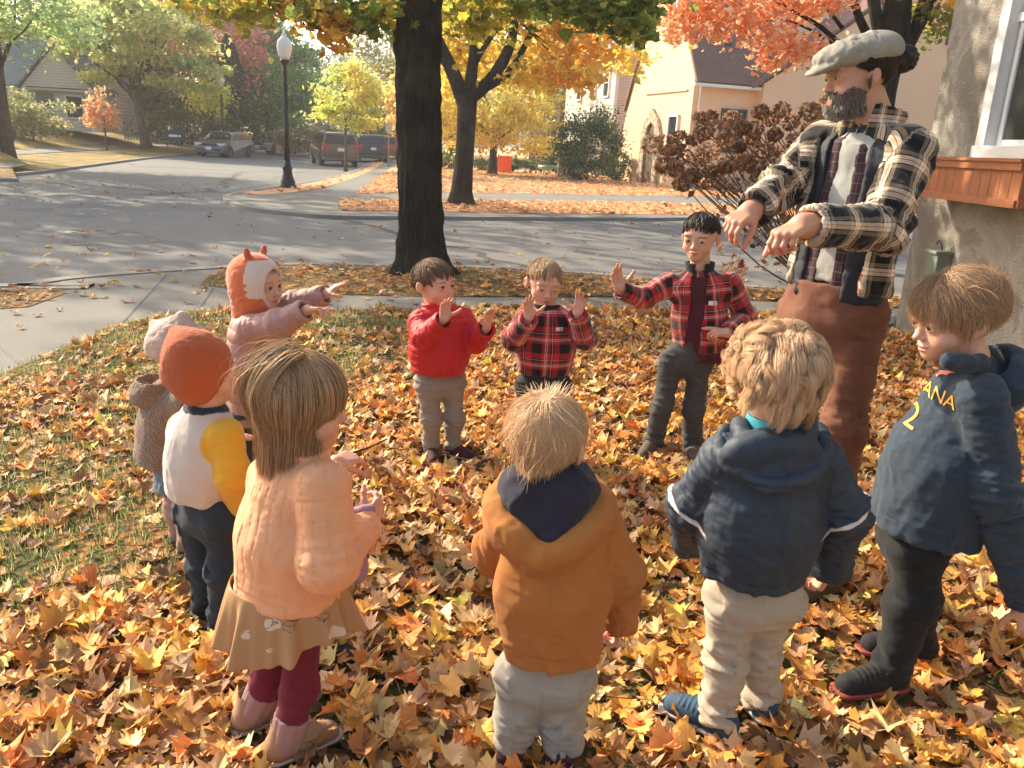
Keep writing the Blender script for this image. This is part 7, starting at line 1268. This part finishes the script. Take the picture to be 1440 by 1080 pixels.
def boy_brown():
    Y = 1.71; P = mkP(Y); p = Person('blond boy in a caramel canvas jacket with a navy lined hood, seen from behind', (P(760, 1060)[0], Y), (.12, .99), 1.02)
    p.J(hl=P(734, 948), hr=P(798, 948), kl=P(728, 1010), kr=P(790, 1010), al=P(718, 1058), ar=P(788, 1058), nk=P(774, 668), sl=P(722, 722), sr=P(842, 728), el=P(700, 775, .13), er=P(872, 810, .02), wl=P(725, 760, .27), wr=P(873, 878, .10))
    for k in ('al', 'ar'): getattr(p, k)[2] = .06
    p.limbs(); p.head(P(770, 610), (.38, .92), -.16, 0, .205, res=.0125); p.hand('r', V3(-.05, .15, -1), V3(-.9, .2, 0), curl=(.55, .65, .7, .7), thumb=(.3, .5)); p.hand('l', V3(.3, .6, .5), V3(.2, .9, -.2), curl=.2); p.finish()
    hem = P(775, 918); mt = cloth('caramel_canvas', (.43, .165, .04), .85, var=.14, weave=1200)
    j = p.top('canvas_jacket', mt, hem=hem, rh=.114, rw=.128, rc=.112, flat=.80, rs=(.050, .048, .042), res=.005, fold=.006, cuffband=.028, band=.045, seed=20, neckr=.064, collar=.0)
    # hood lying open on the back: canvas shell and navy lining
    def hoodshell(ctr, r, R, open_c, open_r, res, k=.01, thick=.012, disp=.004, cut=None):
        g = Sdf(); g.ell(ctr, r, R); g.ell(open_c, open_r, R, k=k, op='s')
        if cut is not None: g.cut(*cut)
        V, Q = g.mesh(res); N = vnorm(V, Q); return V+N*(disp*(1-np.abs(fbm(V*14, 3))*1.7))[:, None], Q
    Rh = np.stack([p.r, nrm(p.f*1.0+V3(0, 0, .55)), nrm(V3(0, 0, 1)-p.f*.55)], 1); RIM = smooth3([P(716, 672, .05), P(700, 700, -.02), P(716, 742, -.10), P(768, 782, -.135), P(826, 748, -.10), P(846, 704, -.02), P(826, 674, .05)], 4); g = Sdf()
    for a_, b_ in zip(RIM[:-1], RIM[1:]): g.cap(a_, b_, .019, k=.012)
    for a_ in RIM[4:-4]: g.cap(a_+V3(0, .015, -.01), a_+V3(0, .065, -.055), .024, .03, k=.03)
    V, Q = g.mesh(.0045); N = vnorm(V, Q); V = V+N*(.004*(1-np.abs(fbm(V*16, 3))*1.7))[:, None]; mesh('hood', V, Q, mt, j, True, origin=p.o)
    g = Sdf(); g.cap(P(738, 690, -.03), P(806, 690, -.03), .05, k=.02).cap(P(748, 700, -.05), P(768, 752, -.085), .055, .032, k=.04).cap(P(792, 700, -.05), P(776, 752, -.085), .055, .032, k=.04).cap(P(745, 684, .0), P(800, 684, .0), .055, k=.03); g.cap(p.nk+V3(0, 0, -.02), p.nk+V3(0, 0, .1), .052, k=.006, op='s')
    V, Q = g.mesh(.0042); N = vnorm(V, Q); V = V+N*(.008*(1-np.abs(fbm(V*12+5, 3))*1.8))[:, None]; mesh('hood_lining', V, Q, cloth('navy_jersey', (.026, .024, .040), .9, sheen=.3), j, True, origin=p.o)
    g = Sdf(); c0 = p.nk+V3(0, 0, -.008); g.cap(c0, c0+V3(0, 0, .02), .058, .056).cap(c0-V3(0, 0, .05), c0+V3(0, 0, .08), .05, k=.003, op='s'); V, Q = g.mesh(.004); mesh('red_collar', V, Q, cloth('red_jersey', (.45, .02, .03)), j, True, origin=p.o)
    p.pants('sweatpants', cloth('light_grey_sweat', (.36, .325, .27), .95, fuzz=700, var=.12), rw=.086, rt=.056, rk=.048, ra=.045, fold=.010, seed=21, res=.0055)
    for sd in 'lr': p.shoe(sd, p.f, cloth('maroon_shoe_b', (.08, .02, .03), .7), M_RUBW, L=.18)
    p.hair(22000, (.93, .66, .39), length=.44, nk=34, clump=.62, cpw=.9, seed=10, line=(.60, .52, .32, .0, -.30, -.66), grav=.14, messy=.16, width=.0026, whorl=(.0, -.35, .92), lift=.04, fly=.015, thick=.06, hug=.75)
    p2 = hair_np(p.hc, p.R, p.hh, 160, (.92, .70, .42), length=.20, seed=77, line=(.88, .88, .88, .88, .88, .88), grav=-.05, lift=1.3, messy=.3, width=.004, thick=.05, hug=0); mesh('cowlick', p2[0], p2[1], M_HAIR, p.root.children[-1], True, {'col': np.c_[p2[2], np.ones(len(p2[2]))]}, origin=p.o)
def boy_navy():
    Y = 1.86; P = mkP(Y); p = Person('curly blond child in a navy hooded rain jacket and khaki trousers, seen from behind', (P(1035, 1000)[0], Y), (-.12, .99), 1.15)
    p.J(hl=P(1030, 838), hr=P(1092, 840), kl=P(1022, 920, -.01), kr=P(1066, 915, .05), al=P(1006, 1030, -.01), ar=P(1068, 1000, .08), nk=P(1088, 588), sl=P(1022, 645), sr=P(1152, 650), el=P(975, 712, .06), er=P(1188, 720, .0), wl=P(972, 762, .22), wr=P(1168, 800, .08))
    for k in ('al', 'ar'): getattr(p, k)[2] = .07
    p.limbs(); p.head(P(1089, 520), (-.1, .99), -.16, 0, .212); p.hand('r', V3(-.25, .3, -.85), V3(-.9, .1, .1), curl=(.5, .6, .65, .65), thumb=(.35, .5)); p.hand('l', V3(.2, .6, -.7), V3(.9, .1, -.2), curl=.4); p.finish()
    hem = P(1056, 808); mt = NT('navy_shell'); v = mt.obj(); mtt = mt.pbr(mt.mix(mt.noise(v, 5, 3), (.020, .032, .050), (.036, .052, .074)), .62, mt.bump(mt.noise(v, 22, 4), .35, .008), spec=.35)
    j = p.top('rain_jacket', mtt, hem=hem, rh=.126, rw=.142, rc=.124, flat=.80, rs=(.051, .046, .043), res=.005, fold=.008, seed=22, neckr=.058, band=.03)
    # reflective stripes round both upper sleeves
    rf = plain('reflective_tape', (.70, .62, .55), .4)
    for a, b_, t0, nm in ((p.sl, p.el, .95, 0), (p.sr, p.er, .98, 0)):
        d = nrm(b_-a); c = a+(b_-a)*t0; g = Sdf(); g.cap(c-d*.03, c+d*.03, .070, k=.002).cut(c+d*.0045, d, .001, .12).cut(c-d*.0045, -d, .001, .12); V, Q = g.mesh(.003)
        bv = BVHTree.FromPolygons([Vector(q) for q in p.last[0]], [tuple(map(int, q)) for q in p.last[1]]); V2 = []
        for q in V:
            ax = c+d*((q-c)@d); o_ = nrm(q-ax); h_ = bv.ray_cast(Vector(ax+o_*.12), Vector(-o_)); L_ = (np.linalg.norm(np.array(h_[0])-ax)+.0025) if h_[0] is not None else np.linalg.norm(q-ax); V2.append(ax+o_*(L_ if np.linalg.norm(q-ax) > .03 else 0.02))
        mesh('reflective_stripe', np.array(V2), Q, rf, j, True, origin=p.o)
    Rh = np.stack([p.r, nrm(p.f+V3(0, 0, .5)), nrm(V3(0, 0, 1)-p.f*.5)], 1); c = P(1085, 640, -.075); g = Sdf(); g.ell(c, (.118, .050, .070), Rh).ell(c+V3(0, .0, -.03), (.095, .05, .05), Rh, k=.02)
    RIM = smooth3([P(1022, 606, .05), P(1012, 634, -.04), P(1040, 668, -.11), P(1088, 684, -.135), P(1138, 668, -.11), P(1160, 632, -.04), P(1150, 604, .05)], 4)
    for a_, b_ in zip(RIM[:-1], RIM[1:]): g.cap(a_, b_, .015, k=.010)
    R2 = smooth3([P(1040, 596, .0), P(1048, 622, -.08), P(1090, 640, -.10), P(1130, 622, -.08), P(1138, 596, .0)], 4)
    for a_, b_ in zip(R2[:-1], R2[1:]): g.cap(a_, b_, .016, k=.010)
    g.cap(p.nk+V3(0, 0, -.03), p.nk+V3(0, 0, .1), .060, k=.006, op='s'); V, Q = g.mesh(.0045); N = vnorm(V, Q); q = (V-c)@Rh; V = V+N*(.006*(1-np.abs(fbm(V*13+3, 3))*1.7)-.005*np.exp(-((q[:, 2]+.012+q[:, 0]**2*2)/.006)**2))[:, None]; mesh('hood', V, Q, mtt, j, True, origin=p.o)
    g = Sdf(); c0 = p.nk+V3(0, .0, -.006); g.cap(c0-V3(0, 0, .02), c0+V3(0, 0, .012), .066, .064).cut(c0+V3(0, 0, .014), V3(0, 0, 1), .003, .1).cap(c0-V3(0, 0, .05), c0+V3(0, 0, .08), .056, k=.003, op='s'); V, Q = g.mesh(.004); mesh('teal_collar', V, Q, cloth('teal_lining', (.05, .35, .42), .7), j, True, origin=p.o)
    p.pants('trousers', cloth('khaki_sweat', (.44, .37, .28), .9, var=.12), rw=.082, rt=.052, rk=.044, ra=.040, fold=.010, seed=23, res=.0055, ext=.01, stack=1.6)
    for sd, dd in (('l', V3(-.75, .55, 0)), ('r', V3(-.35, .9, 0))): p.shoe(sd, dd, cloth('blue_shoe', (.03, .075, .13), .6), M_RUBW, L=.21)
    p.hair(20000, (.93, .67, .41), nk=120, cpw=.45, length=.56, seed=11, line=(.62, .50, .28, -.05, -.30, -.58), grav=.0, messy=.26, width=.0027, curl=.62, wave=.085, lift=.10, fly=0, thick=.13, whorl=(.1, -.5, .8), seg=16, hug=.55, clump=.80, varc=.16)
def boy_right():
    Y = 2.15; P = mkP(Y); p = Person('fair-haired child in a navy hoodie with yellow lettering facing left by the stucco wall', (P(1262, 930)[0], Y), (-.97, .05), 1.22, (.66, .40, .28))
    p.J(hl=P(1292, 760, -.05), hr=P(1278, 752, .08), kl=P(1282, 848, -.06), kr=P(1290, 838, .08), al=P(1250, 945, -.07), ar=P(1290, 905, .10), nk=P(1362, 500), sl=P(1382, 560, -.10), sr=P(1350, 545, .12), el=P(1398, 690, -.14), er=P(1290, 620, .18), wl=P(1446, 850, -.16), wr=P(1262, 690, .22))
    for k in ('al', 'ar'): getattr(p, k)[2] = .08
    p.limbs(); p.head(P(1340, 436), (-.99, -.10), -.22, 0, .222, gaze=(0, -.3), lids=.7, brow=(.4, .26, .14), res=.0115); p.hand('l', V3(.2, -.1, -1), V3(.2, .9, 0), curl=.3); p.hand('r', V3(-.4, .2, -1), V3(.2, -.9, 0), curl=.3); p.finish()
    hem = P(1296, 745); mt = cloth('navy_sweat', (.030, .046, .068), .9, sheen=.4, var=.12, fuzz=600)
    j = p.top('hoodie', mt, hem=hem, rh=.158, rw=.150, rc=.118, flat=.98, rs=(.052, .050, .040), res=.005, fold=.007, seed=24, band=.045, neckr=.055, cuffband=.05)
    z = V3(-.62, -.78, .05); x = nrm(V3(.72, -.55, 0)-V3(0, 0, .30)); up = nrm((p.sl+p.sr)/2-hem)
    yl = plain('print_yellow', (.78, .42, .04), .6); og = plain('print_orange', (.72, .13, .04), .6)
    c = P(1292, 552, -.10); fx = nrm(np.cross(up, z)); upz = nrm(np.cross(z, fx))
    place_letters(p, 'INDIANA', .052, yl, P(1276, 556, -.08)+z*.12, fx, z, j, 'lettering', .004)
    place_letters(p, '22', .085, yl, P(1256, 592, -.06)+z*.12, fx, z, j, 'number', .004)
    patch(p, 'print_bar', [(-.11, .036), (-.02, .036), (-.02, .012), (-.11, .012)], og, P(1276, 552, -.08)+z*.12, fx, z, j, .0035)
    pk = plain('print_pink', (.72, .25, .20), .6)
    lg = [(-.022, -.014), (-.014, -.004), (-.016, .004), (-.004, .008), (.008, .014), (.03, .016), (.016, .008), (.012, .002), (.0, -.001), (-.008, -.006), (-.016, -.016)]
    patch(p, 'emblem', lg, pk, P(1311, 534, -.10)+z*.12, fx, z, j, .004)
    g = Sdf(); c = P(1404, 535, .0); Rh = np.stack([p.r, nrm(p.f+V3(0, 0, .7)), nrm(V3(0, 0, 1)-p.f*.7)], 1); g.ell(c, (.115, .082, .10), Rh).cap(P(1375, 512, -.07), P(1335, 508, -.10), .024, .018, k=.04).cap(P(1375, 505, .07), P(1335, 502, .08), .024, .018, k=.04); g.ell(c+V3(-.055, 0, .045), (.085, .06, .07), Rh, k=.01, op='s'); V, Q = g.mesh(.005); N = vnorm(V, Q); V = V+N*(.007*(1-np.abs(fbm(V*11+7, 3))*1.7))[:, None]; mesh('hood', V, Q, mt, j, True, origin=p.o)
    p.pants('trousers', cloth('black_joggers', (.014, .015, .017), .9), rw=.080, rt=.062, rk=.050, ra=.040, fold=.008, seed=25, res=.006)
    for sd, dd in (('l', V3(-.95, -.25, 0)), ('r', V3(-.95, .1, 0))): p.shoe(sd, dd, cloth('black_sneaker', (.016, .016, .016), .7), plain('sole_red', (.30, .06, .04), .6), L=.23)
    p.hair(17000, (.62, .41, .24), nk=60, clump=.72, cpw=.8, length=.48, seed=12, line=(.60, .54, .38, .08, -.28, -.62), grav=.18, messy=.24, width=.0028, curl=.7, wave=.03, lift=.05, fly=.012, thick=.08, whorl=(.1, .30, .95), hug=.75)
import time
for fn_ in (man, boy_big, boy_small, boy_red, fox_kid, kid_pink, kid_beanie, girl, boy_brown, boy_navy, boy_right):
    t_ = time.time(); fn_(); print(fn_.__name__, round(time.time()-t_, 1))
# ================================================================== fallen leaves on the near lawn
from mathutils.geometry import intersect_point_tri_2d
def inpoly(P, poly):
    poly = np.asarray(poly)[:, :2]; x, y = P[:, 0], P[:, 1]; r = np.zeros(len(P), bool); j = len(poly)-1
    for i in range(len(poly)):
        xi, yi = poly[i]; xj, yj = poly[j]
        r ^= ((yi > y) != (yj > y)) & (x < (xj-xi)*(y-yi)/(yj-yi+1e-12)+xi); j = i
    return r
LC = [(.78, .42, .10), (.72, .34, .07), (.82, .50, .16), (.62, .30, .09), (.74, .50, .25), (.80, .56, .30), (.55, .27, .10), (.70, .28, .08), (.42, .22, .09), (.84, .54, .12), (.76, .54, .30), (.30, .16, .08), (.64, .42, .22), (.72, .50, .28), (.78, .40, .12)]
def cover(P):  # 0..1 leaf cover: grass shows through at the left, bare soil in a few patches
    x, y = P[:, 0], P[:, 1]
    n = fbm(np.c_[x*1.5, y*1.5, np.zeros(len(x))], 3)
    left = np.clip((-0.75-x+.12*(y-2))/.8, 0, 1)*np.clip((y-1.5)/.7, 0, 1)
    c = .99+.34*n-left*.76
    for (cx, cy, rr, a) in [(.62, 4.35, .35, .8), (-.45, 3.5, .25, .5), (.40, 2.35, .28, .7), (.98, 2.15, .24, .6), (-.2, 2.6, .4, .35), (.35, 1.5, .15, .3), (1.9, 1.3, .1, .1), (-.35, 2.1, .22, .4)]:
        c = c-a*np.exp(-((x-cx)**2+(y-cy)**2)/rr**2)
    return np.clip(c, .06, 1)
def scatter(N, box, poly, fn, seed):
    r = np.random.default_rng(seed); P = np.c_[r.uniform(box[0], box[1], N), r.uniform(box[2], box[3], N)]
    P = P[inpoly(P, poly)]; return P[r.random(len(P)) < fn(P)]
r_ = np.random.default_rng(11)
P = scatter(74000, (-5.5, 5, .55, 8.6), LAWN, lambda P: cover(P)*np.clip(1.35-(P[:, 1])*.10, .45, 1), 5)
P = P[P[:, 0] < 3.55]
vis = np.abs(P[:, 0])/(P[:, 1]+.6) < .9; P = P[vis]
if FEET:
    A_ = np.array([a for a, _ in FEET]); D_ = np.array([d for _, d in FEET]); q = P[:, None]-A_[None]; al = np.sum(q*D_[None], 2); ac = np.abs(q[:, :, 0]*D_[None, :, 1]-q[:, :, 1]*D_[None, :, 0]); P = P[~((al > -.07) & (al < .19) & (ac < .065)).any(1) | (r_.random(len(P)) < .15)]
z = .015+r_.random(len(P))**1.4*.05*cover(P)
V, F, k = leaves_np(np.c_[P, z], r_.uniform(.05, .108, len(P)), 'maple', .30, 21, 26, .8)
V[:, 2] = np.maximum(V[:, 2], .008)
ids = np.clip((fbm(np.c_[P*1.8, np.zeros(len(P))], 2)*.3+r_.random(len(P)))*len(LC), 0, len(LC)-1).astype(int)
tag(mesh('leaf_litter', V, F, M_GLEAF, None, True, {'col': np.repeat(pal([tuple(x*q for x, q in zip(c, (1.0, .93, .82))) for c in LC], len(P), 3, .28, ids), k, 0)}), kind='stuff')
print('ground leaves', len(P))
Pc = scatter(60000, (-5, 3.55, .6, 7), LAWN, lambda P: cover(P)*np.clip(1.3-P[:, 1]*.13, .2, 1), 15); Pc = Pc[np.abs(Pc[:, 0])/(Pc[:, 1]+.6) < .88]; Vc_, Fc_, kc = leaves_np(np.c_[Pc, .010+r_.random(len(Pc))*.03], r_.uniform(.015, .05, len(Pc)), 'card', .7, 24)
tag(mesh('leaf_crumbs', Vc_, Fc_, M_GLEAF, None, False, {'col': np.repeat(pal([(.22, .12, .06), (.34, .2, .1), (.14, .08, .045), (.46, .3, .16)], len(Pc), 8, .3), kc, 0)}), kind='stuff')
r9 = np.random.default_rng(19); mb = MB()
for _ in range(260):
    x, y = r9.uniform(-2.6, 2.8), r9.uniform(1.1, 6.5); a = r9.random()*6.28; L_ = r9.uniform(.05, .2); mb.tube([(x, y, .04), (x+math.cos(a)*L_*.5, y+math.sin(a)*L_*.5, .055), (x+math.cos(a+.3)*L_, y+math.sin(a+.3)*L_, .04)], [.0025, .002, .001], 4)
tag(mb.build('fallen_twigs', M_BARK2), kind='stuff')
# verge, pavement and street strays, far lawn litter
P1 = scatter(9000, (-4, 9, 7, 11), VERGE, lambda P: np.clip(.5+.5*fbm(np.c_[P*1.2, P[:, :1]*0], 2), .1, 1), 6)
P2 = scatter(2600, (-12, -3, 3, 8.6), VERGE0, lambda P: .8+0*P[:, 0], 8)
P3 = np.c_[r_.uniform(-7, 4.5, 420), r_.uniform(4, 10, 420)]; P4 = np.c_[r_.uniform(-14, 9, 1500), r_.uniform(10.3, 24, 1500)]
P4 = P4[r_.random(len(P4)) < .25+.75*np.exp(-np.minimum(np.abs(P4[:, 1]-10.5), np.abs(P4[:, 1]-19)))]
n1, n2, n3, n4 = map(len, (P1, P2, P3, P4))
PA = np.concatenate([np.c_[P1, .015+r_.random(n1)*.035], np.c_[P2, .015+r_.random(n2)*.03], np.c_[P3, np.full(n3, .012)], np.c_[P4, np.full(n4, ST+.012)]])
V, F, k = leaves_np(PA, r_.uniform(.06, .11, len(PA)), 'maple', .4, 22, 8)
LC2 = [tuple(np.array(c)*.8) for c in LC]
tag(mesh('leaf_strays', V, F, M_GLEAF, None, False, {'col': np.repeat(pal(LC2, len(PA), 4, .2), k, 0)}), kind='stuff')
LP = [(.78, .47, .25), (.84, .56, .30), (.72, .39, .19), (.86, .63, .36), (.55, .3, .14)]
P5 = np.c_[r_.uniform(-6, 30, 60000), 17+r_.random(60000)**1.3*30]; P5 = P5[inpoly(P5, LW2) | inpoly(P5, FARL) | inpoly(P5, VF2)]
P6 = scatter(5000, (-18, -4, 17, 70), VF2, lambda P: 1+0*P[:, 0], 9); P5 = np.concatenate([P5, P6])
V, F, k = leaves_np(np.c_[P5, .02+r_.random(len(P5))*.05], r_.uniform(.10, .2, len(P5)), 'card', .5, 23)
tag(mesh('leaf_carpet', V, F, M_GLEAF, None, False, {'col': np.repeat(pal(LP, len(P5), 5, .15), k, 0)}), kind='stuff')
# ------------------------------------------------------------------ grass blades
def blades(P, h, seed, cols, name):
    r = np.random.default_rng(seed); n = len(P); a = r.random(n)*2*PI; hh = h*r.uniform(.5, 1.3, n); ln = r.uniform(.2, 1.1, n)*hh; w_ = r.uniform(.0012, .0026, n)
    d = np.c_[np.cos(a), np.sin(a)]; s = np.c_[-d[:, 1], d[:, 0]]*w_[:, None]
    b = np.c_[P, np.zeros(n)]
    V = np.stack([b+np.c_[s, np.zeros(n)], b-np.c_[s, np.zeros(n)], b+np.c_[d*ln[:, None]*.4-s*.7, hh*.65], b+np.c_[d*ln[:, None]*.4+s*.7, hh*.65], b+np.c_[d*ln[:, None], hh]], 1).reshape(-1, 3)
    i = np.arange(n)[:, None]*5
    tag(mesh(name, V, [i+np.array([0, 1, 2, 3]), i+np.array([3, 2, 4])], M_LEAF, None, False, {'col': np.repeat(pal(cols, n, seed, .2), 5, 0)}), kind='stuff')
GB = [(.16, .22, .06), (.25, .28, .09), (.40, .36, .15), (.12, .18, .05), (.5, .42, .22)]
Pg = scatter(200000, (-4.5, 3.5, .6, 7.5), LAWN, lambda P: np.clip(1.05-cover(P), .03, .95)*np.clip(1.3-P[:, 1]*.1, .3, 1)*np.clip(.16+(-.7-P[:, 0])*1.3, .16, 1), 12); Pg = Pg[np.abs(Pg[:, 0])/(Pg[:, 1]+.6) < .85]
blades(Pg, .05, 31, GB, 'grass')
Pv = scatter(26000, (-4, 9, 7, 11), VERGE, lambda P: .7+0*P[:, 0], 13)
blades(Pv, .05, 32, [(.30, .26, .10), (.4, .32, .15), (.18, .2, .07)], 'verge_grass')

# ================================================================== air
m = MB(); m.box((0, 90, 14), (260, 240, 30.6)); hz = m.build('haze', None); tag(hz, kind='stuff'); hm = bpy.data.materials.new('haze'); hm.use_nodes = True; hm.node_tree.nodes.clear()
ho = hm.node_tree.nodes.new('ShaderNodeOutputMaterial'); pv = hm.node_tree.nodes.new('ShaderNodeVolumePrincipled'); pv.inputs['Color'].default_value = (1, .96, .90, 1); pv.inputs['Density'].default_value = .0013; pv.inputs['Anisotropy'].default_value = .3; hm.node_tree.links.new(pv.outputs[0], ho.inputs['Volume']); hz.data.materials.append(hm)
